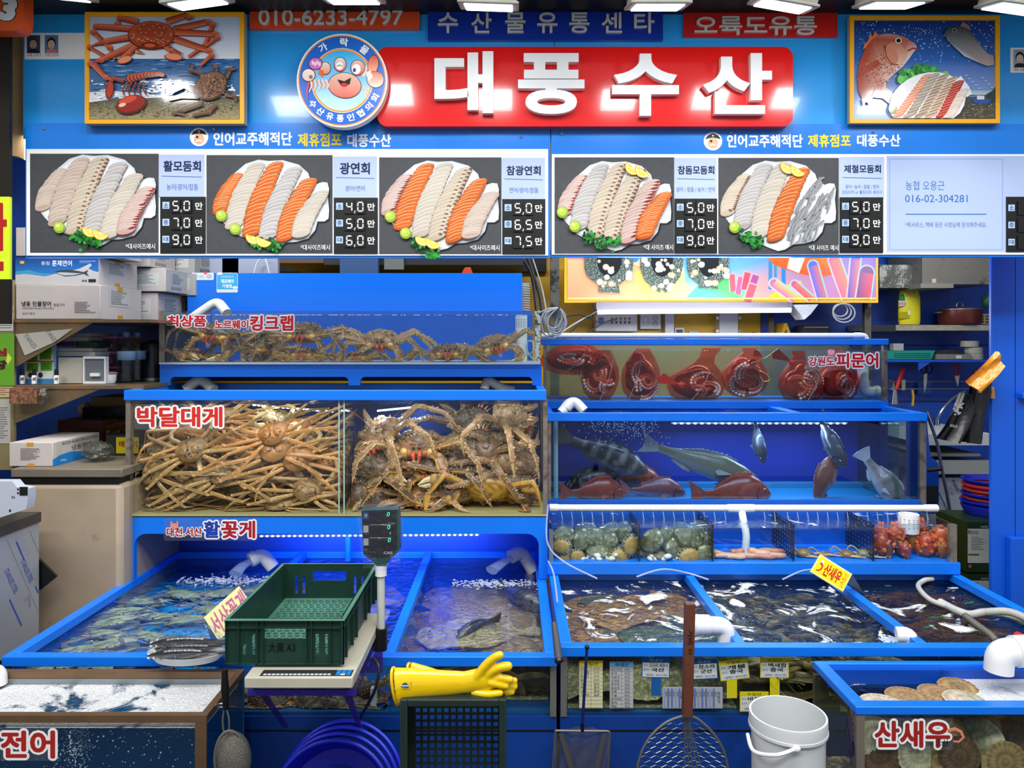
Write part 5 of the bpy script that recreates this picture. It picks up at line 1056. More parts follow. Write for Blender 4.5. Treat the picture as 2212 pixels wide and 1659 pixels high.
def flatfish(seed,base,dk,spot,lat=.62):
 0
 R=random.Random(seed);mb=MB();n=44;b,d,s_=hx(base),hx(dk),hx(spot)
 def out(a):
  x,y=cos(a),sin(a);r=1+.10*max(0,-x)**2-.10*max(0,x)**3;return x*.20*r,y*.20*lat*(1-.18*x)*(1 if x>-.8 else.96)
 rings=[(1.0,0),(.97,.004),(.80,.008),(.55,.015),(.3,.020),(.02,.022)];vs_,cs=[],[]
 for k,(f,z)in enumerate(rings):
  for i in range(n):
   x,y=out(2*pi*i/n);w=.0035*sin(9*2*pi*i/n+seed)if k<2 else 0
   vs_.append((x*f,y*f,z+w));q=mnoise.noise(Vector((x*f*22,y*f*22,seed)));cs.append(mixc(mixc(b,d,.5+q),s_,(mnoise.noise(Vector((x*f*70,y*f*70,seed+5)))>.42)*.7))
 mb.add(vs_,[(k*n+i,k*n+(i+1)%n,(k+1)*n+(i+1)%n,(k+1)*n+i)for k in range(len(rings)-1)for i in range(n)]+[tuple(range(n))[::-1]],0,cs)
 vs_,cs,m_=[],[],88
 for i in range(m_):
  a=2*pi*i/m_;x,y=out(a);f=1.0+(.16*max(0,1-abs(cos(a))**4))*(1 if i%2 else.90);z=.002+.006*sin(a*7+seed)
  vs_+=[(x*.97,y*.97,.003),(x*f,y*f,z+.003),(x*f,y*f,z)];c=mixc(mixc(b,d,.45),s_,.5*(i%4<2));cs+=[c,c,c]
 fs=[]
 for i in range(m_):j=(i+1)%m_;fs+=[(3*i,3*i+1,3*j+1,3*j),(3*i,3*j,3*j+2,3*i+2),(3*i+1,3*i+2,3*j+2,3*j+1)]
 mb.add(vs_,fs,0,cs)
 mb.setc(mixc(b,d,.4));P_=[(.17,.03),(.205,.02),(.225,.032),(.262,.055),(.275,.02),(.272,-.02),(.262,-.055),(.225,-.032),(.205,-.02),(.17,-.03)]
 mb.prism([(x,y,.002)for x,y in P_],(0,0,.007))
 for y in(.012,-.022):mb.setc(mixc(b,s_,.4));mb.ell((-.165,y,.014),(.010,.009,.008),9,6);mb.setc('#0a0a08');mb.ell((-.166,y,.0205),(.005,.0045,.003),8,5)
 mb.setc(d);mb.tube([(-.203,-.02,.006),(-.19,.012,.010),(-.178,.028,.011)],.0022,5);mb.tube(bez([(-.11,-.07,.010),(-.10,-.03,.018),(-.12,.03,.017),(-.10,.075,.010)],4),.0022,5);mb.tube([(-.08,.0,.0225),(.05,.003,.022),(.19,0,.010)],.0013,4)
 v=[p+Vector((0,0,.003*sin(p.x*14+seed)+.002*sin(p.y*20+seed*2)))for p in mb.v];mb.v=v
 return mb.mesh('flatfish',M_FLAT)
FL=[flatfish(1,'#a98a54','#7a6038','#cdb47c'),flatfish(2,'#c4b184','#a08c60','#4a3c24',.58),flatfish(3,'#c08e4a','#94652e','#d39c58'),flatfish(4,'#6e7656','#4a523c','#a0a27a',.72),flatfish(5,'#927046','#66492e','#a4875a')]
def lay(k,px,py,Z,yaw,sc,lb,x0,x1,y1,grp_,tilt=0):
 Y=(CZ-Z)*FP/(py-HY);q=P(px,py,Y);r=.17*sc
 x=max(x0+r,min(x1-r,q.x))if x1-x0>2*r else(x0+x1)/2;Y=max(2.16+r*.8,min(y1-r*.7,Y))
 return inst_in(FL[k],'flatfish',(x,Y,Z),(rr(tilt),0,rr(yaw)),lb,'fish',grp_,sc,(x0,x1,2.142,y1,.583,Z+.2),.02)
a0,a1=LD[1]+.006,LX1-.02
for i,(k,px,py,Z,yaw,sc,lb)in enumerate([(0,960,1290,.655,20,.95,'brown flatfish under the glittering reflections at the back'),(0,1090,1300,.66,200,.9,'brown flatfish lying below the dark fish near the spout'),(4,900,1350,.66,150,.9,'dark brown flatfish along the divider side of the glittering water'),(0,1120,1345,.672,80,.92,'olive brown flatfish by the wall beside the long net handle'),(1,1020,1372,.704,8,.82,'pale speckled flatfish lying on top at the front'),(4,880,1390,.65,30,.85,'dark flatfish at the front corner next to the display pole'),(0,1150,1395,.65,120,.85,'brown flatfish at the front corner near the gloves'),(4,1000,1330,.64,100,1.0,'flatfish underneath the pale speckled one')]):
 lay(k,px,py,.700 if k==1 else.650+i*.006,yaw,sc*.82 if k!=1 else sc,lb,a0,a1,3.1,'flatfish in the glittering trough')
for k,(px,yaw,lb)in enumerate([(920,20,'flatfish pressed to the lower glass behind the gloves cuff'),(1130,160,'pale flatfish head seen through the lower glass below the glove fingers'),(1050,80,'flatfish seen low through the glass behind the dark crate')]):
 inst_in(FL[(1,0,2)[k]],'flatfish',P(px,1510,2.22),(rr(-52),rr(0),rr(yaw)),lb,'fish','flatfish seen through the lower glass',.85,(a0,a1,2.142,2.4,.583,.72),.02)
a0,a1=RX0+.024,RD[0]-.006
for i,(k,px,py,Z,yaw,sc,lb)in enumerate([(2,1290,1290,.69,30,.9,'orange brown flatfish at the back corner near the foam'),(3,1300,1300,.715,190,.5,'small green speckled flatfish lying on the orange brown ones'),(2,1400,1290,.69,160,.95,'orange brown flatfish under the twisting foam streak'),(2,1450,1320,.70,70,.95,'smooth orange flatfish near the blue plastic scrap'),(2,1290,1350,.70,120,1.0,'golden speckled flatfish by the slanting rim'),(2,1330,1378,.705,10,.95,'large golden speckled flatfish at the front rim'),(3,1400,1375,.722,170,.62,'green flatfish with striped fringe at the front rim'),(3,1460,1368,.718,80,.60,'dark green flatfish with fan tail beside the wooden handle'),(3,1540,1385,.70,100,.6,'dark green flatfish half behind the wooden handle'),(2,1350,1320,.68,45,1.0,'orange flatfish in the middle of the heap')]):
 lay(k,px,py,.688+i*.0045+(.012 if k==3 else 0),yaw,sc*.82,lb,a0,a1,2.76,'flatfish in the foamy trough')
a0,a1=LD[0]+.006,LD[1]-.006
for i,(k,px,py,yaw,lb)in enumerate([(0,690,1255,30,'flatfish showing through the handle slot of the green crate'),(4,800,1290,120,'brown flatfish between the crate and the display pole'),(4,640,1300,200,'brown flatfish under the green crate'),(0,760,1340,60,'flatfish under the front of the green crate')]):
 lay(k,px,py,.65+i*.012,yaw,.8,lb,a0,a1,3.05,'flatfish in the purple lit trough')
drk=lambda u,v:mixc(mixc(hx('#3a4050'),hx('#5c6470'),max(0,-v)),hx('#14161c'),.8*(mnoise.noise(Vector((u*20,v*7,3)))>.05))
RK=fish('rockfish',.23,.07,.065,drk,('#22262e','#3c424c'),'grouper',.35,'#8b90a0',9)
inst(RK,'rockfish',(XX(1020,2.36),2.40,.715),(rr(-18),rr(2),rr(-125)),'dark blue grey rockfish swimming over the pale speckled flatfish','fish','dark rockfish in the glittering trough',.8)
inst(RK,'rockfish',(XX(1130,2.62),2.70,.71),(rr(-15),rr(2),rr(-48)),'dark rockfish near the wall below the greyish spout','fish','dark rockfish in the glittering trough',1.0)
M_OCT=mat('octopus_skin',vc=True,rough=.35,spec=.5,nz=(40,.2),bump=(60,.3,.004),coat=.3)
M_NET=mat('red_net','#e0301c',.5,trans=(.80,'#ffc4b6'));M_NET2=mat('red_net_dense','#e32412',.45,trans=(.18,'#ff6a50'));M_STR=mat('pale_string','#e8a8b0',.4)
def octo_net(px,py,w,h,Y,seed,lb,lbn,top=752,lean=0,base='#9c4238',knot=None,flip=1):
 R=random.Random(seed);c=P(px,py,Y);W_,H_=w*1.12*Y/FP/2,h*1.08*Y/FP/2;D=.055;mb=MB();b=hx(base,1.6);suck=hx('#f6c8b8')
 cf=lambda u:mixc(b,hx('#6e2420'),.5+.8*mnoise.noise(u*3+Vector((seed,0,0))))
 mb.ell(c,(W_*.82,D*.8,H_*.72),18,12,colf=cf,df=lambda u:1+.10*mnoise.noise(u*2.5+Vector((seed,0,0))))
 mb.ell(c+Vector((W_*.1*flip,0,H_*.55)),(W_*.42,D*.6,H_*.45),12,8,colf=cf)
 for k in range(4):
  a0_=R.uniform(0,6.28);r0=R.uniform(.22,.62);ocx,ocz=R.uniform(-.38,.38),R.uniform(-.5,.25);pts=[]
  for i in range(16):
   a=a0_+i*.26*(1 if k%2 else-1);r=r0*(1-i*.022);x,z=cos(a)*r+ocx,sin(a)*r*.95+ocz;dd=max(1,sqrt(x*x+z*z)/.82);x,z=x/dd,z/dd;y=-D*.86*sqrt(max(.08,1-min(.95,(x*x+z*z))));pts.append(c+Vector((x*W_,y,z*H_)))
  rs=[.0155*(1-i*.045)+.002 for i in range(16)];mb.tube(pts,rs,8,colf=lambda t_,q:mixc(b,hx('#b86a50'),(-q.y+.2)))
  mb.setc(suck)
  for i in range(15):
   for s in(-1,1):
    t_=(pts[i+1]-pts[i]).normalized();o=t_.cross(Vector((0,1,0))).normalized()*s*rs[i]*.5;mb.ell(pts[i]+o+Vector((0,-rs[i]*.85,0)),rs[i]*.46,7,4)
 o=mb.build('octopus',M_OCT);tag(o,lb,'octopus','bagged octopuses')
 t=thing('net_bag',lbn,'net bag',c-Vector((0,0,H_)),'red net bags holding octopuses');zt_=ZZ(top,Y);mb=MB()
 prof=[(.02,-1.0),(.5,-.93),(.85,-.6),(1.02,-.1),(.95,.35),(.66,.8),(.36,1.15)];k1=(zt_-c.z)/H_
 if k1>1.3:prof+=[(.26,(k1+1.1)/2),(.34,k1)]
 rings=[]
 for r,z in prof:rings.append((r,z))
 n=20;vs_=[]
 for r,z in rings:
  for j in range(n):
   a=2*pi*j/n;rr_=r*(1+.05*sin(5*a+seed+z*3));vs_.append(c+Vector((rr_*cos(a)*W_+lean*max(0,z-.3)*W_,rr_*sin(a)*min(.082,D*1.25),z*H_)))
 mb.add(vs_,[(i*n+j,i*n+(j+1)%n,(i+1)*n+(j+1)%n,(i+1)*n+j)for i in range(len(rings)-1)for j in range(n)]);mb.build('net',M_NET,t)
 if knot:
  q=P(knot[0],knot[1],Y-.075);mb=MB();mb.ell(q,(.018,.011,.015),10,7,df=lambda u:1+.25*sin(9*math.atan2(u.z,u.x)));
  e=P(knot[2],knot[3],Y-.07);d=e-q;s=Vector((-d.z,0,d.x)).normalized();mb.prism([q,e+s*.030,e+s*.008+d*.15,e-s*.022],(0,.004,0));mb.build('knot_tail',M_NET2,t)
 if R.random()<.85:x=R.uniform(.15,.5)*flip;MB().tube(bez([c+Vector((W_*(x+.2),-.075,H_*1.0)),c+Vector((W_*x,-.078,.1*H_)),c+Vector((W_*(x-.5),-.072,-H_*.9))],6),.0014,5).build('drawstring',M_STR,t)
 return t
octo_net(1240,778,130,60,3.44,31,'dark red octopus spread along the waterline at the tank end','red net stretched along the waterline at the tank end',750,.1,'#7c2a28',None)
octo_net(1296,815,72,95,3.40,32,'octopus showing rows of suckers, nearest the bubbling water','red net bag second along the octopus tank',752,.25,'#8a3a30',None)
octo_net(1383,815,74,100,3.42,33,'orange brown octopus with curled arms beside the first red knot','red net bag with torn knot on its side and a drawstring',752,.2,'#a0553a',(1360,787,1380,768),-1)
octo_net(1502,830,112,76,3.42,34,'octopus slumped in the drooping bag at mid tank','red net bag with bright red ribbon tail reaching sideways',752,.35,'#9c4a42',(1471,832,1430,815))
octo_net(1608,815,88,80,3.44,35,'octopus with fine suckers in the veil like net','pale red see through net bag with yellow tie',752,.2,'#a45a54',(1625,782,1640,764),-1)
octo_net(1730,830,84,84,3.40,36,'round octopus thick with pale suckers, facing out','tight red net bag tied with yellow striped ribbon',758,-.1,'#ac5438',(1712,782,1676,762))
octo_net(1808,822,82,90,3.42,37,'pale pink octopus with one long suckered arm under the 피문어 sticker','pinkish net bag under the 피문어 sticker',754,-.1,'#c07a70',None)
mb=MB();mb.tube(bez([P(1622,785,3.335),P(1650,775,3.335),P(1672,760,3.335)]),.004,6,flat=.4).tube(bez([P(1638,800,3.34),P(1656,808,3.335),P(1662,820,3.335),P(1650,824,3.335),P(1642,812,3.34)]),.0045,6,flat=.4)
tag(mb.build('ribbon',mat('lime_ribbon','#cfd864',.4)),'yellow green ribbon loop floating beside the veil like net','ribbon')
def put_zyx(o):o.rotation_mode='ZYX';return o
M_SHL=mat('abalone_shell',vc=True,rough=.45,spec=.5,nz=(60,.4),dirt=('#cdd6bc',60,.55,.7),bump=(60,.5,.005));M_AB=mat('abalone_foot',vc=True,rough=.4,nz=(80,.3),dirt=('#3c3a22',120,.6,.7))
def abalone(under):
 mb=MB()
 if under:mb.setc('#6c6c58').ell((0,0,0),(.036,.028,.013),20,8,0);mb.setc('#9a8248').ell((0,0,.006),(.030,.0225,.010),18,8,1);mb.setc('#2a2a20');[mb.ell((.033*cos(i*.35),.025*sin(i*.35),.009),.0028,5,3)for i in range(18)]
 else:mb.ell((0,0,0),(.036,.028,.017),22,10,0,colf=lambda u:mixc(hx('#6d7458'),hx('#4c4a38'),.5+mnoise.noise(u*5)),df=lambda u:1+.06*sin(14*u.x+4*u.y)+.05*mnoise.noise(u*5))
 return mb.mesh('abalone',[M_SHL,M_AB])
AB=[abalone(0),abalone(1)]
zf=sz0+.004;seats=[]
def shell_put(lst,grp_,place):
 for i,(px,py,Y,k,rx,rz,sc)in enumerate(lst):
  put_zyx(inst(AB[k],'abalone',P(px,py,Y),(rr(rx),rr((i*37)%40-20),rr(rz)),('%s abalone %s'%('upturned tan footed' if k else('mottled green','grey green','rough olive','crusted pale')[i%4],place[i])),'abalone',grp_,sc*1.15))
shell_put([(1213,1180,2.79,1,80,10,1.0),(1222,1203,2.80,1,78,60,.95),(1247,1203,2.80,1,82,-30,.9),(1336,1202,2.79,1,75,5,1.05),(1362,1178,2.80,1,84,80,1.1),(1217,1156,2.83,0,60,20,1.1),(1257,1166,2.83,0,70,70,1.1),(1286,1162,2.84,0,60,0,1.2),(1315,1172,2.83,0,70,50,1.0),(1290,1190,2.82,0,40,0,1.2),(1318,1150,2.90,0,60,30,1.2),(1265,1146,2.92,0,50,10,1.1),(1345,1150,2.88,0,70,60,1.1),(1240,1188,2.86,0,60,40,1.1),(1350,1192,2.85,0,60,0,1.0),(1270,1206,2.84,0,30,0,1.0)],'abalones in the first compartment',['on the glass at the corner post','low by the corner post','beside the low corner one','lying on the white pebbles','high against the perforated divider','above the corner one','standing on edge, second column','lying across the middle','in front of the centre heap','in the centre of the heap','behind the heap near the waterline','at the waterline above the second column','at the waterline by the divider','behind the second column','behind the pebble one','half buried in pebbles'])
shell_put([(1408,1168,2.80,0,80,40,1.25),(1440,1163,2.82,0,75,90,1.15),(1452,1185,2.80,0,70,80,1.0),(1487,1160,2.82,0,60,0,1.5),(1487,1202,2.79,1,78,10,1.2),(1470,1185,2.82,0,60,20,1.3),(1520,1198,2.80,0,75,20,1.15),(1430,1200,2.80,0,30,0,.9),(1398,1190,2.82,0,75,100,1.1),(1505,1145,2.90,0,60,30,1.1),(1520,1170,2.84,0,70,60,1.0),(1470,1146,2.92,0,60,0,1.1)],'abalones in the second compartment',['round and upright past the divider','upright next to the round one','low under the upright pair','big arched, near the waterline','leaning on the pebbles','above the leaning one','in the corner by the next divider','flat beside the pebbles','edge on at the divider','at the waterline, far side','stacked under the far side one','behind the arched one'])
M_PEB=mat('white_pebble','#d6d8d0',.4,nz=(30,.1));pb=MB().ell((0,0,0),(.013,.010,.008),12,8,df=lambda u:1+.08*mnoise.noise(u*2)).mesh('pebble',M_PEB);R=random.Random(6)
for i in range(34):
 a=(1262+R.uniform(-6,72))if i%2 else(1400+R.uniform(0,66));inst(pb,'pebble',P(a,1207-(R.uniform(0,9)if i%3==0 else 0),2.765+R.uniform(0,.06)),(R.uniform(-.4,.4),R.uniform(-.4,.4),R.uniform(0,3)),'smooth white pebble on the floor of the '+('first' if i%2 else 'second')+' abalone compartment','pebble','white pebbles in the abalone compartments',R.uniform(.8,1.3))
M_WRM=mat('spoon_worm_skin',vc=True,rough=.35,nz=(40,.15),coat=.3);R=random.Random(12)
for i,(px,py,a,L_,r,Y,w)in enumerate([(1560,1200,.3,55,.011,2.80,'next to the divider'),(1575,1208,0,60,.010,2.79,'lowest beside the divider'),(1592,1196,-.5,30,.014,2.82,'bulging beside the white down pipe'),(1612,1207,.1,60,.011,2.79,'crossing under the down pipe'),(1640,1200,.45,50,.016,2.80,'thick, past the down pipe'),(1665,1197,.15,55,.013,2.84,'at the back of the pile'),(1675,1206,.3,45,.012,2.79,'at the far end of the pile'),(1590,1210,.2,40,.009,2.78,'thin, at the front glass'),(1650,1210,-.1,50,.010,2.78,'flat at the front glass')]):
 c=P(px,py,Y);d=Vector((cos(a),0,-sin(a)))*L_*Y/FP/2;pts=bez([c-d,c-d*.4+Vector((0,.006,.004)),c+d*.4+Vector((0,-.004,.003)),c+d],4);n=len(pts)
 zl=sz0+r+.001;pts=[Vector((p.x,p.y,max(zl,p.z)))for p in pts]
 tag(MB().setc(['#c9937c','#d4a890','#b87c6a'][i%3]).tube(pts,[r*(.35+.65*sin(pi*(k+.6)/(n+.3))**.5)for k in range(n)],12).build('spoon_worm',M_WRM),'pink spoon worm '+w,'spoon worm','spoon worms in the third compartment')
for i,(px,py,Y,w)in enumerate([(1735,1195,2.82,'yellowish, against the divider'),(1780,1200,2.84,'brown, with an arm raised'),(1830,1198,2.82,'with curled arms at the centre of the heap'),(1868,1196,2.82,'grey, beside the next divider')]):
 mb=MB();c=P(px,py,Y);b=hx(['#8f7436','#7c5a38','#86603c','#7c7c64'][i]);cf=lambda t_,q:mixc(b,hx('#c9b088'),.3+q.z*.3);R=random.Random(i+40)
 mb.ell(c,(.028,.024,.018),12,8,colf=lambda u:b)
 for k in range(8):
  a=k*.78+R.uniform(0,.4);L_=R.uniform(.05,.075);pts=[c+Vector((cos(a+j*.22)*L_*j/7,sin(a)*.03*j/7-.008,-.008+.012*sin(j*1.1+k)+(.03*sin(j/7*3.1)if k==2 else 0)))for j in range(8)]
  pts=[Vector((p.x,max(YS+.012,p.y),max(sz0+.006,p.z)))for p in bez(pts,3)];n=len(pts);mb.tube(pts,[.0058*(1-.75*j/n)for j in range(n)],7,colf=cf)
  mb.setc('#d8c8a4');[mb.ell(p+Vector((0,-.0045,0)),.0017,5,3)for p in pts[2:-3:2]]
 tag(mb.build('small_octopus',M_OCT),'small brown octopus '+w,'octopus','small octopuses in the fourth compartment')
M_SQ=mat('sea_squirt_skin',vc=True,rough=.4,nz=(30,.3),coat=.4,bump=(30,.4,.006));R=random.Random(9)
for i,(px,py,Y,s,w)in enumerate([(1905,1150,2.85,1,'high by the perforated divider'),(1935,1152,2.84,1.1,'under the white slotted tube'),(1905,1182,2.82,1.15,'mid height at the perforated divider'),(1945,1190,2.83,1,'dark, in the middle'),(1972,1168,2.86,1,'behind the slotted tube'),(2002,1185,2.82,1.2,'large, red, on the front glass'),(2030,1160,2.84,1.2,'tall, near the end post'),(1955,1205,2.80,.8,'small, at the bottom middle'),(1915,1204,2.81,.9,'at the bottom by the divider'),(2035,1203,2.81,.9,'at the bottom by the end post'),(1985,1140,2.90,1,'at the waterline behind the tube'),(1990,1207,2.83,.9,'dark brown, at the bottom')]):
 s*=1.45;c=P(px,py,Y);c.z=max(c.z,sz0+.026*s);c.y=max(c.y,YS+.008+.022*s);mb=MB();b=hx(['#a8381e','#b8502a','#8a2c1a','#4c2416','#9c5a24'][i%5]);b2=hx('#d87a4a')
 ax=[R.uniform(-.3,.3)for _ in range(2)];mb.ell(c,(.019*s,.018*s,.027*s),14,10,colf=lambda u:mixc(b,hx('#a8742c'),max(0,-u.z)*.6),df=lambda u:1+.12*mnoise.noise(u*3+Vector((i,0,0))))
 for k in range(34):
  u=Vector((R.gauss(0,1),R.gauss(0,1),R.gauss(.5,1))).normalized();mb.setc(mixc(b,b2,R.random()));mb.ell(c+Vector((u.x*.018,u.y*.017,u.z*.026))*s,R.uniform(.003,.006)*s,6,4)
 tag(mb.build('sea_squirt',M_SQ),'knobbly red sea squirt '+w,'sea squirt','sea squirts in the end compartment')
def shrimp(seed,c1,c2):
 R=random.Random(seed);mb=MB();a,b=hx(c1),hx(c2);pts=[Vector((.055*cos(t_)-.03,.055*sin(t_)*.35,.004*sin(t_*2)))for t_ in[k*.26 for k in range(9)]]
 mb.tube(pts,[.002,.0062,.0078,.0078,.0072,.0064,.0055,.0045,.002],8,colf=lambda t_,q:mixc(a,b,.5+.5*sin(t_*44)))
 mb.setc(c2);mb.cone(pts[0],(.03,-.002,.003),.0016,4);mb.tube([pts[0],pts[0]+Vector((.03,.02,.004)),pts[0]+Vector((.02,.07,.0))],.0006,4);mb.tube([pts[0],pts[0]+Vector((.035,-.01,.004)),pts[0]+Vector((.05,-.05,.0))],.0006,4)
 for s in(-1,1):mb.setc('#101010');mb.ell(pts[0]+Vector((-.003,s*.005,.004)),.0018,6,4);mb.setc(c1);mb.prism([pts[-1],pts[-1]+Vector((-.016,s*.008-.006,0)),pts[-1]+Vector((-.012,s*.002-.008,0))],(0,0,.0015))
 for k in range(5):mb.setc(c2);mb.tube([pts[2+k]-Vector((0,0,.005)),pts[2+k]+Vector((.002,-.012,-.009))],.0008,4)
 return mb.mesh('shrimp',M_SNOW)
SHR=[shrimp(1,'#a0926e','#625842'),shrimp(2,'#868464','#4c4c3a'),shrimp(3,'#b4945c','#6e5a3a')]
R=random.Random(55);sx_a,sx_b=RD[0]+.03,RD[1]-.03
for i in range(210):
 x,y=R.uniform(sx_a+.02,sx_b-.02),2.17+(2.72-2.17)*(i//6)/35+R.uniform(-.01,.01);z=.665+R.uniform(0,.05)
 inst(SHR[i%3],'shrimp',(x,y,z),(R.uniform(-.5,.5),R.uniform(-.2,.2),R.choice([-.6,.3,2.6,3.4])+R.uniform(-.6,.6)),'greyish brown live shrimp in the shrimp trough among many alike','shrimp','live shrimps crowding the middle trough',R.uniform(1.0,1.45))
tag(MB().box(sx_a-.02,sx_b+.02,2.15,2.74,.655,.662).build('shrimp_layer',mat('dark_shrimp_bed','#7a6c4a',.6,nz=(60,.6),dirt=('#8a7c50',50,.55,.62),bump=(50,1,.02))),'dense dark layer of further shrimps filling the trough','shrimp',kind='stuff')
mb=MB();
for i in range(26):x,y=XX(1800+R.uniform(-45,35),2.5)+0,R.uniform(2.25,2.62);mb.tube([(x,y,.716),(x+R.uniform(.01,.03),y-R.uniform(.01,.03),.717)],R.uniform(.0012,.0026),4)
tag(mb.build('yellow_bristles',mat('yellow_flecks','#c9a820',.4)),'scattered yellow flecks among the shrimps','flecks',kind='stuff')
def lobster(seed):
 mb=MB();R=random.Random(seed);c=lambda t_,q:mixc(hx('#3c2a1c'),hx('#7c4a22'),.4+.5*q.z+.3*sin(t_*40))
 mb.tube([(.0,0,0),(.03,0,.004),(.09,0,.006),(.12,0,.004)],[.008,.020,.023,.018],10,colf=c);mb.tube([(.115+k*.016,0,.002-k*.001)for k in range(7)],[.019,.0185,.0175,.016,.0145,.013,.010],10,colf=c)
 mb.setc('#5c3a20');[mb.prism([(.205,0,0),(.245,s*.012-.008,0),(.25,s*.012+.008,0)],(0,0,.003))for s in(-1,0,1)]
 for s in(-1,1):
  mb.tube([(.03,s*.016,0),(-.02,s*.045,.004),(-.045,s*.045,.002)],[.006,.008,.008],8,colf=c);mb.ell((-.075,s*.042,.002),(.036,.018,.011),12,7,colf=lambda u:mixc(hx('#54301a'),hx('#8c5426'),.5+.5*u.z));mb.cone((-.10,s*.034,.002),(-.034,s*.008,0),.008,6);mb.cone((-.10,s*.050,.002),(-.030,-s*.006,0),.008,6)
  for k in range(4):mb.setc('#5c3c22');mb.tube([(.04+k*.015,s*.018,0),(.03+k*.02,s*.05,.006),(.02+k*.024,s*.075,-.006)],[.0035,.003,.0012],6)
  mb.tube(bez([(-.002,s*.008,.006),(-.05,s*.02,.012),(-.10,s*.10,.008)],4),.0012,4)
 mb.setc('#0c0a08');mb.ell((.006,.010,.010),.004,6,4);mb.ell((.006,-.010,.010),.004,6,4)
 return mb.mesh('lobster',M_CRAB)
LOB=[lobster(1),lobster(2)];BAND=mat('green_rubber_band','#3fc490',.5)
for i,(px,py,yaw,w)in enumerate([(1900,1295,20,'at the back near the yellow sign'),(1960,1300,160,'behind the curling hose'),(2040,1290,10,'under the foam at the back'),(1950,1330,-20,'beside the divider, middle'),(2030,1335,170,'inside the loop of the hose'),(2100,1325,30,'just beyond the hose loop'),(1990,1365,15,'near the longest green band'),(2060,1360,190,'with the green bow shaped band'),(2130,1370,-15,'below the grey hoses'),(2050,1388,5,'at the front rim'),(2140,1340,200,'under the grey hoses')]):
 Z=.70;Y=min(2.68,max(2.24,(CZ-Z)*FP/(py-HY)));x=max(RD[1]+.12,min(RX1-.17,XX(px,Y)))
 inst_in(LOB[i%2],'lobster',(x,Y,Z-(.012 if i%2 else 0)),(R.uniform(-.2,.2),0,rr(yaw)),'dark brown lobster '+w,'lobster','lobsters in the end trough',1.05,(RD[1]+.01,RX1-.02,2.142,2.76,.583,.80))
for i,(x0_,y0_,x1_,y1_,w)in enumerate([(2005,1334,2047,1333,'long straight'),(1994,1358,2016,1350,'bow shaped'),(2082,1304,2102,1300,'folded'),(2140,1314,2174,1316,'thin'),(1912,1266,1925,1265,'tiny')]):
 a,b=P(x0_,y0_,(CZ-.742)*FP/(y0_-HY)),P(x1_,y1_,(CZ-.742)*FP/(y1_-HY));tag(MB().tube([a,a.lerp(b,.5),b],[.006,.004 if i==1 else.006,.006],6,flat=.4).build('rubber_band',BAND),w+' green rubber band on a lobster claw'+(' by the hose' if i<3 else ' near the rim' if i==3 else ' at the back'),'band','green claw bands')
M_SC=mat('scallop_shell',vc=True,rough=.5,nz=(50,.3),bump=(60,.3,.003))
def scallop(c1,c2):
 mb=MB();a,b=hx(c1),hx(c2);n,k=44,7;vs_,cs=[],[]
 for i in range(k+1):
  f=i/k
  for j in range(n):
   t_=2*pi*j/n;rib=1 if j%2 else.95;fan=1 if abs(((t_+pi)%(2*pi))-pi)<2.5 else.9;r=.052*f*(1+.02*rib)*fan
   vs_.append((r*cos(t_),r*sin(t_),.013*(1-f*f)+(.0022*(j%2)*f if 0<f else 0)));cs.append(mixc(a,b,(.5*(j%2)+.5*(sin(f*17)>.5))))
 fs=[(i*n+j,(i+1)*n+j,(i+1)*n+(j+1)%n,i*n+(j+1)%n)for i in range(k)for j in range(n)];mb.add(vs_,fs,0,cs)
 mb.add([Vector((v[0],v[1],-v[2]-.003))for v in vs_],[f[::-1]for f in fs],0,cs);mb.setc(c1);mb.box(-.058,-.046,-.018,.018,-.005,.004)
 return mb.mesh('scallop',M_SC)
SCL=[scallop('#b39668','#7c5c3c'),scallop('#d8ceb4','#a4947a'),scallop('#7c5c46','#4c382c')]
for i,(px,py,Y,k,rx,ry,rz,w)in enumerate([(1960,1500,1.90,0,12,0,30,'at the surface near the white foam'),(2030,1500,1.92,0,10,6,80,'wide, at the surface in the middle'),(2072,1492,1.96,0,24,0,10,'tilted, behind the wide one'),(2085,1503,1.88,1,14,10,60,'at the surface by the partition'),(1905,1505,1.86,1,16,0,50,'under the foam at the corner'),(1808,1545,1.86,2,70,0,60,'brown, edge on against the side glass'),(1822,1565,1.84,0,60,0,90,'second down the side glass'),(1800,1600,1.86,2,80,0,90,'dark, at the side glass'),(1828,1610,1.82,1,84,0,85,'long ivory, against the side glass'),(1838,1640,1.81,1,80,0,100,'pale, low at the side glass'),(1895,1600,1.80,1,70,0,0,'white ribbed, beside the corner post'),(1912,1645,1.79,2,80,0,90,'brown fan under the first sticker letter'),(1955,1620,1.83,2,70,0,20,'mossy, under the second sticker letter'),(1990,1640,1.80,1,75,20,90,'ivory ribbed, below the third letter'),(2030,1650,1.81,0,80,0,10,'large brown rimmed, low middle'),(2085,1648,1.79,2,85,0,60,'large round dark, low'),(2075,1605,1.86,0,60,30,0,'sloping, above the round dark one'),(2120,1600,1.88,1,60,-40,20,'sloping pale, near the frame edge'),(2180,1655,1.80,0,80,0,0,'at the frame edge, low'),(2140,1570,1.92,0,50,0,30,'tan, behind, upper'),(2040,1570,1.93,1,50,0,70,'pale, behind the shrimp drawing'),(2190,1600,1.9,2,60,0,10,'dark, by the frame edge')]):
 p=P(px,py,Y);inst_in(SCL[k],'scallop',p,(rr(rx),rr(ry),rr(rz)),'scallop '+w,'scallop','scallops in the 산새우 tank',1.0,(bx0+.012,bx1,by0+.014,by1-.012,.02,bz-.02),.012)
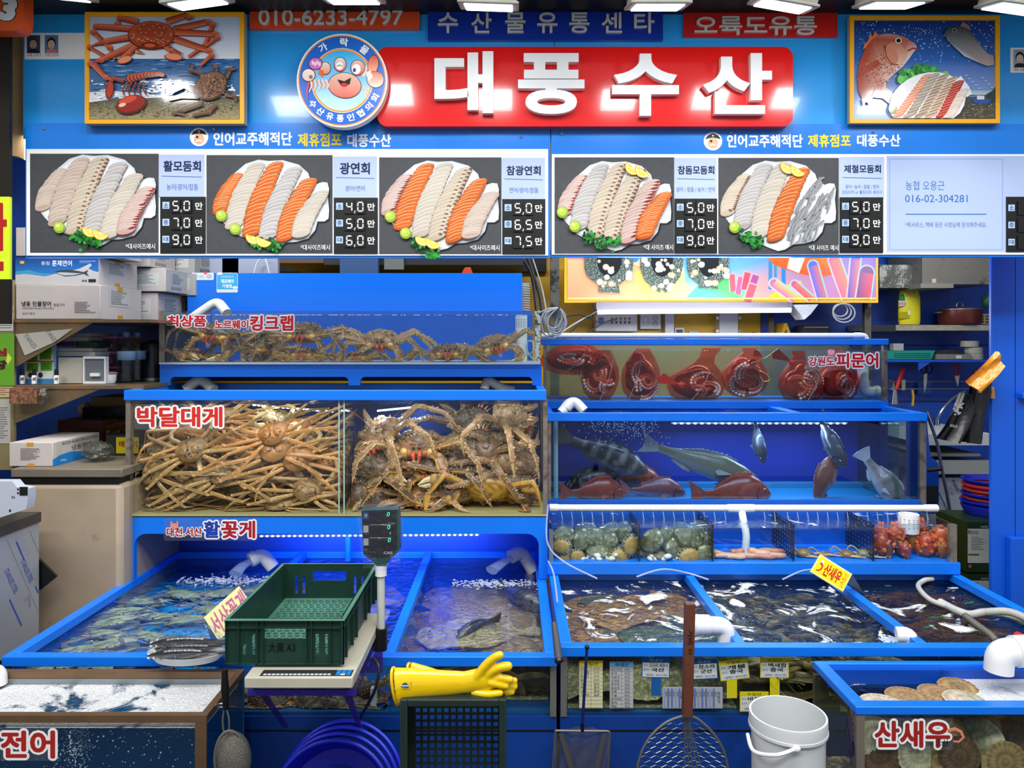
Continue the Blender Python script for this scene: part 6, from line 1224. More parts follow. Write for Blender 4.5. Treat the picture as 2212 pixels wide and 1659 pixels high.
tag(MB().box(bx0+.012,bx1,by0+.10,by1-.012,.02,.50).build('scallop_heap',mat('dim_shell_heap','#6b5d40',.6,nz=(30,.5),dirt=('#b8a67c',24,.5,.6),bump=(24,1,.03))),'dim heap of further shells filling the bottom of the tank','shells',kind='stuff')
a0,a1=LD[0]+.006,LD[1]-.006
inst_in(KING[0],'king_crab',P(700,1512,2.2),(rr(45),0,rr(170)),'dark spiny crab behind the lower glass under the scale','crab','crabs behind the lower glass',.9,(a0,a1,2.142,2.5,.583,.70),.02)
inst_in(KING[3],'king_crab',P(590,1515,2.2),(rr(35),0,rr(20)),'dark crab behind the lower glass beside the purple shelf','crab','crabs behind the lower glass',.8,(a0,a1,2.142,2.5,.583,.70),.02)
inst_in(KING[5],'king_crab',P(780,1520,2.22),(rr(30),0,rr(-30)),'dark crab behind the lower glass near the blue baskets','crab','crabs behind the lower glass',.8,(a0,a1,2.142,2.5,.583,.70),.02)
tag(MB().pbox(800,1488,812,1540,2.16,2.18).build('white_pvc_stub',M_PVC),'white pipe stub behind the lower glass by the cable','pipe')
M_SAND=mat('shell_gravel','#8a8460',.7,nz=(60,.3),dirt=('#c8c49c',80,.5,.6),bump=(60,.6,.01))
def heap(x0,x1,y0,y1,z0,h,seed,nx=34,ny=12):
 v=[]
 for j in range(ny+1):
  for i in range(nx+1):
   x,y=x0+(x1-x0)*i/nx,y0+(y1-y0)*j/ny;v.append((x,y,z0+h*(.55+.45*mnoise.noise(Vector((x*9,y*9,seed)))+.18*mnoise.noise(Vector((x*40,y*40,seed))))*min(1,.65+j/ny*1.6)))
 m_=MB();m_.add(v,[(j*(nx+1)+i,j*(nx+1)+i+1,(j+1)*(nx+1)+i+1,(j+1)*(nx+1)+i)for j in range(ny)for i in range(nx)])
 b=len(v);m_.box(x0,x1,y0,y1,z0-.001,z0+.004);return m_
tag(heap(RX0+.024,RD[0]-.006,2.15,2.5,.583,.10,1).build('gravel_bed',M_SAND),'pale shell gravel seen through the lower glass under the price cards','gravel',kind='stuff')
tag(heap(LD[1]+.006,LX1-.02,2.2,2.8,.583,.07,2).build('gravel_bed',M_SAND),'pale gravel seen through the lower glass behind the gloves','gravel',kind='stuff')
tag(heap(RD[0]+.006,RD[1]-.006,2.15,2.5,.583,.09,3).build('silt_bed',mat('brown_silt','#6e5f3c',.7,nz=(20,.4),dirt=('#b09c6c',30,.55,.65))),'brown silt seen through the lower glass behind the white bucket','silt',kind='stuff')
def boxart(label,name,c,quads,arts,col='#d4d0cc',group=None,cat='box',m=None):
 0
def crate(label,x0,x1,y0,y1,z0,z1,m,art=None,group=None,rz=0,name='cardboard_box',side=None):
 t=thing(name,label,'box',((x0+x1)/2,(y0+y1)/2,z0),group)
 MB().box(x0,x1,y0,y1,z0,z1).build('carton',m,t,bevel=.002)
 if art:
  fr=Fr((x0,y0,z1),((x1-x0)/100,0,0),(0,0,-(z1-z0)/100));fr.N=Vector((0,-1,0));A=Art(fr,.0008,.00004);art(A);A.build('printed_front',t,PAPER)
 if side:
  fr=Fr((x1,y0,z1),(0,(y1-y0)/100,0),(0,0,-(z1-z0)/100));fr.N=Vector((1,0,0));A=Art(fr,.0008,.00004);side(A);A.build('printed_side',t,PAPER)
 if rz:t.rotation_euler.z=rz
 return t
M_CARD=mat('white_carton','#b9b2ae',.7,nz=(8,.06));M_CARD2=mat('grey_carton','#a3a4a0',.7,nz=(8,.08))
def lines(A,x0,y0,x1,y1,n,c='#55555c',R=random.Random(4)):
 for i in range(n):y=y0+(y1-y0)*i/n;A.rect(x0,y,x0+(x1-x0)*R.uniform(.5,1),y+(y1-y0)/n*.35,c)
S0=2.86;Xa,Xb=XX(34,S0),XX(216,S0);zs=ZZ(690,S0)
sh=thing('steel_shelf','brown stained steel shelf under the frozen fish cartons','shelf',(Xa,3,zs-.02))
MB().box(Xa-.01,Xa+.52,S0-.01,3.66,zs-.012,zs).build('shelf_board',mat('stained_steel','#7a6a52',.35,metal=.5,dirt=('#a8784a',6,.5,.7)),sh)
a=[(Xa-.008,S0-.004,zs-.013),(Xa+.30,S0-.004,zs-.013),(Xa-.008,S0-.004,zs-.19)]
MB().prism(a,(0,.004,0)).build('gusset_plate',mat('stained_steel','#7a6a52'),sh)
def eel(A):
 A.text('냉동 민물장어',7,48,42,63,'#1a1a1e',.02);A.text('양념구이',45,54,58,63,'#222226',.01);A.text('(FROZEN ROASTED EEL)',8,66,45,72,'#222226',.01);A.text('원산지:중국',8,80,23,87,'#333336',.01)
 lines(A,70,50,96,84,7)
def salmon(A):
 A.rect(0,0,100,60,'#16469c','#2c7ac0');A.poly([(0,64),(12,60),(26,66),(36,70),(46,62),(54,54),(66,50),(78,40),(90,22),(92,28),(88,40),(94,50),(100,54),(100,100),(0,100)],'#c4c2c4')
 A.poly([(0,52),(16,46),(30,58),(46,60),(36,68),(20,62),(8,60),(0,64)],'#3f9ad0');A.ell(8,18,4.5,9,'#5c4630');A.ell(8,18,3,6,'#c8b890')
 A.text('동림',31,14,41,28,'#e8ecf4',.01);A.text('훈제연어',44,10,68,32,'#f0f2f6',.015);A.rect(77,12,97,15,'#7fa6dc');A.rect(77,18,90,20,'#7fa6dc')
 A.poly([(48,52),(54,47),(64,45),(76,50),(82,54),(88,45),(86,58),(89,70),(82,60),(74,66),(60,70),(52,62)],'#3c4650');A.poly([(50,55),(60,55),(74,58),(80,58),(72,64),(60,67),(53,62)],'#b9bfc4');A.ell(51.5,53,1,1.6,'#0d0d0d')
 A.text('동림',80,82,86,90,'#222222',.02);A.rect(88,80,97,91,'#222a36')
def label_side(A):
 A.rect(20,10,70,60,'#b4b8b4');lines(A,24,14,66,56,9,'#4a4c50');A.rect(40,0,52,14,'#b88a3c');A.rect(40,86,52,100,'#b88a3c')
zb1=zs+.0;h1=ZZ(615,S0)-zs;h2=ZZ(556,S0)-ZZ(615,S0)
crate('white carton printed 냉동 민물장어 frozen roasted eel, at the shelf front',Xa,Xb,S0,S0+.32,zs+.001,zs+h1,M_CARD,eel,'cartons on the steel shelf',side=label_side)
crate('blue and white smoked salmon carton with a fish drawing',Xa-.004,Xb-.008,S0+.005,S0+.30,zs+h1+.001,zs+h1+h2,M_CARD,salmon,'cartons on the steel shelf',side=label_side)
for i,(xo,yo,z0_,h_,lb,rz)in enumerate([(.02,.34,.001,.125,'grey carton with a table label behind the eel carton',0),(.04,.60,.001,.12,'farthest grey carton on the bottom row of the steel shelf',0),(.06,.33,.13,.10,'carton with handwriting behind the smoked salmon carton',0),(.12,.56,.125,.10,'slanting carton with 갑 handwriting at the stack end',-.15),(.0,.31,.235,.10,'upper carton with blue oval mark behind the smoked salmon one',0),(.10,.58,.228,.11,'top farthest carton leaning toward the blue wall',-.12),(.0,.0,.245,.11,'topmost pale carton half hidden by the menu board',0)]):
 crate(lb,Xa+xo,Xb+xo+.04,S0+yo,min(3.66,S0+yo+.24),zs+z0_,zs+z0_+h_,M_CARD2 if i%2 else M_CARD,lambda A:(A.rect(60,20,92,75,'#c4c6c2'),lines(A,62,24,90,70,8,'#505258')),'cartons on the steel shelf',rz=rz,side=lambda A:(A.rect(20,15,80,70,'#b8bcb8'),lines(A,25,20,75,66,8,'#4a4c50'),A.text('갑오징어',20,76,60,90,'#222222',.01)))
zs2=ZZ(832,S0)
sh=thing('steel_shelf','lower steel shelf with bottles, drawers and a green leaflet','shelf',(Xa,3,zs2-.02))
MB().box(Xa-.01,Xa+.50,S0-.01,3.62,zs2-.014,zs2).build('shelf_board',mat('stained_steel','#7a6a52'),sh)
MB().prism([(Xa-.008,S0-.004,zs2-.015),(Xa+.33,S0-.004,zs2-.015),(Xa-.008,S0-.004,zs2-.15)],(0,.004,0)).build('gusset_plate',mat('stained_steel','#7a6a52'),sh)
A=Art(frpx(S0-.006),.001)
for k in range(7):A.poly([(34+k*0,722),(158,710),(120,738),(54,768)],'#a7a59c')if k==0 else None
A.text('STAINLESS',48,732,84,742,'#33343a',.01,rot=.9);A.text('STAINLESS',96,722,128,731,'#33343a',.01,rot=.9)
tag(A.build('protective_film',None,PAPER),'loose white STAINLESS printed film hanging from the upper shelf gusset','film')
Y=2.92
t=thing('leaflet_stand','green and white leaflet stand on the lower shelf','leaflet',P(82,830,Y))
MB().pbox(50,742,118,829,Y,Y+.012).build('holder',mat('pale_blue_acrylic','#8fbcd8',.3),t)
A=Art(frpx(Y),.001);A.rect(53,744,115,826,'#d8dcd8')
for a,b in((56,760),(86,758),(58,784),(88,782),(88,746)):A.rect(a,b,a+25,b+19,'#5c9a1e');lines(A,a+2,b+3,a+23,b+17,4,'#2c5c0c')
A.rect(56,779,116,782,'#c0392b');A.rect(56,818,116,827,'#3f86c0');A.ell(66,810,5,6,'#3a2c24');A.ell(88,810,5,6,'#3a2c24');A.build('leaflet_print',t,PAPER)
for px,w in((74,'in front of the green leaflet'),(122,'between leaflet and white drawer box'),(48,'white, at the shelf corner')):
 t=thing('small_bottle','small bottle with dark cap '+w,'bottle',P(px,829,2.885),'small bottles on the lower shelf');c=P(px,829,2.89)
 MB().lathe([(0,0),(.009,0),(.009,.03),(.006,.034),(0,.034)],c,14).build('body',M_WHT,t);MB().lathe([(0,.034),(.0075,.034),(.008,.036),(.007,.056),(0,.058)],c,12).build('cap',M_BLK,t)
 A=Art(frpx(c.y-.0095),.0002);A.text('AP',px-4,815,px+4,822,'#141414',.04);A.build('label_print',t,PAPER)
t=thing('drawer_box','white plastic drawer box with clear grey front','drawer box',P(175,829,2.95));Y=2.93
MB().pbox(126,772,178,828,Y,Y+.2).build('body',mat('cream_plastic','#b9b4a6',.5,nz=(30,.05)),t);mb=MB()
for r in((179,770,228,775),(179,824,228,829),(179,775,182,824),(225,775,228,824)):mb.pbox(*r,Y-.004,Y+.02)
mb.build('front_frame',M_WHT,t);MB().pbox(182,775,225,824,Y+.004,Y+.02).build('drawer',mat('smoked_grey_plastic','#6f7478',.25),t);MB().pbox(194,806,214,813,Y-.008,Y+.004).build('handle',M_WHT,t)
t=thing('drawer_tower','pink and grey plastic drawer tower with oval handles','drawer box',P(232,829,3.1));Y=3.06;PK_=mat('pink_plastic','#c0608e',.45)
mb=MB()
for y in(727,760,792):mb.pbox(196,y,253,y+4,Y-.006,Y+.2)
mb.pbox(196,727,206,829,Y+.002,Y+.2);mb.build('body',PK_,t)
for y in(731,764,796):MB().pbox(207,y,251,y+28,Y,Y+.19).build('drawer',mat('smoked_brown_plastic','#4c4048',.3),t)
for y in(746,779):c=P(234,y,Y-.004);MB().tube([c+Vector((cos(i*pi/8)*.014,0,sin(i*pi/8)*.0105))for i in range(16)],.0035,8,closed=True).build('handle',PK_,t)
R=random.Random(3);mb=None
for i,(y0_,y1_,x0_,x1_,c,lb)in enumerate([(720,727,140,195,'#8f8b7c','topmost beige folded papers in the file pile'),(728,736,128,190,'#9a9482','beige folder second in the file pile'),(738,748,118,168,'#3c2440','dark purple folder in the file pile'),(738,750,166,210,'#14301c','dark green folder in the file pile'),(752,759,122,200,'#b4b2a8','spiral notebook in the file pile'),(760,769,124,205,'#c2c0b8','lowest spiral notebook resting on the drawer box')]):
 tag(MB().pbox(x0_,y0_,x1_,y1_,2.95,3.12).build('folder' if i in(1,2,3)else 'notebook' if i>3 else 'paper_stack',mat('file_'+c[1:],c,.6)),lb,'stationery','files piled on the drawer box')
M_PET=clear('pet_bottle','#e4f0f4',1.45,.03,(60,.6,.004));M_LBL=mat('bottle_label',vc=True,rough=.4)
for i,(px,Y,w)in enumerate([(273,3.02,'nearer the drawer tower'),(296,3.1,'nearer the black kettle'),(262,3.22,'half hidden behind the other two')]):
 c=P(px,826,3.02);c.y=Y;c.x=XX(px,Y);c.z=zs2+.001;t=thing('water_bottle','clear water bottle with blue cap '+w,'bottle',c,'water bottles on the lower shelf');r=.033
 MB().lathe([(0,0),(r*.8,0),(r,.006)]+[(r*(1-.05*(k%2)),.012+k*.008)for k in range(9)]+[(r,.085),(r,.13),(r*.9,.15),(r*.5,.172),(r*.36,.18),(r*.36,.19)],c,20).build('body',M_PET,t)
 MB().lathe([(0,.206),(.0135,.205),(.0135,.188),(0,.188)],c,16).build('cap',mat('blue_cap','#4c7cb4',.4),t)
 MB().lathe([(r*1.02,.092),(r*1.02,.128)],c,24,cols=[hx('#5c8cb8'),hx('#a8c4d8')]).build('label_sleeve',M_LBL,t)
c=P(330,826,3.2);c.z=zs2+.001;t=thing('electric_kettle','black electric kettle at the end of the lower shelf','kettle',c)
MB().lathe([(0,0),(.058,0),(.058,.03),(.05,.14),(.046,.16),(.02,.172),(0,.174)],c,24).build('body',mat('kettle_black','#15161a',.25),t);MB().lathe([(.0585,.0),(.0585,.012),(.05,.013)],c,24).build('steel_band',M_STEEL,t)
MB().tube(bez([c+Vector((.045,0,.155)),c+Vector((.085,0,.15)),c+Vector((.09,0,.08)),c+Vector((.055,0,.03))]),.008,8).build('handle',M_BLK,t)
c=P(238,826,2.97);c.z=zs2+.001;t=thing('mug','white mug with pink cloth on top','mug',c);MB().lathe([(0,0),(.017,0),(.022,.01),(.024,.036),(.021,.036),(.019,.01),(0,.006)],c,18).build('body',M_WHT,t)
MB().tube([c+Vector((-.022-.010*sin(i*pi/6),0,.008+.022*i/6))for i in range(7)],.003,6).build('handle',M_WHT,t);MB().ell(c+Vector((0,0,.04)),(.027,.024,.007),12,6,df=lambda u:1+.2*sin(5*math.atan2(u.y,u.x))).build('folded_cloth',mat('pink_cloth','#b87c84',.8),t)
Y=2.84
t=thing('notice_partition','beige partition edge carrying a green notice and papers','partition',P(10,1010,Y));MB().pbox(-160,604,26,1015,Y+.005,Y+.03).build('panel',mat('khaki_panel','#7d7350',.6,nz=(6,.1)),t)
A=Art(frpx(Y+.004),.0006);A.rect(-80,612,22,655,'#b5a9a2');A.text('D',3,613,13,621,'#8a1818',.03);A.rect(-80,660,30,672,'#a89a74');A.rect(-80,675,29,715,'#b5b4ae');lines(A,0,678,26,712,7,'#5a5c60')
A.rect(-80,721,31,833,'#5f9a2a');A.poly([(14,776),(17,762),(26,774),(17,788),(14,784)],'#c8cc4c');A.text('심',-14,752,15,770,'#7d1e28',.06);A.text('장',-14,778,16,799,'#3c2018',.06);A.rect(-80,836,31,858,'#b4a984');lines(A,0,838,24,856,4,'#7a3c2c')
A.rect(-80,862,23,958,'#a9a6a0');lines(A,0,880,18,950,14,'#5c5c62');A.build('notice_prints',t,PAPER)
tag(MB().pbox(20,838,80,872,2.80,2.835).build('woven_box',mat('woven_brown','#8a5c42',.7,dirt=('#5a3826',90,.48,.52))),'brown woven patterned box end fixed below the lower shelf','box')
tag(MB().ell(P(92,856,2.82),(.022,.02,.032),12,9,df=lambda u:1+.35*mnoise.noise(u*3)).build('plastic_bag',clear('crumpled_clear','#c8ccc8',1.5,.2,(30,1,.02),murk=.15)),'crumpled clear bag hanging beside the woven box','bag')
zt_=ZZ(1012,2.7);t=thing('chest_freezer','worn beige chest freezer with grimy bottom edge','freezer',(XX(150,2.75),3,0))
M_FRZ=mat('worn_beige_enamel','#a2917c',.5,nz=(5,.12),dirt=('#4c3a26',7,.62,.8))
MB().box(XX(28,2.7),XX(262,2.7),2.7,3.25,.16,zt_-.055).build('body',M_FRZ,t,bevel=.02);MB().box(XX(26,2.7),XX(266,2.7),2.692,3.26,zt_-.032,zt_).build('lid',mat('freezer_lid','#6f675a',.5,nz=(8,.2)),t,bevel=.004)
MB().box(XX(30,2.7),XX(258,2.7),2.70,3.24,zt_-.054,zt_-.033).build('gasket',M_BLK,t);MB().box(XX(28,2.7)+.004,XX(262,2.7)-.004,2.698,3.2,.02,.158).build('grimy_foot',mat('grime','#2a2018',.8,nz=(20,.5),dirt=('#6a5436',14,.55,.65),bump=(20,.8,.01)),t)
def pol(A):
 A.text('냉동명태',38,30,80,52,'#1a1c22',.012);A.text('FROZEN ALASKA POLLOCK FILLET',18,8,95,20,'#33353c',.004);A.poly([(0,100),(0,72),(14,60),(36,56),(60,68),(78,84),(90,100)],'#1c78c4');A.text('10kg',14,80,26,90,'#d8e4f0',.01)
def polf(A):A.rect(40,0,56,16,'#c08a2c');A.rect(42,88,58,100,'#c08a2c');lines(A,26,24,74,76,13,'#6a5a64')
b0=2.74;crate('white frozen pollock carton with blue wave, on the freezer lid',XX(20,b0),XX(114,b0),b0,3.05,zt_+.001,ZZ(956,b0),M_CARD,polf,side=pol)
tag(MB().ell(P(212,975,2.86),(.055,.05,.036),22,14,df=lambda u:1+.28*mnoise.noise(u*4)+.1*mnoise.noise(u*11)).build('plastic_bag',clear('crumpled_clear','#ffffff')),'crumpled clear plastic bag on the freezer beside the pollock carton','bag')
def best(A):A.text('HI-QUALITY DAN MOOSAE',4,18,62,30,'#b89a94',.004);A.text('Best of Best',6,36,92,70,'#c8a8a0',.02)
def umb(A):A.rect(16,30,34,80,'#7a3c38');A.poly([(18,52),(25,38),(32,52)],'#2a0c0c');A.poly([(44,60),(52,38),(60,60),(55,60),(55,78),(49,78),(49,60)],'#a8807c')
M_MAR=mat('maroon_carton','#4a1413',.6);c0=3.12
crate('maroon carton reading Best of Best behind the clear bag',XX(124,c0),XX(222,c0),c0,3.5,zt_+.001,ZZ(908,c0),M_MAR,umb,side=best)
crate('black carton beneath the maroon one with yellow printed end',XX(228,3.0),XX(300,3.0),3.0,3.3,zt_+.001,ZZ(940,3.0),mat('yellow_black_box','#1a1a18',.5),lambda A:(A.rect(32,10,100,90,'#b8a818'),A.text('매생이',40,28,96,60,'#7a1c14',.03)))
tag(MB().tube([P(176,884,3.3),P(190,882,3.3)],.03,14).build('paper_roll',M_CARD),'white rounded paper roll on top of the maroon carton','roll')
tag(MB().pbox(196,858,300,880,3.3,3.5).build('cardboard_sheet',mat('cardboard','#8d7350')),'crumpled brown cardboard lying above the maroon carton','cardboard')
tag(MB().pbox(178,880,280,906,3.25,3.5).build('black_bag',mat('black_bag_film','#0f0f12',.3,bump=(14,.4,.008))),'black bag with white barcode stripes over the maroon carton','bag')
M_PF=mat('film_covered_steel','#a4a9ae',.35,metal=.35,nz=(3,.12),dirt=('#5c564c',9,.62,.75))
t=thing('steel_cabinet','stainless cabinet still in blue striped protective film','cabinet',P(20,1420,2.35));
xc=XX(84,2.6);zc=ZZ(1106,2.6);MB().box(-2.6,xc,1.7,2.6,.61,zc-.035).build('body',M_PF,t);MB().box(-2.6,xc+.006,1.69,2.604,zc-.034,zc).build('top_edge',mat('dark_edge_steel','#4c4846',.4,metal=.5),t)
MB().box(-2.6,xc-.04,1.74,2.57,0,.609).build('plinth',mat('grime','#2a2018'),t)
fs_=Fr((xc,2.6,zc),(0,-.0022,0),(0,0,-.001625));fs_.N=Vector((1,0,0));fs_.O=fs_.p(-84*-1,-1106,0);fs_.U=Vector((0,.0022,0));fs_.O=Vector((xc,2.6-.0022*84,zc+.001625*1106));A=Art(fs_,.0008)
for x,c in((-30,'#2a50a8'),(14,'#8a8f98'),(30,'#2a50a8'),(66,'#8a8f98'),(86,'#8a8f98')):
 for seg in((1150,1195),(1262,1330))if c=='#2a50a8' else((1140,1400),):
  o=lambda y:x+(y-1150)*.40;pts=[(o(y),y)for y in(seg[0],seg[1])];pts=[p for p in pts]
  if pts[1][0]>82:f=(82-pts[0][0])/max(1e-6,pts[1][0]-pts[0][0]);pts[1]=(82,pts[0][1]+(pts[1][1]-pts[0][1])*max(0,f))
  if pts[0][0]<80:A.line(pts,2.6 if c=='#2a50a8' else 1,c)
A.text('STAINLESS STEEL',-12,1222,50,1232,'#2c4ea0',.01,rot=1.19);A.text('STAINLESS STEEL',26,1216,84,1226,'#2c4ea0',.01,rot=1.19);A.build('film_print',t,PAPER)
MB().prism([P(84,1208,2.61),P(122,1246,2.61),P(84,1277,2.61)],(0,.01,0)).build('black_corner_flap',M_BLK,t)
t=thing('white_machine','white metal machine corner on top of the steel cabinet','machine',P(20,1105,2.4));Y=2.36
MB().prism([P(x,y,Y)for x,y in((-300,1040),(26,1040),(36,1052),(60,1056),(60,1078),(56,1100),(-30,1128),(-300,1128))],(0,.04,0)).build('casing',mat('white_enamel','#b4bac8',.4),t)
MB().pbox(42,1052,59,1070,Y-.002,Y+.001).build('slot_opening',M_BLK,t);A=Art(frpx(Y),.0008);A.text('N',26,1071,32,1077,'#222222',.02);A.ell(22,1103,2.4,3,'#22242a');A.ell(39,1057,2,2.4,'#22242a');A.ell(39,1065,2,2.4,'#22242a');A.build('marks',t)
Yp=3.86
t=thing('sea_banner','colourful coral reef banner hanging behind the octopus tank','banner',P(1560,652,Yp));[MB().pbox(x,-60,x+8,519,Yp+.02,Yp+.04).build('hanger',M_STEEL,t)for x in(1300,1800)];MB().pbox(1219,520,1897,654,Yp+.012,Yp+.05).build('yellow_frame',mat('banner_frame_yellow','#f2b80c',.4),t)
A=Art(frpx(Yp+.010),.0008);A.poly([(1226,500),(1892,500),(1892,646),(1226,648)],'#ffd0a0');A.poly([(1226,556),(1340,560),(1420,590),(1480,648),(1226,648)],'#f2a878',['#f6c890','#f2b070','#f09a70','#f2ae7c','#ee9c74']);A.poly([(1226,500),(1276,500),(1272,562),(1226,560)],'#e88aa4')
A.poly([(1370,590),(1420,560),(1490,600),(1540,648),(1390,648)],'#f2dc5c',['#f4c060','#f4d060','#f0e46c','#bce0a0','#f6cc68']);A.poly([(1350,500),(1420,500),(1376,566),(1350,570)],'#3a86e0');A.poly([(1470,500),(1892,500),(1892,648),(1520,648),(1480,610)],'#3a6ede',['#4aa0e8','#3a62d8','#c878c8','#e8b070','#7cc0e8'])
A.poly([(1490,632),(1520,606),(1560,600),(1600,606),(1616,640),(1600,648),(1480,648)],'#52c468',['#8fd890','#60cc70','#4cc060','#48b860','#8fe0c0','#60c870','#50b8e0']);A.poly([(1650,648),(1690,618),(1730,606),(1740,648)],'#f2c83a')
for x,w,c in((1660,8,'#2ca0a0'),(1672,6,'#34b46c'),(1688,9,'#3a90c8')):A.rect(x,500,x+w,625,c,'#3a7ad0')
for x,y,r,a,c in((1582,604,7,-.1,'#d85a68'),(1598,610,7,.3,'#c45a8c'),(1612,600,8,.35,'#d84c60'),(1628,606,9,.6,'#a4508c'),(1622,626,10,.6,'#d85a68')):
 A.line([(x+10*sin(a),y-14),(x-14*sin(a),y+26)],r*2.2,'#f0a0a0');A.line([(x+9*sin(a),y-11),(x-14*sin(a),y+26)],r*1.6,c)
A.poly([(1640,540),(1700,520),(1790,560),(1800,592),(1770,600),(1720,590),(1672,572)],'#e8702a',['#f08838']*3+['#e85c20']*4);A.poly([(1712,528),(1742,548),(1726,590),(1700,580)],'#f0f2f4')
for x0_,y0_,x1_,w,c,c2 in((1672,612,1718,18,'#e86c9c','#f6c070'),(1716,614,1752,14,'#d85a7c','#e88060'),(1756,574,1776,20,'#5a6ee0','#e0785c'),(1802,562,1832,24,'#e07090','#f08a70'),(1848,560,1840,20,'#6a5ac8','#e07870'),(1872,590,1864,30,'#7a4a90','#e85a70')):
 A.line([(x0_,y0_),(x1_,646)],w+7,'#f6c0c8','#8fd0e0');A.ell(x0_,y0_,(w+7)/2,(w+7)/2,'#a8c4f0');A.ell(x0_,y0_,w/2,w/2,c);A.line([(x0_,y0_),(x1_,646)],w,c,c2)
A.rect(1226,643,1892,646,'#f8dc70');A.build('banner_print',t)
M_SPOT=mat('dotted_plate',vc=True,rough=.3,dirt=('#9aa898',160,.5,.56))
for i,(cx,y1,w,notch,lb)in enumerate([(1316,633,104,40,'widest black dotted plate with square tail, on the banner'),(1430,632,92,0,'oval black dotted plate with notched tip, on the banner'),(1530,624,90,36,'black dotted plate with square tail above the green coral')]):
 f=frpx(Yp-.006);pts=[(cx-w/2,500),(cx-w/2,580)]
 if notch:pts+=[(cx-w*.44,598),(cx-w*.25,612),(cx-notch/2,616),(cx-notch/2-2,y1-2),(cx+notch/2+4,y1),(cx+notch/2,616),(cx+w*.32,606),(cx+w*.48,590),(cx+w/2,570),(cx+w/2,500)]
 else:pts+=[(cx-w*.4,606),(cx-w*.15,y1-6),(cx-4,y1),(cx,y1-10),(cx+8,y1+1),(cx+w*.25,y1-14),(cx+w*.42,600),(cx+w/2,575),(cx+w/2,500)]
 t=thing('decorative_plate',lb,'plate',P(cx,y1,Yp),'dotted plates hung on the reef banner')
 MB().setc('#2f3a34').prism([f.p(*p)for p in pts],(0,.0155,0)).build('plate_body',M_SPOT,t);A=Art(f,.0008);R=random.Random(i)
 A.ell(cx,560,w*.26,38,'#12140f')
 for k in range(26):
  x,y=cx+R.uniform(-.44,.44)*w,R.uniform(560,y1-8)
  if y>600 and abs(x-cx)>w*.28:continue
  r=R.choice([3,4,4,6,7]);A.ell(x,y,r,r*.95,R.choice(['#e9e4d0','#c9a878','#f4f2ea','#d8b894']));A.ell(x,y,r*.5,r*.5,'#f6f2e2')
 A.build('dots',t)
t=thing('tube_light','long white fluorescent tube fixture under the reef banner','light',P(1500,670,3.72))
MB().tube([P(1291,674,3.72),P(1708,670,3.72)],.0115,12).build('tube',mat('tube_glow','#ffffff',.4,emit=('#eef6ff',4)),t);MB().pbox(1288,653,1712,668,3.733,3.90).build('fixture',mat('mauve_grey_fixture','#5c5866',.5),t)
Yw=4.28
t=thing('breaker_box','white breaker box in clear film with five switches','breaker box',P(1330,715,4.2));Y=4.2
MB().pbox(1286,678,1377,716,Y,4.299).build('casing',mat('offwhite_plastic','#c9cac6',.35),t,bevel=.004)
A=Art(frpx(Y),.001);A.rect(1292,685,1305,699,'#5c7fb0');A.rect(1295,687,1301,691,'#1c2c4c');[A.rect(1320+k*9.4,686,1324+k*9.4,699,'#3a3c3e')for k in range(5)];[A.rect(1320.5+k*9.4,690,1323.5+k*9.4,694,'#b9bab6')for k in range(5)];A.build('switches',t)
t=thing('wall_socket','white switch and double round socket plate','socket',P(1404,712,4.24));Y=4.24
MB().pbox(1383,678,1428,711,Y,4.299).build('casing',mat('offwhite_plastic','#c9cac6'),t,bevel=.003);A=Art(frpx(Y),.001)
for y in(688,700):A.ell(1416,y,5.6,5.6,'#5a5a5a');A.ell(1416,y,4.6,4.6,'#c4c4c0');A.ell(1414,y,.9,.9,'#222222',n=6);A.ell(1418,y,.9,.9,'#222222',n=6)
A.rect(1389,684,1400,704,'#8a8a88');A.rect(1390,685,1399,703,'#d4d4d0');A.build('socket_face',t)
t=thing('white_duct_panel','white vertical panel with side hinges on the yellow wall','panel',P(1574,720,4.2));MB().pbox(1554,673,1594,740,4.2,4.299).build('cover',mat('offwhite_plastic','#c9cac6'),t)
[MB().pbox(x,y,x+6,y+6,4.205,4.25).build('hinge',M_STEEL,t)for x in(1547,1595)for y in(684,712)]
tag(MB().pbox(1437,674,1456,735,4.22,4.299).build('cable_channel',mat('offwhite_plastic','#c9cac6')),'pale vertical cable channel beside the socket plate','channel')
for a,b,c,w in((1458,708,'#d8dad8','white small digital thermometer hanging on the yellow wall'),(1489,716,'#8fc4e0','pale blue small digital thermometer hanging on the yellow wall')):
 t=thing('digital_thermometer',w,'thermometer',P(a+10,b+20,4.26),'thermometers on the yellow wall');MB().pbox(a,b,a+20,b+22,4.26,4.299).build('casing',mat('thermo_'+c[1:],c,.4),t);MB().pbox(a+3,b+4,a+17,b+11,4.257,4.2595).build('screen',M_BLK,t)
M_POLE=mat('grimy_steel_post','#5c5850',.5,metal=.4,dirt=('#241f1a',20,.5,.6))
for px0,px1,Y,y0_,y1_,w in((1189,1208,3.9,540,1411,'dark grimy steel post behind the tank junction'),(1661,1672,4.15,676,1371,'short steel post edging the yellow wall'),(1868,1882,3.95,650,1403,'dirty steel post at the corner of the kitchen shelf'),(400,408,3.45,556,1499,'thin steel post beside the splash panel')):
 tag(MB().pbox(px0,y0_,px1,y1_,Y,Y+.03).build('steel_post',M_POLE),w,'post')
M_CBL=mat('grey_cable','#b4b6b8',.5);M_CBD=mat('dark_cable','#222226',.5)
R=random.Random(4)
